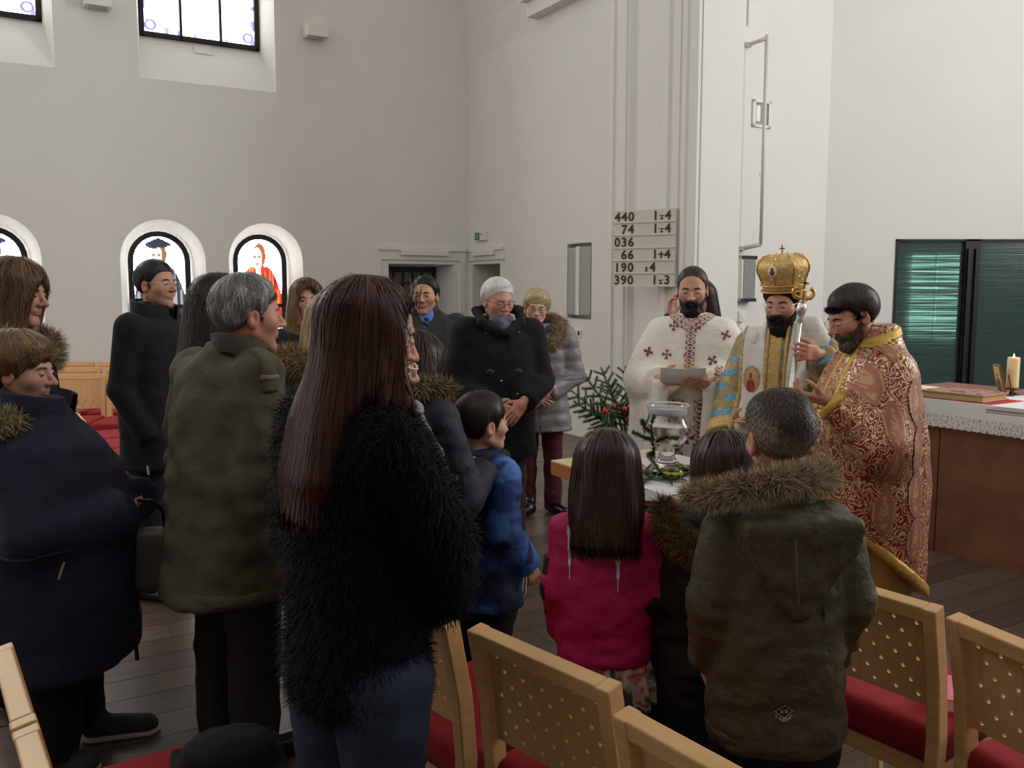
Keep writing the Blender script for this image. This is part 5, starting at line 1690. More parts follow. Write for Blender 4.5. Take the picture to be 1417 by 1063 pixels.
        used = np.unique(Q); rm = -np.ones(len(V), int); rm[used] = np.arange(len(used))
        return mesh_obj(name, V[used], rm[Q], m, parent or self.root, True, col=C[used])

def folds(a=.010, fx=7, fz=3, b=.004):
    return lambda V, N: a * vnoise(V * A3(fx, fx, fz)) + b * vnoise(V * A3(fx * 2.6, fx * 2.6, fz * 3.5) + 7)
def tprof(H, sh=.2, ch=(.19, .125), wa=(.185, .12), hip=(.2, .135), hem=.5, hw=(.21, .145), neck=.062, yo=0.0, ny=None, belly=0.0):
    """standard coat silhouette"""
    ny = -.012 if ny is None else ny
    return [(hem, hw[0], hw[1], 0), (.50 * H if hem < .49 * H else hem + .02, hip[0], hip[1], 0 + belly * .5), (.62 * H, wa[0], wa[1], yo + belly), (.72 * H, ch[0], ch[1], yo), (.785 * H, sh * .98, ch[1] * .92, yo - .005), (.815 * H, sh * .86, ch[1] * .78, yo - .01), (.84 * H, sh * .55, .085, yo + ny), (.862 * H, neck + .012, .066, yo + ny), (.878 * H, neck, .06, yo + ny)]
def clothm(name, rgb, rough=.85, bump=.25, bscale=220, var=.12, vscale=9, **k):
    k.setdefault('wrinkle', .35); return mat(name, sRGB(*rgb), rough, bump=bump, bscale=bscale, var=var, vscale=vscale, **k)
# ------------------------------------------------------------------ the congregation
def G(px, Y, row=520):
    p = atY(px, row, Y); return (p[0], p[1])
def Z(py, Y): return float(atY(708, py, Y)[2])
def arms_of(sh, zs, e, w, ey=0.0):
    """mirror a right arm"""
    R_ = ((sh, -.005, zs), tuple(e), tuple(w)); return [R_, tuple((-p[0], p[1], p[2]) for p in R_)]
BLK = clothm('black_wool', (17, 17, 19), .9)
DARKT = clothm('black_trousers', (16, 16, 19), .85)
BLKSHOE = mat('black_leather', sRGB(14, 13, 13), .3)
def ring_collar(fig, name, m, c, r, z0, z1, th=.012, tilt=0.0, flare=.012, parent=None, gap=None, sq=1.15):
    """stand-up collar: a slightly flared ring"""
    V, F = [], []; n = 40
    for i in range(n + 1):
        a = -PI / 2 + 2 * PI * i / n
        if gap is not None:
            a = PI / 2 + gap + (2 * PI - 2 * gap) * i / n
        for (rr, z) in ((r, z0), (r + flare, z1), (r + flare + th, z1 - .004), (r + th + .006, z0)):
            V.append((c[0] + rr * math.cos(a) * sq, c[1] + rr * math.sin(a), z + tilt * math.sin(a)))
    for i in range(n):
        for k in range(3): F.append((i*4+k, i*4+k+1, i*4+4+k+1, i*4+4+k))
    return mesh_obj(name, V, F, m, parent or fig.root, True)
def tube_f(path, r):
    P_ = [np.float32(p) for p in path]; rs = r if isinstance(r, (list, tuple)) else [r] * len(P_)
    def f(P):
        d = None
        for a, b, r0, r1 in zip(P_[:-1], P_[1:], rs[:-1], rs[1:]):
            e = rc(P, a, b, r0, r1); d = e if d is None else smin(d, e, .012)
        return d
    A = np.array(P_); mr = max(rs)
    return f, A.min(0) - mr - .02, A.max(0) + mr + .02
def long_hair(fig, prof, color, face=(0, .105, -.05, .062, .075, .125), n=9000, steps=11, seg=.034, width=.003, tip=None, streak=None, jit=.07, wave=0.0, sep=True, locks=None, cvar=.3, h=.009, nn=2.2, th=.008):
    lf = lofter(prof, nn)
    def pr(P):
        d = lf(P)
        if locks is not None: d = smin(d, locks(P), .03)
        return d
    cut = face if callable(face) else (lambda P: -ell(P, face[:3], face[3:]))
    def comb(P, N, s_):
        d = P - A3(0, -.02, .14); d[:, 2] = -np.abs(d[:, 2]) - .03
        dn = np.zeros_like(P); dn[:, 2] = -1
        w_ = np.clip((.10 - P[:, 2]) / .12, 0, 1)[:, None]
        d = d / np.linalg.norm(d, axis=1, keepdims=True) * (1 - w_) + dn * w_
        if wave: d[:, 0] += wave * np.sin(P[:, 2] * 60 + P[:, 1] * 25); d[:, 1] += wave * np.cos(P[:, 2] * 55 + P[:, 0] * 25)
        return d
    z0 = min(p[0] for p in prof)
    fig.hair(color, tip=tip, prims=pr, cut=cut, n=n, steps=steps, seg=seg, width=width, comb=comb, lo=(-.26, -.28, z0 - .04), hi=(.26, .22, .17), jit=jit, streak=streak, line=.05, h=h, cvar=cvar, lev_j=.008, nape=-.09, zfree=z0 + .035, zend=z0 - .01, th=th)
def buttons(fig, pts, m, r=.011, parent=None, axis=(0, 1, 0)):
    for p in pts:
        q = Vector(axis).to_track_quat('Z', 'Y').to_matrix().to_4x4()
        MB().lathe([(r, 0), (r, .004), (r * .7, .006), (r * .2, .005)], 14).build('button', m, parent or fig.root, True, M=Matrix.Translation(Vector(p)) @ q)
def on_front(fig, x, z, y0=.7, d=(0, -1, 0)):
    h_, n_, _, _ = fig.getbvh().ray_cast(Vector((x, y0, z)), Vector(d), 2.0)
    return h_, n_

# 1 ---- stout woman in navy coat, in profile
f = Fig(G(76, 2.95, 700), (1, .10), 'short brown haired woman in navy coat with fur hood, in profile', 1.47)
hc = f.px(38, 512, 2.98)
f.head(c=(0.0, hc[1], 1.345), yaw=-.05, pitch=.10, s=.97, skin=(198, 150, 132), fem=1, jaw=.004, nose=1.1, brow=(90, 68, 52), look=(0, -.3), lid=.6)
f.hair((92, 68, 48), tip=(126, 98, 68), th=.026, line=.042, side=-.004, nape=-.085, n=7500, steps=7, seg=.014, jit=.22, streak=((146, 118, 82), .0), cvar=.3,
       prims=lambda P: ell(P, (0, -.055, .045), (.102, .092, .095)))
A = [((.17, -.04, 1.06), (.255, .03, .85), (.09, .26, .88), (.10, .098, .078)), ((-.17, -.04, 1.06), (-.25, .02, .86), (-.12, .25, .88), (.10, .095, .076))]
f.trunk(.17, arms=[a[:3] for a in A])
f.hand((.07, .24, .88), (-.95, -.1, -.2), (0, -1, -.2), 1, curl=.9, s=.8); f.hand((-.09, .23, .87), (.9, -.1, -.2), (0, -1, -.2), -1, curl=.9, s=.8)
f.finish()
NAVY = clothm('navy_wool', (40, 36, 58), .9, var=.18, vscale=6)
f.coat([(.36, .28, .245, -.01), (.62, .28, .255, -.005), (.85, .27, .25, .005), (1.02, .25, .225, -.01), (1.10, .235, .19, -.03), (1.17, .17, .14, -.045), (1.245, .10, .10, -.05), (1.27, .082, .085, -.045)], A, NAVY, disp=folds(.012, 6, 5, .005), name='coat', h=.015)
cc = f.cobj
ring_collar(f, 'collar', NAVY, (0, -.035, 0), .085, 1.20, 1.285, .014, -.02, .02, cc, gap=.35)
tf, lo, hi = tube_f([(-.12, .0, 1.21), (-.17, -.1, 1.2), (-.1, -.2, 1.19), (.05, -.225, 1.185), (.16, -.18, 1.185), (.195, -.10, 1.195), (.17, -.03, 1.205)], [.03, .045, .055, .058, .055, .05, .022])
f.fur(tf, lo, hi, (136, 122, 92), n=6500, length=.030, width=.003, droop=.2, tip=(170, 156, 122), name='fur_hood_trim', streak=((100, 84, 58), -.1))
f.overlay('waist_seam', lambda P: np.abs(P[:, 2] - .80 - .03 * P[:, 1]) - .004, .003, NAVY, h=.008, parent=cc)
for (x, y, z) in ((.30, .14, .78),):
    MB().tube([(x + .0, y, z), (x - .005, y - .02, z - .055)], .004, 6).build('zipper', METS, cc)
MB().tube([(0, .31, 1.02), (.004, .314, .99)], .005, 6).build('zipper_pull', METS, cc)
MB().tube([tuple(f.tohead(np.array([p], np.float32))[0]) for p in [(.083 + .0 * k, -.012 + .008 * math.sin(k), -.05 + .012 * math.cos(k)) for k in np.linspace(0, 2 * PI, 13)]], .0022, 6).build('earring', mat('copper_hoop', sRGB(150, 66, 30), .3, .8), f.root, True)
f.legs(DARKT, top=.62, hw=.10, r=(.13, .105, .09)); f.shoes(mat('grey_suede', sRGB(54, 54, 54), .8), hw=.11, L=.25, sole=mat('pale_sole', sRGB(176, 170, 158), .7), dy=(.10, -.02))
# her handbag
hb = f.px(205, 775, 3.06); wp = f.root.matrix_basis @ Vector((hb[0], hb[1], 0))
b = empty('handbag', (wp.x, wp.y, .55), .2, 'grey leather handbag hanging in front of navy coat', 'handbag')
BAG = mat('grey_bag_leather', sRGB(92, 88, 82), .5, var=.1)
V, Q = surf(lambda P: rbox(P, (0, 0, .12), (.085, .05, .11), .03), (-.13, -.09, -.02), (.13, .09, .27), .012)
mesh_obj('bag_body', V, Q, BAG, b, True)
MB().tube([(-.06, 0, .22), (-.055, 0, .29), (-.025, 0, .33), (.025, 0, .33), (.055, 0, .29), (.06, 0, .22)], .007, 8).build('handle', BLKSHOE, b, True)
MB().sweep([(-.03, -.02, .02), (-.05, -.03, -.12), (-.045, -.03, -.24)], .014, .003).build('dangling_strap', BLKSHOE, b)

# 2 ---- brown haired woman behind her
f = Fig(G(10, 3.4, 440), (1, .06), 'long brown haired woman in black coat with big fur collar', 1.73)
f.head(c=(0, .045, Z(408, 3.4) + .005), yaw=-.06, pitch=.14, skin=(186, 138, 120), fem=1, nose=1.15, brow=(70, 50, 38), lid=.62, look=(0, -.3))
long_hair(f, [(-.30, .115, .075, -.035), (-.15, .112, .09, -.025), (0, .100, .108, -.018), (.07, .092, .108, -.016), (.115, .066, .082, -.018), (.14, .02, .03, -.02)], (84, 58, 40), tip=(112, 84, 60), face=(0, .125, -.05, .07, .09, .135), n=7000, steps=9, seg=.03, streak=((120, 92, 66), -.1), wave=.25)
A = arms_of(.18, 1.38, (.24, -.02, 1.09), (.17, .16, .98))
f.trunk(.17, arms=A); f.hand((.17, .16, .98), (-.4, .8, -.3), (0, -.3, -.9), 1, curl=.6); f.hand((-.17, .16, .98), (.4, .8, -.3), (0, -.3, -.9), -1, curl=.6); f.finish()
f.coat(tprof(1.73, .20, (.20, .16), (.2, .16), (.21, .17), .6, (.23, .18)), A, BLK, disp=folds())
tf, lo, hi = tube_f([(-.03, .13, 1.36), (-.11, .09, 1.40), (-.14, .0, 1.44), (-.10, -.11, 1.45), (0, -.14, 1.455), (.10, -.11, 1.45), (.15, -.01, 1.43), (.12, .10, 1.40), (.03, .14, 1.36)], .045)
f.fur(tf, lo, hi, (120, 100, 76), n=11000, length=.036, width=.0024, droop=.3, tip=(156, 136, 106), name='fur_collar', streak=((84, 66, 48), 0))
f.legs(DARKT); f.shoes(BLKSHOE, L=.24)

# 3 ---- man in black coat with rimless glasses
f = Fig(G(216, 4.6, 520), (.93, -.22), 'dark haired man with glasses in long black coat by the window', 1.78)
f.head(c=(0, .03, Z(395, 4.6) + .002), yaw=-.10, pitch=-.02, skin=(196, 146, 118), jaw=.004, shade=(120, 96, 84), shade_amt=.25, nose=1.05, brow=(40, 32, 28), lid=.5)
f.hair((36, 32, 30), temple=.022, line=.068, side=.004, nape=-.07, th=.009, streak=((78, 74, 72), -.25), comb=lambda P, N, s_: np.stack([P[:, 0] * 4, -.5 - 4 * np.clip(-P[:, 1], -.05, .05), -.8 - 0 * P[:, 0]], 1))
f.glasses(METS, w=.02, hh=.014)
A = arms_of(.185, 1.43, (.235, -.04, 1.12), (.18, .07, .87))
f.trunk(.19, arms=A); f.hand((.15, .04, .87), (-.1, .3, -1), (-1, 0, 0), 1, curl=.6); f.hand((-.15, .04, .87), (.1, .3, -1), (1, 0, 0), -1, curl=.6); f.finish()
f.coat(tprof(1.78, .215, (.21, .165), (.205, .16), (.205, .16), .70, (.215, .175)), A, BLK, disp=folds(.009, 6, 4))
ring_collar(f, 'collar', BLK, (0, .01, 0), .082, 1.455, 1.555, .016, -.018, .014, f.cobj, gap=.28)
for z in (1.50, 1.47):
    MB().ball((.105, .035, z + .01), .006, 8, 6).build('snap_stud', METS, f.cobj)
f.legs(DARKT, hw=.095, r=(.11, .085, .075)); f.shoes(mat('polished_black_shoe', sRGB(10, 10, 10), .12), L=.30, dy=(.05, -.03), turn=.1)

# 4 ---- woman hidden behind olive jacket
f = Fig(G(302, 3.75, 450), (.75, .66), 'woman with long dark wavy hair half hidden behind olive jacket', 1.63)
f.head(c=(0, .02, Z(434, 3.75) + .03), yaw=.05, pitch=.05, skin=(190, 142, 120), fem=1)
long_hair(f, [(-.42, .15, .08, -.10), (-.25, .16, .095, -.075), (-.1, .135, .11, -.045), (0, .112, .118, -.03), (.07, .095, .11, -.02), (.12, .06, .08, -.02), (.142, .02, .03, -.02)], (44, 26, 22), n=7000, steps=10, seg=.035, wave=.45, jit=.14, streak=((66, 40, 32), -.2))
A = arms_of(.17, 1.29, (.22, -.02, 1.0), (.16, .14, .88))
f.trunk(.16, arms=A); f.hand((.16, .14, .88), (-.4, .8, -.3), (0, -.3, -.9), 1, curl=.6); f.hand((-.16, .14, .88), (.4, .8, -.3), (0, -.3, -.9), -1, curl=.6); f.finish()
f.coat(tprof(1.63, .185, (.19, .14), (.185, .135), (.2, .15), .62, (.21, .16)), A, clothm('dark_plum_wool', (34, 20, 24)), disp=folds())
f.legs(DARKT); f.shoes(BLKSHOE, L=.25)

# 5 ---- grey haired man in olive jacket
f = Fig(G(320, 2.95, 640), (.64, .77), 'grey haired man in olive field jacket seen from behind', 1.69)
hc = f.px(346, 437, 2.95)
f.head(c=(hc[0], hc[1] + .0, Z(437, 2.95)), yaw=-.32, pitch=.03, s=1.03, skin=(196, 138, 118), jaw=.005, shade=(132, 104, 92), shade_amt=.35, nose=1.1, brow=(110, 104, 98))
f.hair((104, 102, 100), temple=.015, th=.015, line=.060, side=.002, nape=-.085, n=8000, steps=6, seg=.011, jit=.28, streak=((182, 181, 179), .15), cvar=.3, width=.0026)
A = [((.18, -.01, 1.34), (.235, -.05, 1.02), (.215, .06, .70)), ((-.18, -.01, 1.34), (-.24, -.02, 1.02), (-.18, .14, .86))]
f.trunk(.18, arms=A); f.hand((.215, .06, .71), (-.05, .25, -1), (-1, 0, 0), 1, curl=.7, s=1.0); f.hand((-.18, .14, .86), (.4, .8, -.3), (0, -.3, -.9), -1, curl=.6); f.finish()
OLV = clothm('olive_cotton', (82, 76, 60), .88, .2, 260, .14, 7)
def dz5(V, N): return .012 * vnoise(V * A3(5, 5, 4)) + .011 * vnoise(V * A3(11, 11, 15) + 3) + .006 * vnoise(V * A3(24, 24, 26))
f.coat([(.60, .235, .20, -.03), (.75, .225, .19, -.025), (.95, .215, .175, -.015), (1.1, .21, .165, -.015), (1.25, .205, .145, -.02), (1.345, .19, .115, -.02), (1.39, .14, .09, -.015), (1.425, .082, .078, 0), (1.45, .07, .07, .005)], A, OLV, disp=dz5, ar=(.088, .078, .062), hem=lambda P: (.60 + .05 * np.clip((P[:, 1] + .1) / .3, 0, 1)) - P[:, 2])
oc = f.cobj
nb = f.hc + f.R @ A3(0, -.03, -.13)
ring_collar(f, 'collar', clothm('dark_olive_collar', (62, 56, 46)), (nb[0], nb[1] - .005, 0), .062, 1.40, 1.462, .014, -.02, .010, oc)
for (z, w_, c_) in ((1.275, .05, (118, 106, 84)), (1.245, .042, (84, 76, 60))):
    f.decal('shoulder_tab', (.26, -.01, z), (0, 1, 0), (0, 0, 1), (w_, .018), lambda u, v, c_=c_: (np.tile(srgb3(*c_), (len(u), 1)), np.abs(u) < 2), PRINT, oc, res=.006, off=.004, depth=.6) if False else None
f.overlay('shoulder_strap', lambda P: np.maximum(np.maximum(np.abs(P[:, 1] + .02) - .022, 1.30 - P[:, 2]), np.maximum(.10 - P[:, 0], P[:, 0] - .30)), .007, OLV, h=.008, parent=oc)
f.overlay('rank_tab', lambda P: np.maximum(np.maximum(np.abs(P[:, 1] + .02) - .028, np.abs(P[:, 2] - 1.345) - .010), .14 - P[:, 0]), .011, clothm('tan_tape', (128, 114, 90)), h=.007, parent=oc)
f.overlay('hem_band', lambda P: np.maximum(P[:, 2] - .655, .61 - P[:, 2]), .004, OLV, h=.014, parent=oc)
f.legs(clothm('dark_olive_trousers', (36, 32, 28)), hw=.095, r=(.115, .09, .08)); f.shoes(BLKSHOE, L=.29)

# 6 ---- woman with highlighted hair by the window
f = Fig(G(425, 5.45, 430), (.2, -.98), 'woman with shoulder length highlighted hair standing by the arched window', 1.64)
f.head(c=(0, .02, Z(418, 5.45) + .01), yaw=.12, pitch=.05, s=.98, skin=(206, 158, 134), fem=1, brow=(40, 28, 22), browt=.0036, look=(.35, 0), lid=.42)
long_hair(f, [(-.20, .125, .09, -.03), (-.08, .12, .105, -.03), (.03, .105, .112, -.025), (.08, .094, .108, -.02), (.12, .062, .08, -.02), (.142, .02, .03, -.02)], (44, 32, 26), tip=(176, 138, 92), face=(0, .13, -.03, .078, .115, .15), n=6000, steps=9, seg=.028, wave=.35, jit=.12)
A = arms_of(.165, 1.30, (.215, -.02, 1.02), (.1, .19, .96))
f.trunk(.16, arms=A); f.hand((.1, .19, .96), (-.9, .3, -.1), (0, -1, 0), 1, curl=.5); f.hand((-.1, .19, .96), (.9, .3, -.1), (0, -1, 0), -1, curl=.5); f.finish()
f.coat(tprof(1.64, .185, (.18, .13), (.17, .12), (.19, .14), .7, (.2, .145)), A, clothm('dark_navy_knit', (22, 24, 30)), disp=folds())
f.legs(DARKT); f.shoes(BLKSHOE, L=.24)

# 7 ---- blond woman with fur collar behind the shaggy coat
f = Fig(G(460, 3.5, 520), (.90, .38), 'long haired blond woman with fur collar behind the shaggy black coat', 1.60)
hc = f.px(472, 454, 3.5)
f.head(c=(0, hc[1], hc[2]), yaw=-.02, pitch=.12, s=1.0, skin=(208, 162, 142), fem=1, brow=(140, 110, 80), lid=.6)
long_hair(f, [(-.26, .12, .085, -.06), (-.1, .12, .10, -.045), (0, .105, .112, -.03), (.07, .095, .112, -.02), (.115, .066, .086, -.02), (.14, .02, .03, -.02)], (166, 130, 90), tip=(196, 160, 114), face=(0, .125, -.05, .068, .085, .13), n=6000, steps=9, seg=.028, streak=((206, 170, 122), .0))
A = arms_of(.17, 1.24, (.22, -.02, .97), (.14, .17, .88))
f.trunk(.16, arms=A); f.hand((.14, .17, .88), (-.6, .7, -.2), (0, -.4, -.9), 1, curl=.6); f.hand((-.14, .17, .88), (.6, .7, -.2), (0, -.4, -.9), -1, curl=.6); f.finish()
f.coat(tprof(1.58, .185, (.18, .14), (.18, .14), (.2, .15), .55, (.21, .16)), A, clothm('charcoal_coat', (40, 38, 40)), disp=folds())
fz = hc[2] - .16
tf, lo, hi = tube_f([(-.14, .03, fz), (-.15, -.07, fz + .02), (-.06, -.165, fz + .03), (.05, -.175, fz + .03), (.15, -.08, fz + .02), (.16, .02, fz)], .045)
f.fur(tf, lo, hi, (128, 104, 74), n=9000, length=.034, width=.0024, droop=.25, tip=(176, 150, 112), name='fur_collar', streak=((92, 70, 46), 0))
f.legs(DARKT); f.shoes(BLKSHOE, L=.24)
# 7b ---- woman with white glasses and grey scarf, almost hidden by the long brown hair
f = Fig(G(520, 2.66, 560), (.95, .22), 'woman with white framed glasses and pale grey scarf, mostly hidden', 1.54)
hc = f.px(529, 506, 2.66)
f.head(c=(0, hc[1], hc[2]), yaw=-.02, pitch=.18, s=1.0, skin=(212, 168, 148), fem=1, brow=(120, 92, 70), lid=.6)
f.hair((96, 70, 52), th=.016, line=.045, side=-.02, nape=-.085, n=4500)
f.glasses(mat('white_acetate', sRGB(226, 224, 220), .35), w=.024, hh=.017, r=.0026)
A = arms_of(.15, 1.20, (.19, -.02, .95), (.12, .15, .86))
f.trunk(.14, arms=A); f.hand((.12, .15, .86), (-.6, .7, -.2), (0, -.4, -.9), 1, curl=.6, s=.9); f.hand((-.12, .15, .86), (.6, .7, -.2), (0, -.4, -.9), -1, curl=.6, s=.9); f.finish()
f.coat(tprof(1.54, .165, (.16, .125), (.16, .125), (.18, .135), .55, (.19, .14)), A, clothm('charcoal_coat', (40, 38, 40)), disp=folds())
GREYS = clothm('light_grey_scarf', (138, 132, 138), .9, .3, 140)
sz_ = hc[2] - .135; sy = hc[1]
f.mk('scarf', *tube_f([(-.07, sy + .04, sz_), (-.085, sy - .04, sz_ + .02), (0, sy - .09, sz_ + .03), (.085, sy - .03, sz_ + .02), (.075, sy + .05, sz_), (.0, sy + .085, sz_ - .01), (-.07, sy + .04, sz_)], .034), .010, GREYS, folds(.008, 16, 16))
f.mk('scarf_tail', *tube_f([(.05, sy + .08, sz_ - .02), (.07, .165, 1.12), (.075, .175, .98), (.075, .18, .82)], [.032, .036, .036, .034]), .010, GREYS, folds(.006, 14, 8))
f.legs(DARKT); f.shoes(BLKSHOE, L=.24)

# 8 ---- woman in shaggy black coat, nearest
f = Fig(G(488, 1.88, 620), (.70, .71), 'woman with very long brown hair in shaggy black coat and jeans', 1.66)
hc = f.px(515, 464, 1.9)
f.head(c=(hc[0], hc[1], Z(464, 1.9)), yaw=-.36, pitch=.26, s=.97, skin=(206, 152, 132), fem=1, brow=(60, 40, 30), lid=.62, nose=1.0)
def lk(P):
    a = rc(P, (.085, .02, .02), (.125, .03, -.14), .03, .034)
    b = rc(P, (.125, .03, -.14), (.115, .12, -.30), .034, .022)
    return smin(a, b, .03)
Rk = f.R; f.R = rotm(-.30, .06, 0)
long_hair(f, [(-.38, .07, .035, -.135, -.02), (-.31, .115, .048, -.13, -.015), (-.18, .115, .064, -.095, -.01), (-.08, .094, .082, -.05), (0, .081, .094, -.028), (.06, .076, .094, -.02), (.10, .056, .076, -.018), (.128, .02, .03, -.016)], (64, 36, 27), tip=(88, 52, 37), face=lambda P: np.where(P[:, 2] > -.24, (P[:, 1] - np.interp(P[:, 2], [-.24, -.16, -.06, .03, .065, .10], [.12, .05, .018, .022, .055, .12])) * .8, -1.0), n=15000, steps=13, seg=.038, width=.0026, jit=.045, streak=((98, 58, 40), -.12), locks=lk, cvar=.32, h=.008, th=.005)
f.R = Rk
eA = f.px(622, 745, 1.80); wA = f.px(618, 838, 1.86)
A = [((.145, -.01, 1.32), (eA[0] - .02, eA[1] - .01, eA[2]), (wA[0] - .03, wA[1] + .01, wA[2]), (.068, .066, .058)), ((-.145, -.01, 1.32), (-.19, .0, 1.06), (-.12, .17, .95), (.072, .068, .06))]
f.trunk(.14, arms=[a[:3] for a in A]); f.hand((wA[0] - .03, wA[1], wA[2] + .02), (-.2, .6, -.7), (-1, 0, 0), 1, curl=.7, s=.9); f.hand((-.12, .17, .95), (.5, .7, -.3), (0, -.3, -.9), -1, curl=.6, s=.9); f.finish()
SHAG = clothm('black_fur_base', (13, 13, 14), .95)
f.coat([(.73, .16, .125, 0), (.82, .165, .13, 0), (1.0, .16, .12, 0), (1.15, .155, .115, -.005), (1.27, .155, .105, -.01), (1.335, .145, .085, -.01), (1.375, .1, .07, -.01), (1.41, .06, .06, .0)], A, SHAG, disp=folds(.010, 14, 10))
f.fur(f.cf, f.cb[0], f.cb[1], (17, 17, 18), n=42000, length=.032, width=.0026, droop=1.2, tip=(25, 25, 27), name='shaggy_pile', parent=f.cobj, h=.016, shell=False, jit=.5, out=.8)
f.legs(clothm('blue_denim', (52, 66, 92), .85, .35, 320, .2, 12), top=.86, hw=.088, r=(.112, .08, .062)); f.shoes(BLKSHOE, L=.24)

# 9 ---- woman in navy coat with an arm round the boy
f = Fig(G(568, 3.08, 600), (.72, .69), 'dark auburn haired woman in navy coat with arm around the boy', 1.53)
f.head(c=(.0, .03, Z(515, 3.0)), yaw=-.05, pitch=.15, skin=(206, 160, 140), fem=1, brow=(50, 30, 26))
long_hair(f, [(-.2, .11, .08, -.05), (-.08, .112, .1, -.04), (.03, .102, .112, -.025), (.08, .092, .106, -.02), (.12, .06, .08, -.02), (.14, .02, .03, -.02)], (46, 22, 20), n=5000, steps=8, seg=.026)
hw = f.px(690, 654, 3.12); eB = f.px(640, 690, 2.98)
A = [((.165, -.01, 1.18), (eB[0], eB[1], eB[2]), (hw[0] - .02, hw[1] - .05, hw[2] + .02)), ((-.165, -.01, 1.18), (-.22, 0, .92), (-.12, .17, .84))]
f.trunk(.15, arms=A); f.hand((hw[0] - .02, hw[1] - .05, hw[2] + .02), (.55, .75, -.45), (-.5, -.2, -.85), 1, curl=.8, s=.9); f.hand((-.12, .17, .84), (.6, .7, -.2), (0, -.4, -.9), -1, curl=.6, s=.9); f.finish()
NAV2 = clothm('dark_navy_nylon', (24, 26, 40), .7, .12, 120)
f.coat(tprof(1.53, .18, (.18, .14), (.18, .14), (.19, .15), .52, (.2, .155)), A, NAV2, disp=folds(.008, 8, 10, .005), ar=(.08, .072, .056))
tf, lo, hi = tube_f([(-.13, .05, 1.28), (-.13, -.08, 1.29), (0, -.14, 1.30), (.13, -.08, 1.29), (.14, .05, 1.28)], .026)
f.fur(tf, lo, hi, (92, 76, 54), n=6500, length=.03, width=.0024, droop=.2, tip=(150, 132, 100), name='fur_collar')
f.legs(DARKT); f.shoes(BLKSHOE, L=.24)

# 10 ---- boy in blue camouflage jacket
f = Fig(G(668, 3.25, 640), (.80, .60), 'dark haired boy in blue camouflage print jacket', 1.24)
f.head(c=(0, .005, Z(589, 3.25) + .005), yaw=-.12, pitch=.0, s=.94, skin=(214, 166, 142), child=1, fem=.6, nose=.85, brow=(50, 36, 28), browt=.0032)
f.hair((44, 34, 28), th=.011, line=.045, side=-.004, nape=-.07, n=6500, steps=6, seg=.012)
A = [((.135, -.01, .96), (.175, -.03, .76), (.15, .10, .60), (.07, .062, .05)), ((-.135, -.01, .96), (-.175, -.03, .76), (-.14, .12, .62), (.07, .062, .05))]
f.trunk(.13, arms=[a[:3] for a in A]); f.hand((.15, .10, .605), (-.1, .5, -.85), (-1, 0, 0), 1, curl=.6, s=.74); f.hand((-.14, .12, .62), (.1, .5, -.85), (1, 0, 0), -1, curl=.6, s=.74); f.finish()
def camo(V):
    n1 = vnoise(V * A3(11, 11, 9)); n2 = vnoise(V * A3(17, 17, 14) + 9)
    C = np.tile(srgb3(28, 58, 116), (len(V), 1)); C[n1 > .2] = srgb3(58, 104, 172); C[n1 < -.25] = srgb3(14, 26, 58); C[n2 > .5] = srgb3(20, 40, 84)
    return C
CAMO = mat('blue_camouflage_nylon', attr=True, rough=.6, bump=.2, bscale=60)
o = f.coat([(.45, .17, .135, -.005), (.6, .168, .13, 0), (.8, .158, .12, 0), (.92, .15, .108, 0), (.985, .13, .085, 0), (1.01, .08, .066, 0), (1.035, .058, .058, 0)], A, CAMO, disp=folds(.006, 12, 14, .004), h=.011)
a_ = o.data.attributes.new('Col', 'FLOAT_COLOR', 'POINT'); c4 = np.ones((len(o.data.vertices), 4), np.float32); c4[:, :3] = camo(f.cmesh[0]); a_.data.foreach_set('color', c4.ravel())
NV3 = clothm('navy_fleece', (24, 26, 44))
f.mk('hood', *tube_f([(-.07, .03, 1.0), (-.085, -.05, 1.0), (0, -.10, 1.0), (.085, -.05, 1.0), (.075, .03, 1.0)], .036), .011, NV3, folds(.005, 14, 14), o)
MB().tube([(.155, .085, .58), (.158, .078, .50)], .005, 6).build('pocket_zip', METS, o)
MB().tube([(.17, .06, .57), (.172, .052, .52)], .004, 6).build('pocket_zip', METS, o)
f.legs(DARKT, top=.55, hw=.07, r=(.085, .065, .058), hem=.04); f.shoes(BLKSHOE, hw=.08, L=.21)

# 11 ---- man in dark grey overcoat with blue shirt and tie
f = Fig(G(591, 5.75, 470), (.06, -1), 'dark haired man in grey overcoat, blue shirt and tie by the metal door', 1.74)
f.head(c=(.01, .02, Z(408, 5.75) - .01), yaw=-.22, pitch=.0, skin=(196, 146, 118), shade=(110, 88, 78), shade_amt=.25, brow=(28, 22, 20), look=(-.5, 0), lid=.45)
f.hair((26, 22, 20), temple=.02, line=.07, side=.006, th=.010, comb=lambda P, N, s_: np.stack([P[:, 0] * 4, -1 + 0 * P[:, 0], .1 - 5 * np.clip(.06 - P[:, 2], 0, .1)], 1))
A = arms_of(.19, 1.40, (.25, -.01, 1.09), (.055, .23, .985))
f.trunk(.19, arms=A); f.hand((.06, .235, .985), (-.75, .15, -.62), (0, -1, .1), 1, curl=.75); f.hand((-.045, .215, .985), (.7, .1, -.7), (0, -1, .1), -1, curl=.65); f.finish()
GCO = clothm('dark_grey_wool', (58, 58, 56), .9, .2, 300)
f.coat(tprof(1.74, .215, (.205, .14), (.2, .135), (.205, .145), .55, (.225, .16)), A, GCO, disp=folds(.006, 6, 5), sub=lambda P: -rc(P, (0, .14, 1.55), (0, .19, 1.24), .075, .004))
gc = f.cobj
for sx in (-1, 1):
    MB().add([(sx * .075, .05, 1.50), (sx * .13, .085, 1.42), (sx * .10, .128, 1.34), (sx * .012, .158, 1.18), (sx * .03, .122, 1.36)], [(0, 1, 2, 4), (4, 2, 3)]).build('lapel', GCO, gc, True)
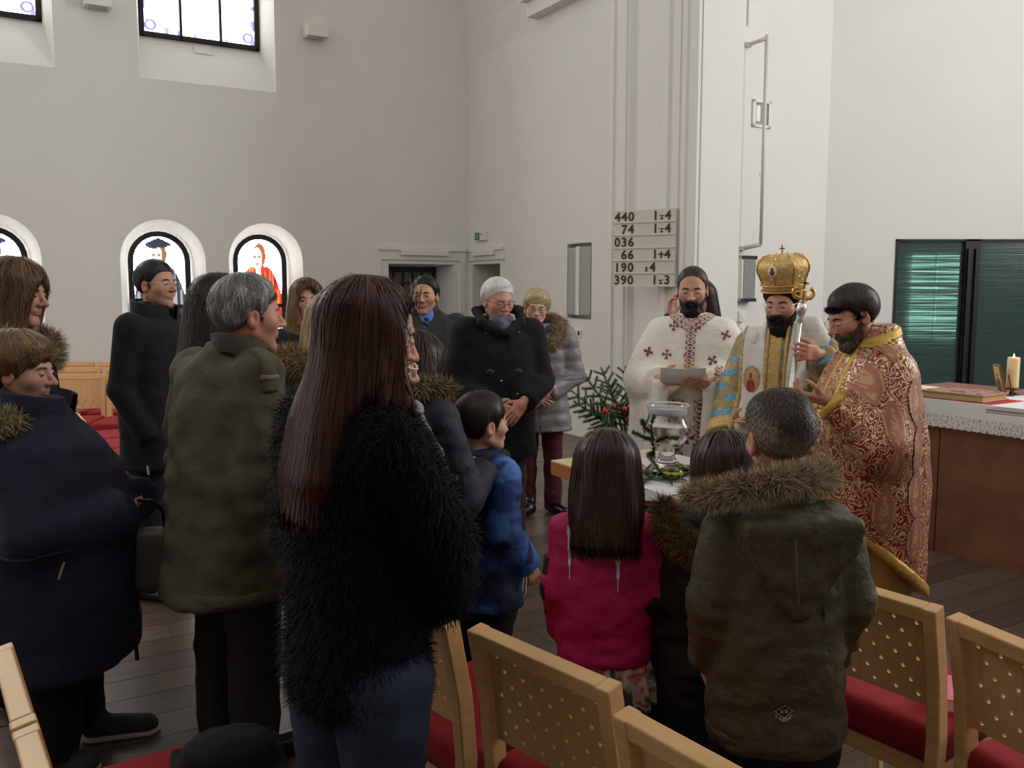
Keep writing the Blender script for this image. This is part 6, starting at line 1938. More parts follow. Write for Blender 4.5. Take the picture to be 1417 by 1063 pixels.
SH = clothm('blue_shirt', (88, 128, 196), .7)
f.mk('shirt', lambda P: smin(ell(P, (0, .045, 1.36), (.075, .06, .15)), rc(P, (0, .005, 1.43), (0, .01, 1.465), .06, .056), .02), (-.13, -.1, 1.15), (.13, .16, 1.52), .010, SH)
for sx in (-1, 1):
    MB().add([(sx * .004, .088, 1.445), (sx * .05, .058, 1.475), (sx * .042, .084, 1.43), (sx * .022, .104, 1.415)], [(0, 1, 2, 3)]).build('shirt_collar', SH, f.root)
tie = MB(); tie.prism([(-.016, 1.44), (.016, 1.44), (.010, 1.41), (.026, 1.24), (0, 1.20), (-.026, 1.24), (-.010, 1.41)], .100, .116)
tieo = tie.build('tie', clothm('striped_tie', (40, 48, 84), .5), f.root)
for z in (1.40, 1.36, 1.32, 1.28):
    MB().add([(-.018, .118, z), (.018, .118, z + .02), (.018, .118, z + .028), (-.018, .118, z + .008)], [(0, 1, 2, 3)]).build('tie_stripe', clothm('tie_pale', (120, 140, 180), .5), tieo)
f.legs(clothm('charcoal_trousers', (34, 34, 36))); f.shoes(BLKSHOE, L=.29)

# 12 ---- white haired man in black duffle coat
f = Fig(G(690, 5.4, 480), (.22, -.98), 'white haired man with glasses in black duffle coat, hands clasped', 1.69)
f.head(c=(.01, .035, Z(418, 5.4) + .005), yaw=.30, pitch=.22, s=1.04, skin=(200, 148, 126), jaw=.006, nose=1.15, brow=(150, 146, 140), lid=.7)
f.hair((236, 236, 232), temple=.018, line=.062, side=.012, th=.013, nape=-.07, cvar=.12, streak=((160, 160, 158), -.2), comb=lambda P, N, s_: np.stack([-1 + P[:, 0] * 6, -.5 + 0 * P[:, 0], .25 - 9 * np.clip(.07 - P[:, 2], 0, .12)], 1))
f.glasses(mat('brown_metal_frame', sRGB(60, 36, 30), .3, .5), w=.022, hh=.015, r=.0014)
A = arms_of(.195, 1.36, (.27, -.01, 1.06), (.085, .24, .93))
A = [A[0], ((-.195, -.005, 1.36), (-.27, -.01, 1.06), (-.11, .22, .95))]
f.trunk(.19, arms=A); f.hand((-.10, .225, .955), (.62, .22, -.75), (.2, -1, 0), -1, curl=.4, s=1.05); f.hand((.075, .235, .93), (-.9, .05, -.3), (0, -1, 0), 1, curl=.7); f.finish()
DUF = clothm('black_duffle', (19, 20, 22), .95, .3, 200)
f.coat(tprof(1.69, .225, (.22, .165), (.225, .175), (.225, .17), .60, (.235, .175)), A, DUF, disp=folds(.008, 6, 5), ar=(.095, .085, .068))
dc = f.cobj
f.mk('hood', *tube_f([(-.02, .16, 1.36), (-.12, .10, 1.42), (-.13, -.02, 1.49), (0, -.1, 1.52), (.13, -.02, 1.49), (.12, .10, 1.42), (.02, .16, 1.36)], .029), .012, DUF, folds(.006, 12, 12), dc)
f.mk('scarf', lambda P: smin(rc(P, (-.05, .075, 1.44), (.05, .075, 1.44), .03, .03), ell(P, (0, .09, 1.38), (.06, .045, .08)), .02), (-.12, 0, 1.27), (.12, .16, 1.5), .010, clothm('grey_check_scarf', (96, 102, 112), .9, .3, 60, .35, 30), folds(.006, 20, 20))
TOG = mat('dark_horn', sRGB(40, 36, 34), .35)
for z in (1.36, 1.13):
    for sx in (-1, 1):
        h_, n_ = on_front(f, sx * .085, z)
        if h_: MB().ball(h_, (.026, .008, .022), 12, 8).build('toggle_patch', TOG, dc, True)
for (x, z) in ((.02, 1.08), (.075, 1.01), (-.075, 1.00)):
    h_, n_ = on_front(f, x, z)
    if h_: MB().ball(h_, (.007, .006, .006), 8, 6).build('toggle', METS if x else TOG, dc, True)
f.overlay('front_seam', lambda P: np.maximum(np.abs(P[:, 0] + .03) - .004, .03 - P[:, 1]), .003, DUF, h=.010, parent=dc)
f.legs(clothm('brown_grey_trousers', (62, 52, 48))); f.shoes(mat('brown_shoe', sRGB(52, 36, 28), .4), L=.29)

# 13 ---- blond woman in grey quilted coat and burgundy trousers
f = Fig(G(748, 6.35, 500), (-.02, -1), 'short blond haired woman in grey padded coat and burgundy trousers', 1.61)
f.head(c=(.03, .02, Z(427, 6.35) + .0), yaw=.0, pitch=.10, roll=-.05, s=1.0, skin=(212, 162, 142), fem=1, brow=(140, 110, 84), lid=.5)
f.hair((176, 152, 116), tip=(214, 194, 156), th=.022, line=.036, side=-.034, nape=-.08, n=6000, steps=6, seg=.013, jit=.25, streak=((214, 190, 144), .0), comb=lambda P, N, s_: np.stack([1.0 + P[:, 0] * 9, .3 + 0 * P[:, 0], -1 + 0 * P[:, 0]], 1))
f.glasses(mat('brown_metal_frame', sRGB(60, 36, 30), .3, .5), w=.022, hh=.015, r=.0016)
A = arms_of(.175, 1.28, (.245, -.02, 1.0), (.05, .215, .90))
f.trunk(.16, arms=A); f.hand((.055, .225, .905), (-.8, .12, -.5), (0, -1, 0), 1, curl=.6, s=.95); f.hand((-.05, .225, .91), (.75, .14, -.6), (0, -1, 0), -1, curl=.55, s=.95); f.finish()
PUF = clothm('grey_padded_nylon', (128, 120, 122), .5, .1, 60)
def quilt(V, N): return .010 * np.abs(np.sin(V[:, 2] * 34)) * (np.abs(V[:, 0]) < .4) + .005 * vnoise(V * A3(14, 14, 20)) - .006
f.coat([(.615, .235, .17), (.75, .215, .16), (.92, .18, .135), (1.0, .17, .128), (1.15, .185, .14), (1.26, .18, .125), (1.31, .15, .1), (1.345, .1, .085), (1.38, .07, .07)], A, PUF, disp=quilt, ar=(.085, .08, .06))
pc = f.cobj
f.overlay('waist_belt', lambda P: np.abs(P[:, 2] - 1.0) - .02, .008, clothm('grey_belt', (104, 98, 100), .5), h=.011, parent=pc)
f.overlay('front_zip', lambda P: np.maximum(np.abs(P[:, 0] - .0) - .005, .03 - P[:, 1]), .006, clothm('dark_zip', (70, 66, 70), .4), h=.008, parent=pc)
f.overlay('yoke_seam', lambda P: np.maximum(np.abs(P[:, 2] - 1.14) - .006, np.maximum(.02 - P[:, 1], np.abs(P[:, 0]) - .13)), .005, clothm('grey_belt', (104, 98, 100), .5), h=.008, parent=pc)
f.mk('scarf', *tube_f([(-.06, .06, 1.33), (-.07, -.02, 1.36), (0, -.06, 1.37), (.07, -.02, 1.36), (.06, .06, 1.33), (0, .09, 1.30), (-.06, .06, 1.33)], .032), .011, clothm('dark_grey_scarf', (60, 60, 66)), folds(.006, 18, 18))
tf, lo, hi = tube_f([(.02, .13, 1.27), (.11, .09, 1.32), (.145, .0, 1.37), (.08, -.09, 1.40), (-.08, -.09, 1.40), (-.145, .0, 1.37), (-.125, .08, 1.31), (-.08, .13, 1.23)], .038)
f.fur(tf, lo, hi, (134, 114, 84), n=7000, length=.03, width=.0028, droop=.25, tip=(172, 152, 120), name='fur_collar', streak=((96, 78, 54), 0))
f.mk('watch', lambda P: np.maximum(rc(P, (-.085, .19, .925), (-.072, .2, .92), .040, .040), -rc(P, (-.12, .16, .94), (-.04, .23, .90), .033, .033)), (-.15, .12, .86), (-.02, .26, .99), .006, METG)
f.legs(clothm('burgundy_corduroy', (84, 22, 34), .8, .4, 300), hw=.085, r=(.10, .072, .062)); f.shoes(BLKSHOE, hw=.10, L=.25, dy=(.02, .12), turn=.6)
# ------------------------------------------------------------------ clergy
LINEN = clothm('ivory_linen_robe', (228, 221, 208), .85, .2, 260, .05, 12)
BURG = srgb3(96, 24, 34)
def cross_fn(rot=0.0):
    def fn(u, v):
        c, s_ = math.cos(rot), math.sin(rot); U, W = u * c - v * s_, u * s_ + v * c
        k = ((np.abs(U) < .12 + .34 * np.abs(W)) & (np.abs(W) < .95)) | ((np.abs(W) < .12 + .34 * np.abs(U)) & (np.abs(U) < .95))
        notch = (np.abs(np.abs(U) - np.abs(W)) < .0)
        C = np.tile(BURG, (len(u), 1)); C[(np.hypot(U, W) < .22)] = srgb3(150, 96, 84)
        C[(np.abs(np.hypot(U, W) - .62) < .10)] = srgb3(130, 54, 56)
        return C, k & (np.hypot(U, W) < 1.0)
    return fn
def band_fn(n, xc=lambda v: 0 * v, hw=1.0):
    """burgundy lattice on ivory; xc gives the centre line"""
    def fn(u, v):
        x = (u - xc(v)) / hw; k = np.abs(x) < 1
        q = (v * n) % 1.0 - .5
        dia = np.abs(np.abs(x) * .55 - np.abs(q))
        C = np.tile(srgb3(214, 198, 180), (len(u), 1))
        C[dia < .09] = srgb3(110, 30, 44); C[(np.abs(x) < .25) & (np.abs(q) > .36)] = srgb3(110, 30, 44); C[(np.abs(x) < .18) & (np.abs(q) < .12)] = srgb3(110, 30, 44)
        C[np.abs(x) > .84] = srgb3(110, 30, 44)
        return C, k
    return fn
# 14 ---- priest in ivory robe with burgundy crosses
f = Fig(G(957, 5.15, 480), (-.28, -.96), 'bearded priest in ivory robe with burgundy crosses reading a paper', 1.74)
f.head(c=(.0, .03, Z(402, 5.15) + .002), yaw=.02, pitch=.20, s=1.05, skin=(198, 146, 120), nose=1.2, brow=(26, 20, 18), lid=.68)
f.hair((66, 53, 46), temple=.03, line=.088, side=.004, th=.003, nape=-.09, prims=lambda P: rc(P, (0, -.09, -.03), (0, -.11, -.10), .04, .03), comb=lambda P, N, s_: np.stack([P[:, 0] * 3, -1 + 0 * P[:, 0], -.2 - 5 * np.clip(.06 - P[:, 2], 0, .1)], 1))
f.beard((24, 18, 17), .030, n=2500)
f.glasses(METS, w=.019, hh=.013, r=.0009)
A = [((.17, 0, 1.36), (.27, .03, 1.10), (.115, .30, 1.125)), ((-.17, 0, 1.36), (-.28, .03, 1.10), (-.10, .30, 1.115))]
f.trunk(.19, arms=A)
f.hand((.125, .29, 1.12), (-.75, .55, .05), (-.3, -.6, .7), 1, curl=.45, thumb=.2, s=1.05)
f.hand((-.115, .29, 1.11), (.75, .55, .05), (.3, -.6, .7), -1, curl=.45, thumb=.2, s=1.05); f.finish()
BC = mat('black_cassock', sRGB(16, 15, 17), .8)
f.mk('cassock_collar', lambda P: rc(P, (0, .005, 1.42), (0, .012, 1.49), .082, .068), (-.12, -.12, 1.38), (.12, .13, 1.56), .009, BC)
MB().add([(-.028, .088, 1.475), (0, .096, 1.452), (.028, .088, 1.475), (.022, .09, 1.475), (0, .098, 1.462), (-.022, .09, 1.475)], [(0, 1, 4, 5), (1, 2, 3, 4)]).build('collar_edge', mat('white_collar', sRGB(226, 224, 220), .6), f.root)
def drape(V, N): return .012 * vnoise(V * A3(11, 11, 2.0)) + .006 * vnoise(V * A3(22, 22, 4) + 4)
f.coat([(.03, .27, .21, .02), (.5, .24, .18, .02), (.9, .2, .15, .01), (1.2, .18, .13, 0), (1.38, .12, .1, 0)], [], LINEN, name='under_robe', disp=drape)
uo = f.cobj
for (x, hw_) in ((.055, .05), (-.065, .05)):
    f.decal('stole_band', (x, .3, .52), (1, 0, 0), (0, 0, 1), (.085, .95), band_fn(9), EMBR, uo, res=.0075, off=.004)
for (x, z) in ((.13, .85), (-.13, .75), (.14, .55), (-.15, .42), (.0, .78), (-.0, .62), (.15, .98)):
    f.decal('embroidered_cross', (x, .3, z), (1, 0, 0), (0, 0, 1), (.085, .085), cross_fn(0), EMBR, uo, res=.005, off=.006)
def pdrape(V, N):
    lo_ = np.clip((1.3 - V[:, 2]) / .4, 0, 1)
    return lo_ * (.018 * vnoise(V * A3(8, 8, 2.2)) + .008 * vnoise(V * A3(17, 17, 5) + 4)) + .003 * vnoise(V * A3(14, 14, 12))
def phem(P):
    ax = np.abs(P[:, 0]); zf = np.interp(ax, [0, .10, .17, .25, .4], [1.10, 1.06, .84, .62, .58])
    zh = np.where(P[:, 1] > -.02, zf, .55)
    return (zh - P[:, 2]) * .6
A2 = [((.17, 0, 1.36), (.285, .03, 1.09), (.155, .26, 1.10), (.10, .105, .09)), ((-.17, 0, 1.36), (-.29, .03, 1.09), (-.14, .26, 1.09), (.10, .105, .09))]
def curtain(P):
    d = None
    for (S_, E_, W_, r_) in A2:
        e = np.float32(E_)[:2]; w_ = np.float32(W_)[:2]; ab = w_ - e
        t = np.clip(((P[:, :2] - e) @ ab) / float(ab @ ab), -.25, 1.05)
        q = np.linalg.norm(P[:, :2] - e - t[:, None] * ab, axis=1) - (.045 + .02 * np.clip((1.0 - P[:, 2]) / .4, 0, 1))
        zh = .60 + .10 * t
        q = smax(q, np.maximum(P[:, 2] - 1.12, zh - P[:, 2]), .02)
        d = q if d is None else np.minimum(d, q)
    return d
f.coat([(.55, .32, .20, -.03), (.8, .335, .21, -.02), (1.05, .33, .215, -.01), (1.2, .295, .195, 0), (1.32, .24, .155, 0), (1.41, .165, .115, 0), (1.455, .11, .095, .0), (1.485, .09, .085, .005)], A2, LINEN, name='outer_robe', disp=pdrape, hem=phem, k=.08, extra=curtain)
oo = f.cobj
VV, FF, UV_ = [], [], []
for i in range(161):
    a_ = 2 * PI * i / 160
    for j in range(9):
        t_ = j / 8; rr = .092 + .030 * t_
        x_, y_ = rr * 1.08 * math.cos(a_), .006 + rr * math.sin(a_)
        hh_ = f.getbvh().ray_cast(Vector((x_, y_, 1.7)), Vector((0, 0, -1)), 1.0)[0]
        VV.append((x_, y_, (hh_.z if hh_ is not None else 1.45) + .005)); UV_.append((t_ * 2 - 1, i / 160))
for i in range(160):
    for j in range(8): FF.append((i*9+j, i*9+j+1, i*9+10+j, i*9+9+j))
UV_ = np.array(UV_); cN, _ = band_fn(26)(UV_[:, 0], UV_[:, 1])
mesh_obj('neck_band', VV, FF, EMBR, oo, True, col=cN)
f.decal('front_band', (-.005, .3, 1.29), (1, 0, 0), (.06, 0, 1), (.066, .33), band_fn(5), EMBR, oo, res=.0055, off=.004)
for (px, py, r_) in ((928, 453, 0), (960, 455, 0), (1003, 465, .3), (891, 490, .2), (919, 493, 0), (951, 495, 0), (1008, 516, .1), (985, 500, .4), (972, 523, .3), (1012, 545, .2)):
    p = f.px(px, py, 4.9)
    f.decal('embroidered_cross', (p[0], p[1] + .1, p[2]), (1, 0, 0), (0, 0, 1), (.062, .062), cross_fn(.1 + r_), EMBR, oo, res=.0042, off=.004)
for (pa, pb, bow) in (((957, 512), (974, 640), .0), ((983, 508), (1008, 608), -.3)):
    a_ = f.px(*pa, 4.95); b_ = f.px(*pb, 4.95); c_ = (a_ + b_) / 2; d_ = b_ - a_
    L_ = np.linalg.norm(d_[[0, 2]])
    f.decal('sleeve_band', (c_[0], c_[1] + .1, c_[2]), (1, 0, 0), (-d_[0], 0, -d_[2]), (.075, L_), band_fn(L_ / .05, lambda v, b=bow: b * (v * v - .5), .62), EMBR, oo, res=.0065, off=.005)
pc = empty('pectoral_cross', (0, 0, 0), 0); bpy.data.objects.remove(pc)
h_, n_ = on_front(f, -.02, 1.135)
cx = MB(); cp = Vector(h_) + Vector((0, .012, 0))
cx.box((cp.x - .009, cp.y - .004, cp.z - .075), (cp.x + .009, cp.y + .004, cp.z + .04)); cx.box((cp.x - .034, cp.y - .004, cp.z - .002), (cp.x + .034, cp.y + .004, cp.z + .016)); cx.ball((cp.x, cp.y, cp.z + .05), .011, 10, 6)
cx.build('pectoral_cross', METG, f.root, bevel=.002)
def sheet(name, fig, c, size, tilt, yaw, label, cat='paper'):
    p = fig.root.matrix_basis @ Vector(c)
    r = empty(name, p, fig.root.rotation_euler[2] + yaw, label, cat); r.rotation_euler[0] = tilt
    w_, h_ = size; V, F = [], []
    for i in range(9):
        x = (i / 8 - .5) * w_; z = .004 * math.cos(i / 8 * 2 * PI)
        V += [(x, -h_ / 2, z), (x, h_ / 2, z), (x, -h_ / 2, z - .0012), (x, h_ / 2, z - .0012)]
    for i in range(8):
        a = i * 4; F += [(a, a + 4, a + 5, a + 1), (a + 2, a + 3, a + 7, a + 6), (a, a + 2, a + 6, a + 4), (a + 1, a + 5, a + 7, a + 3)]
    F += [(0, 1, 3, 2), (32, 34, 35, 33)]
    mesh_obj('paper_sheet', V, F, mat('printed_paper', sRGB(232, 228, 232), .7, var=.06, vscale=60), r, True)
    return r
sheet('prayer_sheet', f, (.01, .40, 1.155), (.24, .16), .62, .12, 'open prayer sheet held in both hands by ivory robed priest')

# 15 ---- woman behind the priest holding up a hand
f = Fig(G(966, 5.75, 460), (-.25, -.97), 'dark haired woman hidden behind ivory robed priest, hand raised', 1.63)
f.head(c=(-.01, .02, Z(415, 5.75) - .005), yaw=.0, pitch=.0, skin=(200, 152, 130), fem=1)
long_hair(f, [(-.26, .135, .08, -.04), (-.1, .125, .1, -.035), (.02, .104, .112, -.025), (.08, .092, .106, -.02), (.12, .06, .08, -.02), (.14, .02, .03, -.02)], (42, 30, 26), n=4500, steps=9, seg=.03)
hr = f.px(933, 424, 5.62)
A = [((.16, 0, 1.28), (.23, .1, 1.10), tuple(hr + A3(.02, -.01, -.05))), ((-.16, 0, 1.28), (-.21, 0, 1.0), (-.17, .12, .85))]
f.trunk(.15, arms=A); f.hand(hr + A3(.02, -.01, -.05), (-.1, .15, 1), (-.8, .5, 0), 1, curl=.8, s=.98); f.hand((-.17, .12, .85), (0, .4, -.9), (1, 0, 0), -1, curl=.6); f.finish()
f.coat(tprof(1.63, .175, (.18, .13), (.175, .125), (.19, .14), .6, (.2, .15)), A, BLK, disp=folds(), ar=(.07, .06, .042))
f.legs(DARKT); f.shoes(BLKSHOE, L=.24)
ph = f.root.matrix_basis @ Vector(hr + A3(-.035, .05, .06))
t = empty('phone', ph, f.root.rotation_euler[2], 'small silver phone held up behind the ivory robed priest', 'phone')
MB().box((-.005, -.035, -.06), (.004, .035, .06)).build('phone_case', METS, t, bevel=.004)
MB().box((-.006, -.032, -.056), (-.005, .032, .056)).build('phone_screen', BLACKP, t)

# 16 ---- bishop with mitre and crozier
f = Fig(G(1083, 4.55, 500), (-.50, -.87), 'black bearded bishop with gold mitre, blue and gold vestment', 1.69)
f.head(c=(.0, .035, Z(420, 4.55) - .004), yaw=-.14, pitch=.16, s=1.04, skin=(198, 144, 122), nose=1.15, brow=(22, 18, 16), lid=.66)
f.hair((22, 18, 17), line=.06, side=.0, th=.016, nape=-.10, n=3500)
f.beard((17, 14, 14), .062, n=3500, full=1.5)
f.glasses(METS, w=.021, hh=.014, r=.0011)
hs = f.px(1108, 487, 4.22)
E2 = f.px(1158, 540, 4.45)
gd = A3(.42, .86, .12); gd /= np.linalg.norm(gd); gn = A3(.86, -.42, .0)
W2 = hs - gd * .088 - gn * .030
A = [((.17, 0, 1.33), (.22, .05, 1.06), (.15, .24, .92)), ((-.18, 0, 1.33), (E2[0], E2[1], E2[2]), tuple(W2))]
f.trunk(.19, arms=A); f.hand((.15, .22, .95), (-.55, .75, .1), (-.2, -.5, .8), 1, curl=.5, thumb=.2)
f.hand(W2, gd, gn, -1, curl=1.5, s=1.0, thumb=.9); f.finish()
SAK = mat('sakkos_brocade', attr=True, rough=.5, bump=.4, bscale=90, metal=.15, var=.25, vscale=60)
def sak(V):
    C = np.tile(srgb3(150, 130, 84), (len(V), 1)); n1 = vnoise(V * 26)
    C[n1 > .2] = srgb3(128, 124, 96); C[n1 < -.35] = srgb3(176, 150, 92)
    q = (V[:, 2] * 15.5 + V[:, 0] * 3) % 1.0; blk = ((V[:, 2] * 15.5 + V[:, 0] * 3).astype(int) + (np.abs(V[:, 0]) * 16).astype(int)) % 3
    C[(q < .42) & (blk != 0)] = srgb3(88, 148, 176)
    return C
A2 = [((.17, 0, 1.33), (.225, .05, 1.06), (.205, .19, .86), (.09, .10, .125)), ((-.18, 0, 1.33), (E2[0], E2[1] - .01, E2[2]), tuple(W2 - gd * .03), (.10, .105, .06))]
o = f.coat([(.04, .27, .2, .01), (.5, .25, .18, .01), (.9, .225, .165, .005), (1.2, .205, .15, 0), (1.32, .19, .125, 0), (1.39, .14, .1, 0), (1.43, .09, .08, .005), (1.45, .075, .072, .01)], A2, SAK, name='vestment', disp=lambda V, N: .009 * vnoise(V * A3(9, 9, 3)) + .004 * vnoise(V * A3(20, 20, 9)), k=.05, h=.011)
a_ = o.data.attributes.new('Col', 'FLOAT_COLOR', 'POINT'); c4 = np.ones((len(o.data.vertices), 4), np.float32); c4[:, :3] = sak(f.cmesh[0]); a_.data.foreach_set('color', c4.ravel())
GB = mat('gold_braid', sRGB(192, 160, 98), .5, .25, var=.25, vscale=70, bump=.4, bscale=150)
wv = np.float32(A2[0][2]) - np.float32(A2[0][1]); wv /= np.linalg.norm(wv)
f.overlay('sleeve_border', lambda P: np.maximum(np.abs((P - np.float32(A2[0][2])) @ wv + .04) - .035, .15 - P[:, 0]), .005, GB, h=.009, parent=o)
wv2 = np.float32(A2[1][2]) - np.float32(A2[1][1]); wv2 /= np.linalg.norm(wv2)
f.overlay('sleeve_border', lambda P: np.maximum(np.minimum(np.abs((P - np.float32(A2[1][2])) @ wv2 + .025) - .022, np.abs((P - np.float32(A2[1][2])) @ wv2 + .13) - .022), P[:, 0] + .1), .005, GB, h=.009, parent=o)
OMO = clothm('white_omophorion', (216, 212, 204), .7, .15, 120, .06)
f.overlay('stole', lambda P: np.maximum(np.abs(P[:, 0] - .115 - .06 * np.clip(P[:, 2] - 1.2, -1, .2)) - .062, np.maximum(.01 - P[:, 1], .55 - P[:, 2])), .012, OMO, h=.009, parent=o)
f.overlay('stole', lambda P: np.maximum(np.abs(P[:, 0] + .095 + .05 * np.clip(P[:, 2] - 1.2, -1, .2)) - .045, np.maximum(.01 - P[:, 1], .62 - P[:, 2])), .012, OMO, h=.009, parent=o)
f.overlay('gold_front_band', lambda P: np.maximum(np.abs(P[:, 0] - .01) - .034, np.maximum(.01 - P[:, 1], .5 - P[:, 2])), .007, GB, h=.009, parent=o)
for xx in (.050, .178, -.148, -.044):
    f.overlay('stole_edge', lambda P, xx=xx: np.maximum(np.abs(P[:, 0] - xx) - .008, np.maximum(.01 - P[:, 1], .58 - P[:, 2])), .015, GB, h=.008, parent=o)
tf, lo, hi = tube_f([(-.10, .07, 1.38), (-.15, .0, 1.385), (-.13, -.09, 1.37), (0, -.13, 1.37), (.13, -.09, 1.37), (.15, .0, 1.385), (.12, .07, 1.36)], .045)
f.mk('stole_shoulder', tf, lo, hi, .012, OMO, folds(.006, 10, 10), o)
tf, lo, hi = tube_f([f.px(1112, 444, 4.42), f.px(1124, 450, 4.42), f.px(1132, 470, 4.42), f.px(1120, 500, 4.40), f.px(1105, 535, 4.36)], [.028, .052, .056, .045, .03])
f.mk('stole_shoulder', tf, lo, hi, .012, OMO, folds(.008, 10, 10), o)
def icon_fn(u, v):
    k = (u * u + v * v) < 1; C = np.tile(srgb3(188, 152, 90), (len(u), 1))
    C[(u * u + v * v) > .80] = srgb3(84, 74, 66); C[(u * u + v * v) > .92] = srgb3(176, 140, 80)
    C[((u / .5) ** 2 + ((v + .45) / .5) ** 2 < 1) & (u * u + v * v < .78)] = srgb3(150, 44, 36)
    C[((u / .30) ** 2 + ((v - .28) / .34) ** 2 < 1)] = srgb3(206, 170, 100); C[((u / .2) ** 2 + ((v - .25) / .24) ** 2 < 1)] = srgb3(96, 56, 40)
    return C, k
f.decal('icon_medallion', (.118, .4, 1.165), (1, 0, 0), (0, 0, 1), (.095, .14), icon_fn, EMBR, o, res=.005, off=.014)
f.decal('gold_plaque', (.105, .4, .885), (1, 0, 0), (0, 0, 1), (.10, .055), lambda u, v: (np.tile(srgb3(178, 136, 66), (len(u), 1)) * (1 - .3 * (np.abs(u) > .8))[:, None], (np.abs(u) ** 4 + np.abs(v) ** 4) < 1), EMBR, o, res=.006, off=.016)
# mitre
MIT = mat('gold_mitre', sRGB(206, 176, 112), .48, .3, var=.22, vscale=45, bump=.55, bscale=70)
def hp(p): return tuple(f.tohead(np.array([p], np.float32))[0])
Mh = Matrix.Translation(Vector(hp((0, -.012, .066)))) @ Matrix([list(map(float, r)) for r in f.R]).to_4x4() @ Matrix.Scale(1.04, 4)
mo = MB().lathe([(.092, 0), (.103, .0), (.104, .03), (.106, .045), (.116, .07), (.127, .10), (.130, .122), (.122, .146), (.10, .163), (.06, .174), (.015, .178)], 64, lobes=8, amp=-.045).build('mitre', MIT, f.root, True, M=Mh)
for (z, r_) in ((.004, .105), (.034, .107)):
    MB().tube([(r_ * math.cos(a), r_ * math.sin(a), z) for a in np.linspace(0, 2 * PI, 41)], .004, 6, False).build('mitre_braid', METG, mo, True, M=Mh)
for k in range(8):
    a = PI / 2 + k * PI / 4 + PI / 8 * 0
    MB().tube([(r_ * .985 * math.cos(a), r_ * .985 * math.sin(a), z) for r_, z in ((.108, .045), (.118, .07), (.130, .10), (.133, .122), (.125, .146), (.10, .165), (.06, .176))], .0045, 6).build('mitre_rib', METG, mo, True, M=Mh)
rsc = random.Random(4)
for k in range(8):
    for (dz_, da) in ((.068, .2), (.085, -.2), (.10, .18), (.118, -.15)):
        a = PI / 2 + k * PI / 4 + PI / 8 + da * .6
        rr = np.interp(dz_, [.045, .07, .10, .122], [.104, .113, .124, .127]) * .97
        MB().tube([(rr * math.cos(a + .10 * math.cos(t_)) * 1.0, rr * math.sin(a + .10 * math.cos(t_)), dz_ + .009 * math.sin(t_)) for t_ in np.linspace(0, 5.2, 9)], .0022, 5).build('scroll_work', METG, mo, True, M=Mh)
md = MB().ball((0, .132, .112), (.022, .006, .028), 20, 10).build('mitre_icon_frame', mat('ivory_enamel', sRGB(226, 214, 190), .4), mo, True, M=Mh)
MB().ball((0, .137, .106), (.012, .004, .014), 12, 8).build('icon_robe_red', mat('red_enamel', sRGB(150, 36, 30), .4), md, True, M=Mh)
MB().ball((0, .138, .122), (.007, .004, .008), 12, 8).build('icon_head', mat('icon_skin', sRGB(120, 80, 52), .6), md, True, M=Mh)
cr = MB(); cr.box((-.003, -.003, .176), (.003, .003, .222)); cr.box((-.014, -.003, .202), (.014, .003, .208)); cr.ball((0, 0, .18), .007, 10, 6)
cr.build('mitre_cross', METG, mo, M=Mh)
sheet('service_sheet', f, (.02, .40, .985), (.30, .16), .15, .1, 'thin pale service sheet held before the bishop')
# crozier
top = atY(1111, 412, 4.24); low = atY(1094, 545, 4.24)
d_ = (low - top) / (low[2] - top[2]); base = top + d_ * (0 - top[2])
cz = empty('crozier', (base[0], base[1], 0), 0, 'silver crozier with gold serpent heads held by the bishop', 'crozier')
ax = Vector(top - base); L_ = ax.length
zx = ax.normalized(); xx_ = Vector((1, 0, 0)); xx_ = (xx_ - zx * xx_.dot(zx)).normalized(); yy_ = zx.cross(xx_)
Mc = Matrix(((xx_.x, yy_.x, zx.x, 0), (xx_.y, yy_.y, zx.y, 0), (xx_.z, yy_.z, zx.z, 0), (0, 0, 0, 1)))
MB().lathe([(.004, 0), (.012, .01), (.012, L_ - .06)], 14).build('shaft', METS, cz, True, M=Mc)
zk = L_ - .49
for q in (zk, L_ - .06):
    MB().lathe([(.012, q - .06), (.017, q - .05), (.013, q - .035), (.022, q - .01), (.026, q + .005), (.02, q + .025), (.014, q + .035), (.018, q + .045), (.012, q + .06)], 18).build('knob', METG if q == zk else METS, cz, True, M=Mc)
for sx in (-1, 1):
    pts = [(0, 0, L_ - .02), (sx * .02, 0, L_ + .0), (sx * .035, 0, L_ + .0), (sx * .048, 0, L_ + .016), (sx * .048, 0, L_ + .036), (sx * .036, 0, L_ + .045), (sx * .028, 0, L_ + .038)]
    MB().tube(pts, [.012, .011, .011, .010, .009, .011, .005], 10).build('serpent', METG, cz, True, M=Mc)
MB().lathe([(.014, L_ - .03), (.018, L_ + .0), (.012, L_ + .02), (.016, L_ + .032), (.006, L_ + .045)], 16).build('finial', METG, cz, True, M=Mc)
c2 = MB(); c2.box((-.005, -.004, L_ + .04), (.005, .004, L_ + .095)); c2.box((-.02, -.004, L_ + .064), (.02, .004, L_ + .074)); c2.build('crozier_cross', METG, cz, M=Mc)

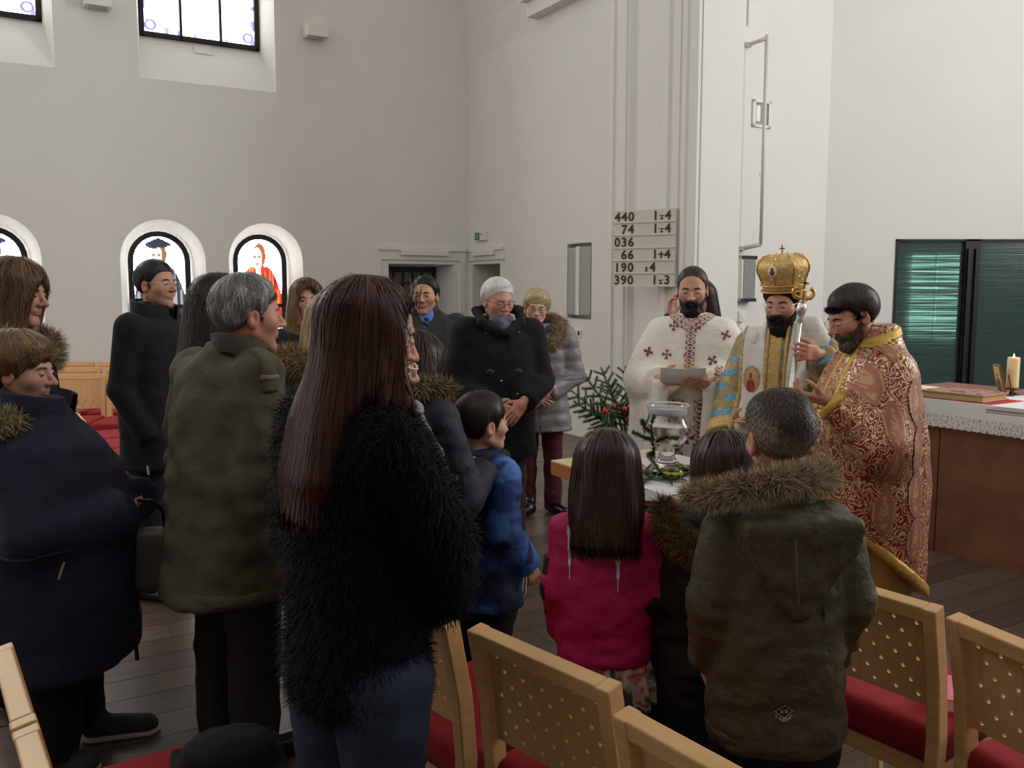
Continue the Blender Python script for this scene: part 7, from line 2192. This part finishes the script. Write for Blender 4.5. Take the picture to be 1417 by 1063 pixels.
# 17 ---- priest in red and gold brocade
f = Fig(G(1204, 3.75, 560), (-.985, -.08), 'dark haired priest with glasses in red and gold brocade robe', 1.66)
hc = f.px(1178, 440, 3.75)
f.head(c=(0, hc[1], hc[2] + .006), yaw=.02, pitch=.42, s=1.03, skin=(198, 146, 124), shade=(84, 66, 58), shade_amt=.8, nose=1.1, brow=(34, 26, 22), lid=.68)
f.hair((50, 42, 38), cvar=.5, width=.003, temple=.03, line=.056, side=.012, th=.008, nape=-.07, n=6500, comb=lambda P, N, s_: np.stack([P[:, 0] * 5, .6 - 5 * np.clip(.05 - P[:, 2], 0, .12), -.7 + 0 * P[:, 0]], 1))
f.beard((88, 76, 68), .0, n=1500, full=.25)
f.glasses(METS, w=.021, hh=.014, r=.0011)
hL = f.px(1128, 552, 3.6)
A = [((.16, .0, 1.28), (.22, .08, 1.03), (.10, .30, 1.05)), ((-.16, .0, 1.28), (-.23, .08, 1.0), (hL[0] - .02, hL[1] - .02, hL[2]))]
f.trunk(.17, arms=A, lean=.02)
f.hand((hL[0] - .03, hL[1] - .03, hL[2]), (.35, .85, .1), (.3, -.4, .85), -1, curl=.95, s=.92); f.hand((.10, .30, 1.05), (-.4, .85, .1), (-.3, -.4, .85), 1, curl=.6); f.finish()
BR = brocade('red_gold_brocade', sRGB(124, 22, 26), sRGB(214, 184, 136), 17, .06, .30)
for (nm, zz_, rr, m_) in (('white_collar', -.128, .0145, mat('white_collar', sRGB(226, 224, 220), .6)), ('cassock_collar', -.150, .019, BC)):
    pts = [f.tohead(A3(.063 * math.cos(a_), -.036 + .066 * math.sin(a_), zz_ - .012 * math.sin(a_))[None])[0] for a_ in np.linspace(0, 2 * PI, 17)]
    f.mk(nm, *tube_f(pts, rr), .0075, m_)
f.coat([(.03, .20, .2, .0), (.4, .19, .18, .0), (.8, .17, .16, 0), (1.1, .14, .13, 0)], [], clothm('gold_under_robe', (168, 132, 70), .6), name='under_robe', disp=drape)
hemf = lambda P: ((.30 + .80 * np.clip(P[:, 1] + .235, 0, 1)) - P[:, 2]) * .75
A2 = [((.16, .0, 1.28), (.24, .08, 1.02), (.12, .27, 1.03), (.10, .12, .10)), ((-.16, .0, 1.28), (-.25, .07, 1.0), (hL[0] - .02, hL[1] - .05, hL[2] - .01), (.10, .115, .06))]
def rdrape(V, N):
    lo_ = np.clip((1.2 - V[:, 2]) / .4, .15, 1)
    return lo_ * (.020 * vnoise(V * A3(8, 9, 2.4) + 2) + .008 * vnoise(V * A3(18, 18, 6)))
f.coat([(.24, .30, .225, -.005), (.5, .295, .22, -.005), (.8, .285, .215, .0), (1.0, .275, .21, .005), (1.15, .255, .19, .005), (1.27, .225, .15, -.005), (1.35, .16, .115, -.015), (1.405, .105, .095, -.02), (1.45, .085, .083, -.018), (1.475, .078, .078, -.018)], A2, BR, name='brocade_robe', disp=rdrape, hem=hemf, k=.06)
bo = f.cobj
GB2 = mat('gold_galloon', sRGB(196, 156, 70), .42, .45, var=.15, vscale=80, bump=.3, bscale=200)
f.overlay('hem_border', lambda P: np.abs((P[:, 2] - .30 - .80 * np.clip(P[:, 1] + .235, 0, 1)) - .03) - .026, .005, GB2, h=.011, parent=bo)
f.overlay('collar_border', lambda P: np.abs(P[:, 2] - 1.425 + .30 * (P[:, 1] + .02)) - .020, .007, GB2, h=.008, parent=bo)
f.overlay('front_border', lambda P: np.maximum(np.abs(np.abs(P[:, 0]) - .035 - .10 * np.clip(1.4 - P[:, 2], 0, .35)) - .017, np.maximum(.015 - P[:, 1], .98 - P[:, 2])), .006, GB2, h=.009, parent=bo)
wv = np.float32(A2[1][2]) - np.float32(A2[1][1]); wv /= np.linalg.norm(wv)
f.overlay('cuff_border', lambda P: np.maximum(np.abs((P - np.float32(A2[1][2])) @ wv + .018) - .018, np.linalg.norm(P - np.float32(A2[1][2]), axis=1) - .085), .006, GB2, h=.009, parent=bo)
def mandorla(u, v):
    w_ = np.clip(1 - v * v, 0, 1) ** .75; k = np.abs(u) < w_
    C = np.tile(srgb3(160, 104, 84), (len(u), 1)); e = np.abs(u) / np.maximum(w_, .01)
    C[e > .85] = srgb3(126, 52, 44); C[(e < .85) & (e > .72)] = srgb3(196, 156, 110)
    fig_ = ((u / .34) ** 2 + ((v + .15) / .55) ** 2 < 1) | ((u / .2) ** 2 + ((v - .5) / .18) ** 2 < 1)
    C[fig_] = srgb3(192, 146, 106); n_ = vnoise(np.stack([u * 8, v * 12, u * 0 + 2], 1)); C[fig_ & (n_ < -.1)] = srgb3(166, 112, 84)
    return C, k
EMG = mat('gold_thread', attr=True, rough=.42, metal=.35, bump=.4, bscale=300)
for (px, py, rot, s_) in ((1207, 528, .5, 1), (1263, 556, .25, 1), (1222, 585, .3, 1), (1263, 620, .1, 1), (1218, 645, .12, 1), (1262, 682, .08, 1), (1215, 705, .1, 1), (1262, 745, .1, 1), (1240, 480, .5, .7), (1258, 805, .1, .9)):
    p = f.px(px, py, 3.5)
    f.decal('woven_mandorla', (-.1, p[1], p[2]), (0, 1, 0), (0, math.sin(rot), math.cos(rot)), (.10 * s_, .20 * s_), mandorla, EMG, bo, res=.006, off=.004)
sheet('prayer_card', f, (.02, .40, 1.07), (.16, .20), .2, 0, 'small pale card held by the red brocade priest')

# ------------------------------------------------------------------ children in front
# 18 ---- boy in green parka
KB = 1.10
def bz(z): return 1.62 - (1.62 - z) * KB
def bp(p): return (p[0] * KB, p[1] * KB, bz(p[2]))
f = Fig(G(1078, 1.95 * KB, 800), (-.06, 1), 'boy with shaved line haircut in green parka with fur hood', 1.38)
f.head(c=(.0, .03, Z(612, 1.95 * KB)), yaw=.05, pitch=.12, s=.92 * 1.04, skin=(206, 152, 128), child=1, fem=.5)
def fade(P):
    w_ = np.clip((P[:, 2] - .02 - .25 * np.abs(P[:, 0])) / .04 + .9 * (np.abs(P[:, 0]) < .045), 0, 1)[:, None]
    return srgb3(150, 128, 112) * (1 - w_) + srgb3(74, 59, 51) * w_
f.hair((96, 80, 70), line=.055, side=.012, nape=-.055, th=.006, n=12000, steps=3, seg=.006, width=.0017, jit=.35, out=.55, colfn=fade, prims=lambda P: ell(P, (0, .0, .075), (.074, .085, .055)))
ln_ = np.array([(.085, -.01, .06), (.078, -.05, .045), (.066, -.085, .025), (.052, -.1, .0), (.042, -.105, -.025), (.034, -.1, -.05)], np.float32)
for _ in range(6): ln_ = ln_ - grad(f.hairf, ln_) * (f.hairf(ln_) - .010)[:, None]
f.mk('shaved_line', *tube_f(f.tohead(ln_), .0024), .0018, mat('scalp_line', sRGB(176, 150, 134), .7))
A = [((.122, .0, 1.075), (.155, -.02, .92), (.142, .05, .745), (.066, .062, .047)), ((-.122, .0, 1.075), (-.155, -.01, .92), (-.142, .06, .75), (.066, .062, .047))]
A = [(bp(a[0]), bp(a[1]), bp(a[2]), a[3]) for a in A]
f.trunk(.14, arms=[a[:3] for a in A]); f.hand(bp((.142, .05, .755)), (-.05, .2, -1), (-1, 0, 0), 1, curl=.6, s=.8); f.hand(bp((-.142, .06, .76)), (.05, .2, -1), (1, 0, 0), -1, curl=.6, s=.8); f.finish()
PKA = clothm('green_parka', (78, 73, 54), .6, .15, 90, .12, 8, wrinkle=.45, wscale=20)
def crink(V, N):
    wz = np.abs(vnoise(V * A3(6, 6, 20))) ; return .006 * vnoise(V * A3(7, 7, 8)) + .008 * (.5 - wz) + .004 * vnoise(V * A3(24, 24, 40))
f.coat([(bz(z), x * KB, y * KB, o_) for (z, x, y, o_) in ((.60, .152, .115, -.005), (.66, .156, .118, -.005), (.78, .150, .115, 0), (.92, .147, .11, 0), (1.05, .142, .10, 0), (1.10, .125, .085, 0), (1.14, .09, .07, .01), (1.18, .062, .06, .012))], A, PKA, disp=crink, h=.0105, k=.012)
po = f.cobj
def hd(P):
    zt = bz(1.12); q = np.clip((zt - P[:, 2]) / .22, 0, 1)
    w_ = .118 * (1 - q ** 1.5) + .012
    d = np.maximum(np.abs(P[:, 0]) - w_, np.abs(P[:, 1] + .105) - (.05 * (1 - .5 * q)))
    d = smax(d, np.maximum(P[:, 2] - zt - .015, zt - .225 - P[:, 2]), .03) - .012
    return smin(d, rc(P, (-.10, -.03, zt), (.10, -.03, zt), .04, .04), .03)
zt = bz(1.12)
f.mk('hood', hd, (-.2, -.22, zt - .28), (.2, .06, zt + .08), .009, PKA, lambda V, N: .006 * vnoise(V * A3(12, 12, 16)) + .003 * vnoise(V * 34), po)
MB().tube([(-.03, -.174, zt - .02), (-.025, -.174, zt - .10), (-.01, -.158, zt - .18)], .0024, 6).build('hood_zip', mat('dull_zip', sRGB(110, 106, 96), .5, .4), po)
f.overlay('waist_seam', lambda P: np.abs(P[:, 2] - bz(.86) - .006 * np.sin(P[:, 0] * 60)) - .005, .002, PKA, h=.008, parent=po)
for xx in (-.065, .07):
    f.overlay('back_seam', lambda P, xx=xx: np.maximum(np.abs(P[:, 0] - xx) - .003, np.maximum(P[:, 1] + .02, P[:, 2] - bz(1.0))), .003, PKA, h=.007, parent=po)
f.overlay('hem_band', lambda P: np.maximum(P[:, 2] - bz(.64), bz(.612) - P[:, 2]), .004, PKA, h=.010, parent=po)
fp_ = [f.px(px, py, Y * KB) for (px, py, Y) in ((952, 684, 1.98), (985, 686, 1.90), (1030, 677, 1.83), (1075, 668, 1.82), (1110, 662, 1.86), (1138, 664, 1.94), (1143, 652, 2.0))]
tf, lo, hi = tube_f(fp_, [.012, .017, .019, .019, .019, .019, .013])
f.fur(tf, lo, hi, (112, 96, 76), n=9000, length=.030, width=.0017, droop=.05, tip=(196, 176, 148), name='fur_hood_trim', parent=po, h=.008, streak=((58, 46, 34), .05), jit=.5, steps=4)
def logo(u, v):
    V_ = v - .22
    k1 = (np.abs(u) / .98 + np.abs(V_) / .74) < 1; k2 = (np.abs(u) / .84 + np.abs(V_) / .62) < 1
    C = np.tile(srgb3(196, 196, 190), (len(u), 1)); C[k2] = srgb3(14, 14, 13)
    def st(x0, x1, y0, y1): return (u > x0) & (u < x1) & (V_ > y0) & (V_ < y1)
    g = st(-.34, -.25, -.22, .22) | st(-.34, -.02, .15, .22) | st(-.34, -.02, -.22, -.15) | st(-.28, -.05, -.04, .03) | st(.08, .17, -.22, .22) | st(.08, .36, -.22, -.14) | st(.27, .36, -.22, .22) | st(-.02, .08, .15, .22)
    C[g] = srgb3(196, 196, 190)
    ar_ = (np.hypot(u / 1.0, (v - .12) / 1.0) < .92) & (np.hypot(u, v - .35) > .80) & (v < -.18) & (np.abs(u) < .84)
    n_ = vnoise(np.stack([u * 14, v * 3, 0 * u], 1)); C[ar_ & ~k1] = srgb3(176, 176, 168); C[ar_ & ~k1 & (n_ > .25)] = srgb3(90, 90, 84)
    return C, k1 | ar_
p = f.px(1087, 990, 1.82 * KB)
f.decal('logo_patch', (p[0], -.2, p[2]), (-1, 0, 0), (0, 0, 1), (.05, .05), logo, PRINT, po, res=.0011, off=.006)
f.legs(clothm('dark_navy_trousers', (22, 24, 34)), top=.62, hw=.08, r=(.095, .072, .06), hem=.04); f.shoes(BLKSHOE, hw=.085, L=.22)

# 19 ---- girl in dark coat with brown fur hood
f = Fig(G(978, 2.56, 800), (-.02, 1), 'girl in black coat with brown fur hood beside green parka', 1.21)
f.head(c=(.05, .03, Z(658, 2.56)), yaw=.0, pitch=.1, s=.94, skin=(210, 160, 138), child=1, fem=1)
long_hair(f, [(-.17, .098, .07, -.05), (-.08, .104, .094, -.035), (.03, .1, .108, -.022), (.08, .09, .104, -.02), (.12, .06, .078, -.02), (.138, .02, .03, -.02)], (58, 42, 34), n=6500, steps=8, seg=.026, tip=(74, 54, 42))
A = [((.135, 0, .92), (.17, -.02, .73), (.13, .1, .60), (.068, .06, .048)), ((-.135, 0, .92), (-.175, -.03, .72), (-.165, .02, .50), (.068, .06, .046))]
f.trunk(.13, arms=[a[:3] for a in A]); f.hand((-.165, .02, .51), (0, .15, -1), (1, 0, 0), -1, curl=.9, s=.72); f.hand((.13, .1, .6), (-.4, .8, -.3), (0, -.3, -.9), 1, curl=.6, s=.72); f.finish()
f.coat([(.27, .185, .15), (.42, .18, .145), (.6, .165, .13), (.75, .155, .12), (.9, .15, .105), (.955, .125, .085), (.985, .08, .066), (1.01, .06, .06)], A, clothm('black_nylon_coat', (22, 21, 20), .6), disp=crink, h=.012)
fp_ = [f.px(px, py, Y) for (px, py, Y) in ((918, 700, 2.56), (925, 735, 2.45), (955, 760, 2.40), (985, 770, 2.38), (1010, 740, 2.38))]
tf, lo, hi = tube_f(fp_, [.018, .024, .026, .024, .02])
f.fur(tf, lo, hi, (84, 64, 42), n=6000, length=.032, width=.002, droop=.25, tip=(120, 90, 54), name='fur_hood_trim', parent=f.cobj, h=.010, streak=((58, 42, 26), .1))
f.legs(clothm('dark_navy_trousers', (22, 24, 34)), top=.5, hw=.068, r=(.08, .062, .052), hem=.04); f.shoes(BLKSHOE, hw=.078, L=.2)
p = f.root.matrix_basis @ Vector((-.17, .045, .40))
t = empty('taper_candle', p, 0, 'thin white unlit candle held by the girl in black coat', 'candle'); t.rotation_euler = (-.15, .06, 0)
MB().lathe([(.006, -.05), (.0065, 0), (.006, .10), (.003, .104)], 12).build('wax_stick', mat('white_wax', sRGB(232, 226, 214), .5), t, True)
MB().tube([(0, 0, .104), (.001, 0, .114)], .001, 5).build('wick', BLACKP, t)

# 20 ---- girl in pink jacket
f = Fig(G(838, 2.55, 780), (.12, .99), 'long haired girl in magenta jacket and flowered skirt', 1.20)
f.head(c=(.0, .02, Z(655, 2.55)), yaw=.0, pitch=.06, s=.94, skin=(210, 160, 138), child=1, fem=1)
long_hair(f, [(-.20, .08, .04, -.09, .0), (-.15, .098, .055, -.08, .0), (-.10, .106, .075, -.06), (-.04, .108, .098, -.035), (.03, .1, .108, -.022), (.08, .09, .104, -.02), (.12, .06, .078, -.02), (.138, .02, .03, -.02)], (62, 44, 34), n=9000, steps=11, seg=.034, width=.0028, tip=(50, 34, 28), streak=((96, 70, 52), -.15), jit=.05)
A = [((.115, 0, .91), (.140, -.02, .74), (.135, .05, .57), (.055, .05, .042)), ((-.115, 0, .91), (-.140, -.02, .74), (-.13, .06, .58), (.055, .05, .042))]
f.trunk(.13, arms=[a[:3] for a in A]); f.hand((.135, .05, .575), (0, .25, -1), (-1, 0, 0), 1, curl=.6, s=.7); f.hand((-.13, .06, .585), (0, .25, -1), (1, 0, 0), -1, curl=.6, s=.72); f.finish()
PINK = clothm('magenta_nylon', (178, 20, 88), .6, .12, 90, .08, 8)
f.coat([(.535, .140, .115), (.6, .142, .115), (.75, .135, .108), (.88, .13, .098), (.94, .11, .08), (.97, .078, .064), (.995, .058, .058)], A, PINK, disp=crink, h=.011)
ko = f.cobj
GRP = clothm('dark_side_panel', (40, 14, 30), .7)
for sx in (-1, 1):
    f.overlay('side_panel', lambda P, sx=sx: np.maximum(.165 - sx * P[:, 0], np.maximum(P[:, 2] - .84, .58 - P[:, 2])), .002, GRP, h=.010, parent=ko)
for (a_, b_) in (((788, 740), (787, 815)), ((861, 755), (849, 826))):
    pa, pb = f.px(*a_, 2.42), f.px(*b_, 2.42); c_ = (pa + pb) / 2; d_ = pa - pb; L_ = float(np.linalg.norm(d_))
    f.decal('reflective_stripe', (c_[0], -.1, c_[2]), (-1, 0, 0), (d_[0], 0, d_[2]), (.026, L_), lambda u, v: (np.tile(srgb3(206, 202, 200), (len(u), 1)), np.abs(u) < .5 + .42 * v), PRINT, ko, res=.0024, off=.004)
def floral(V):
    n1 = vnoise(V * 55); n2 = vnoise(V * 40 + 11); n3 = vnoise(V * 75 + 5)
    C = np.tile(srgb3(190, 176, 166), (len(V), 1)); C[n1 > .15] = srgb3(176, 60, 66); C[n1 > .5] = srgb3(206, 110, 96); C[n2 > .35] = srgb3(66, 60, 70); C[n3 > .5] = srgb3(120, 122, 84); C[n2 < -.5] = srgb3(214, 150, 130)
    return C
FLO = mat('floral_cotton', attr=True, rough=.85)
o = f.mk('skirt', lofter([(.415, .165, .135), (.48, .15, .125), (.56, .13, .11)]), (-.2, -.18, .40), (.2, .18, .58), .008, FLO, lambda V, N: .012 * np.sin(np.arctan2(V[:, 1], V[:, 0]) * 17) * np.clip((.56 - V[:, 2]) / .1, 0, 1), col=floral)
f.legs(clothm('pale_grey_leggings', (186, 186, 190), .8), top=.5, hw=.062, r=(.07, .056, .045), hem=.05, name='leggings'); f.shoes(mat('grey_trainer', sRGB(120, 110, 116), .7), hw=.07, L=.2)
print('done', len(bpy.data.objects))
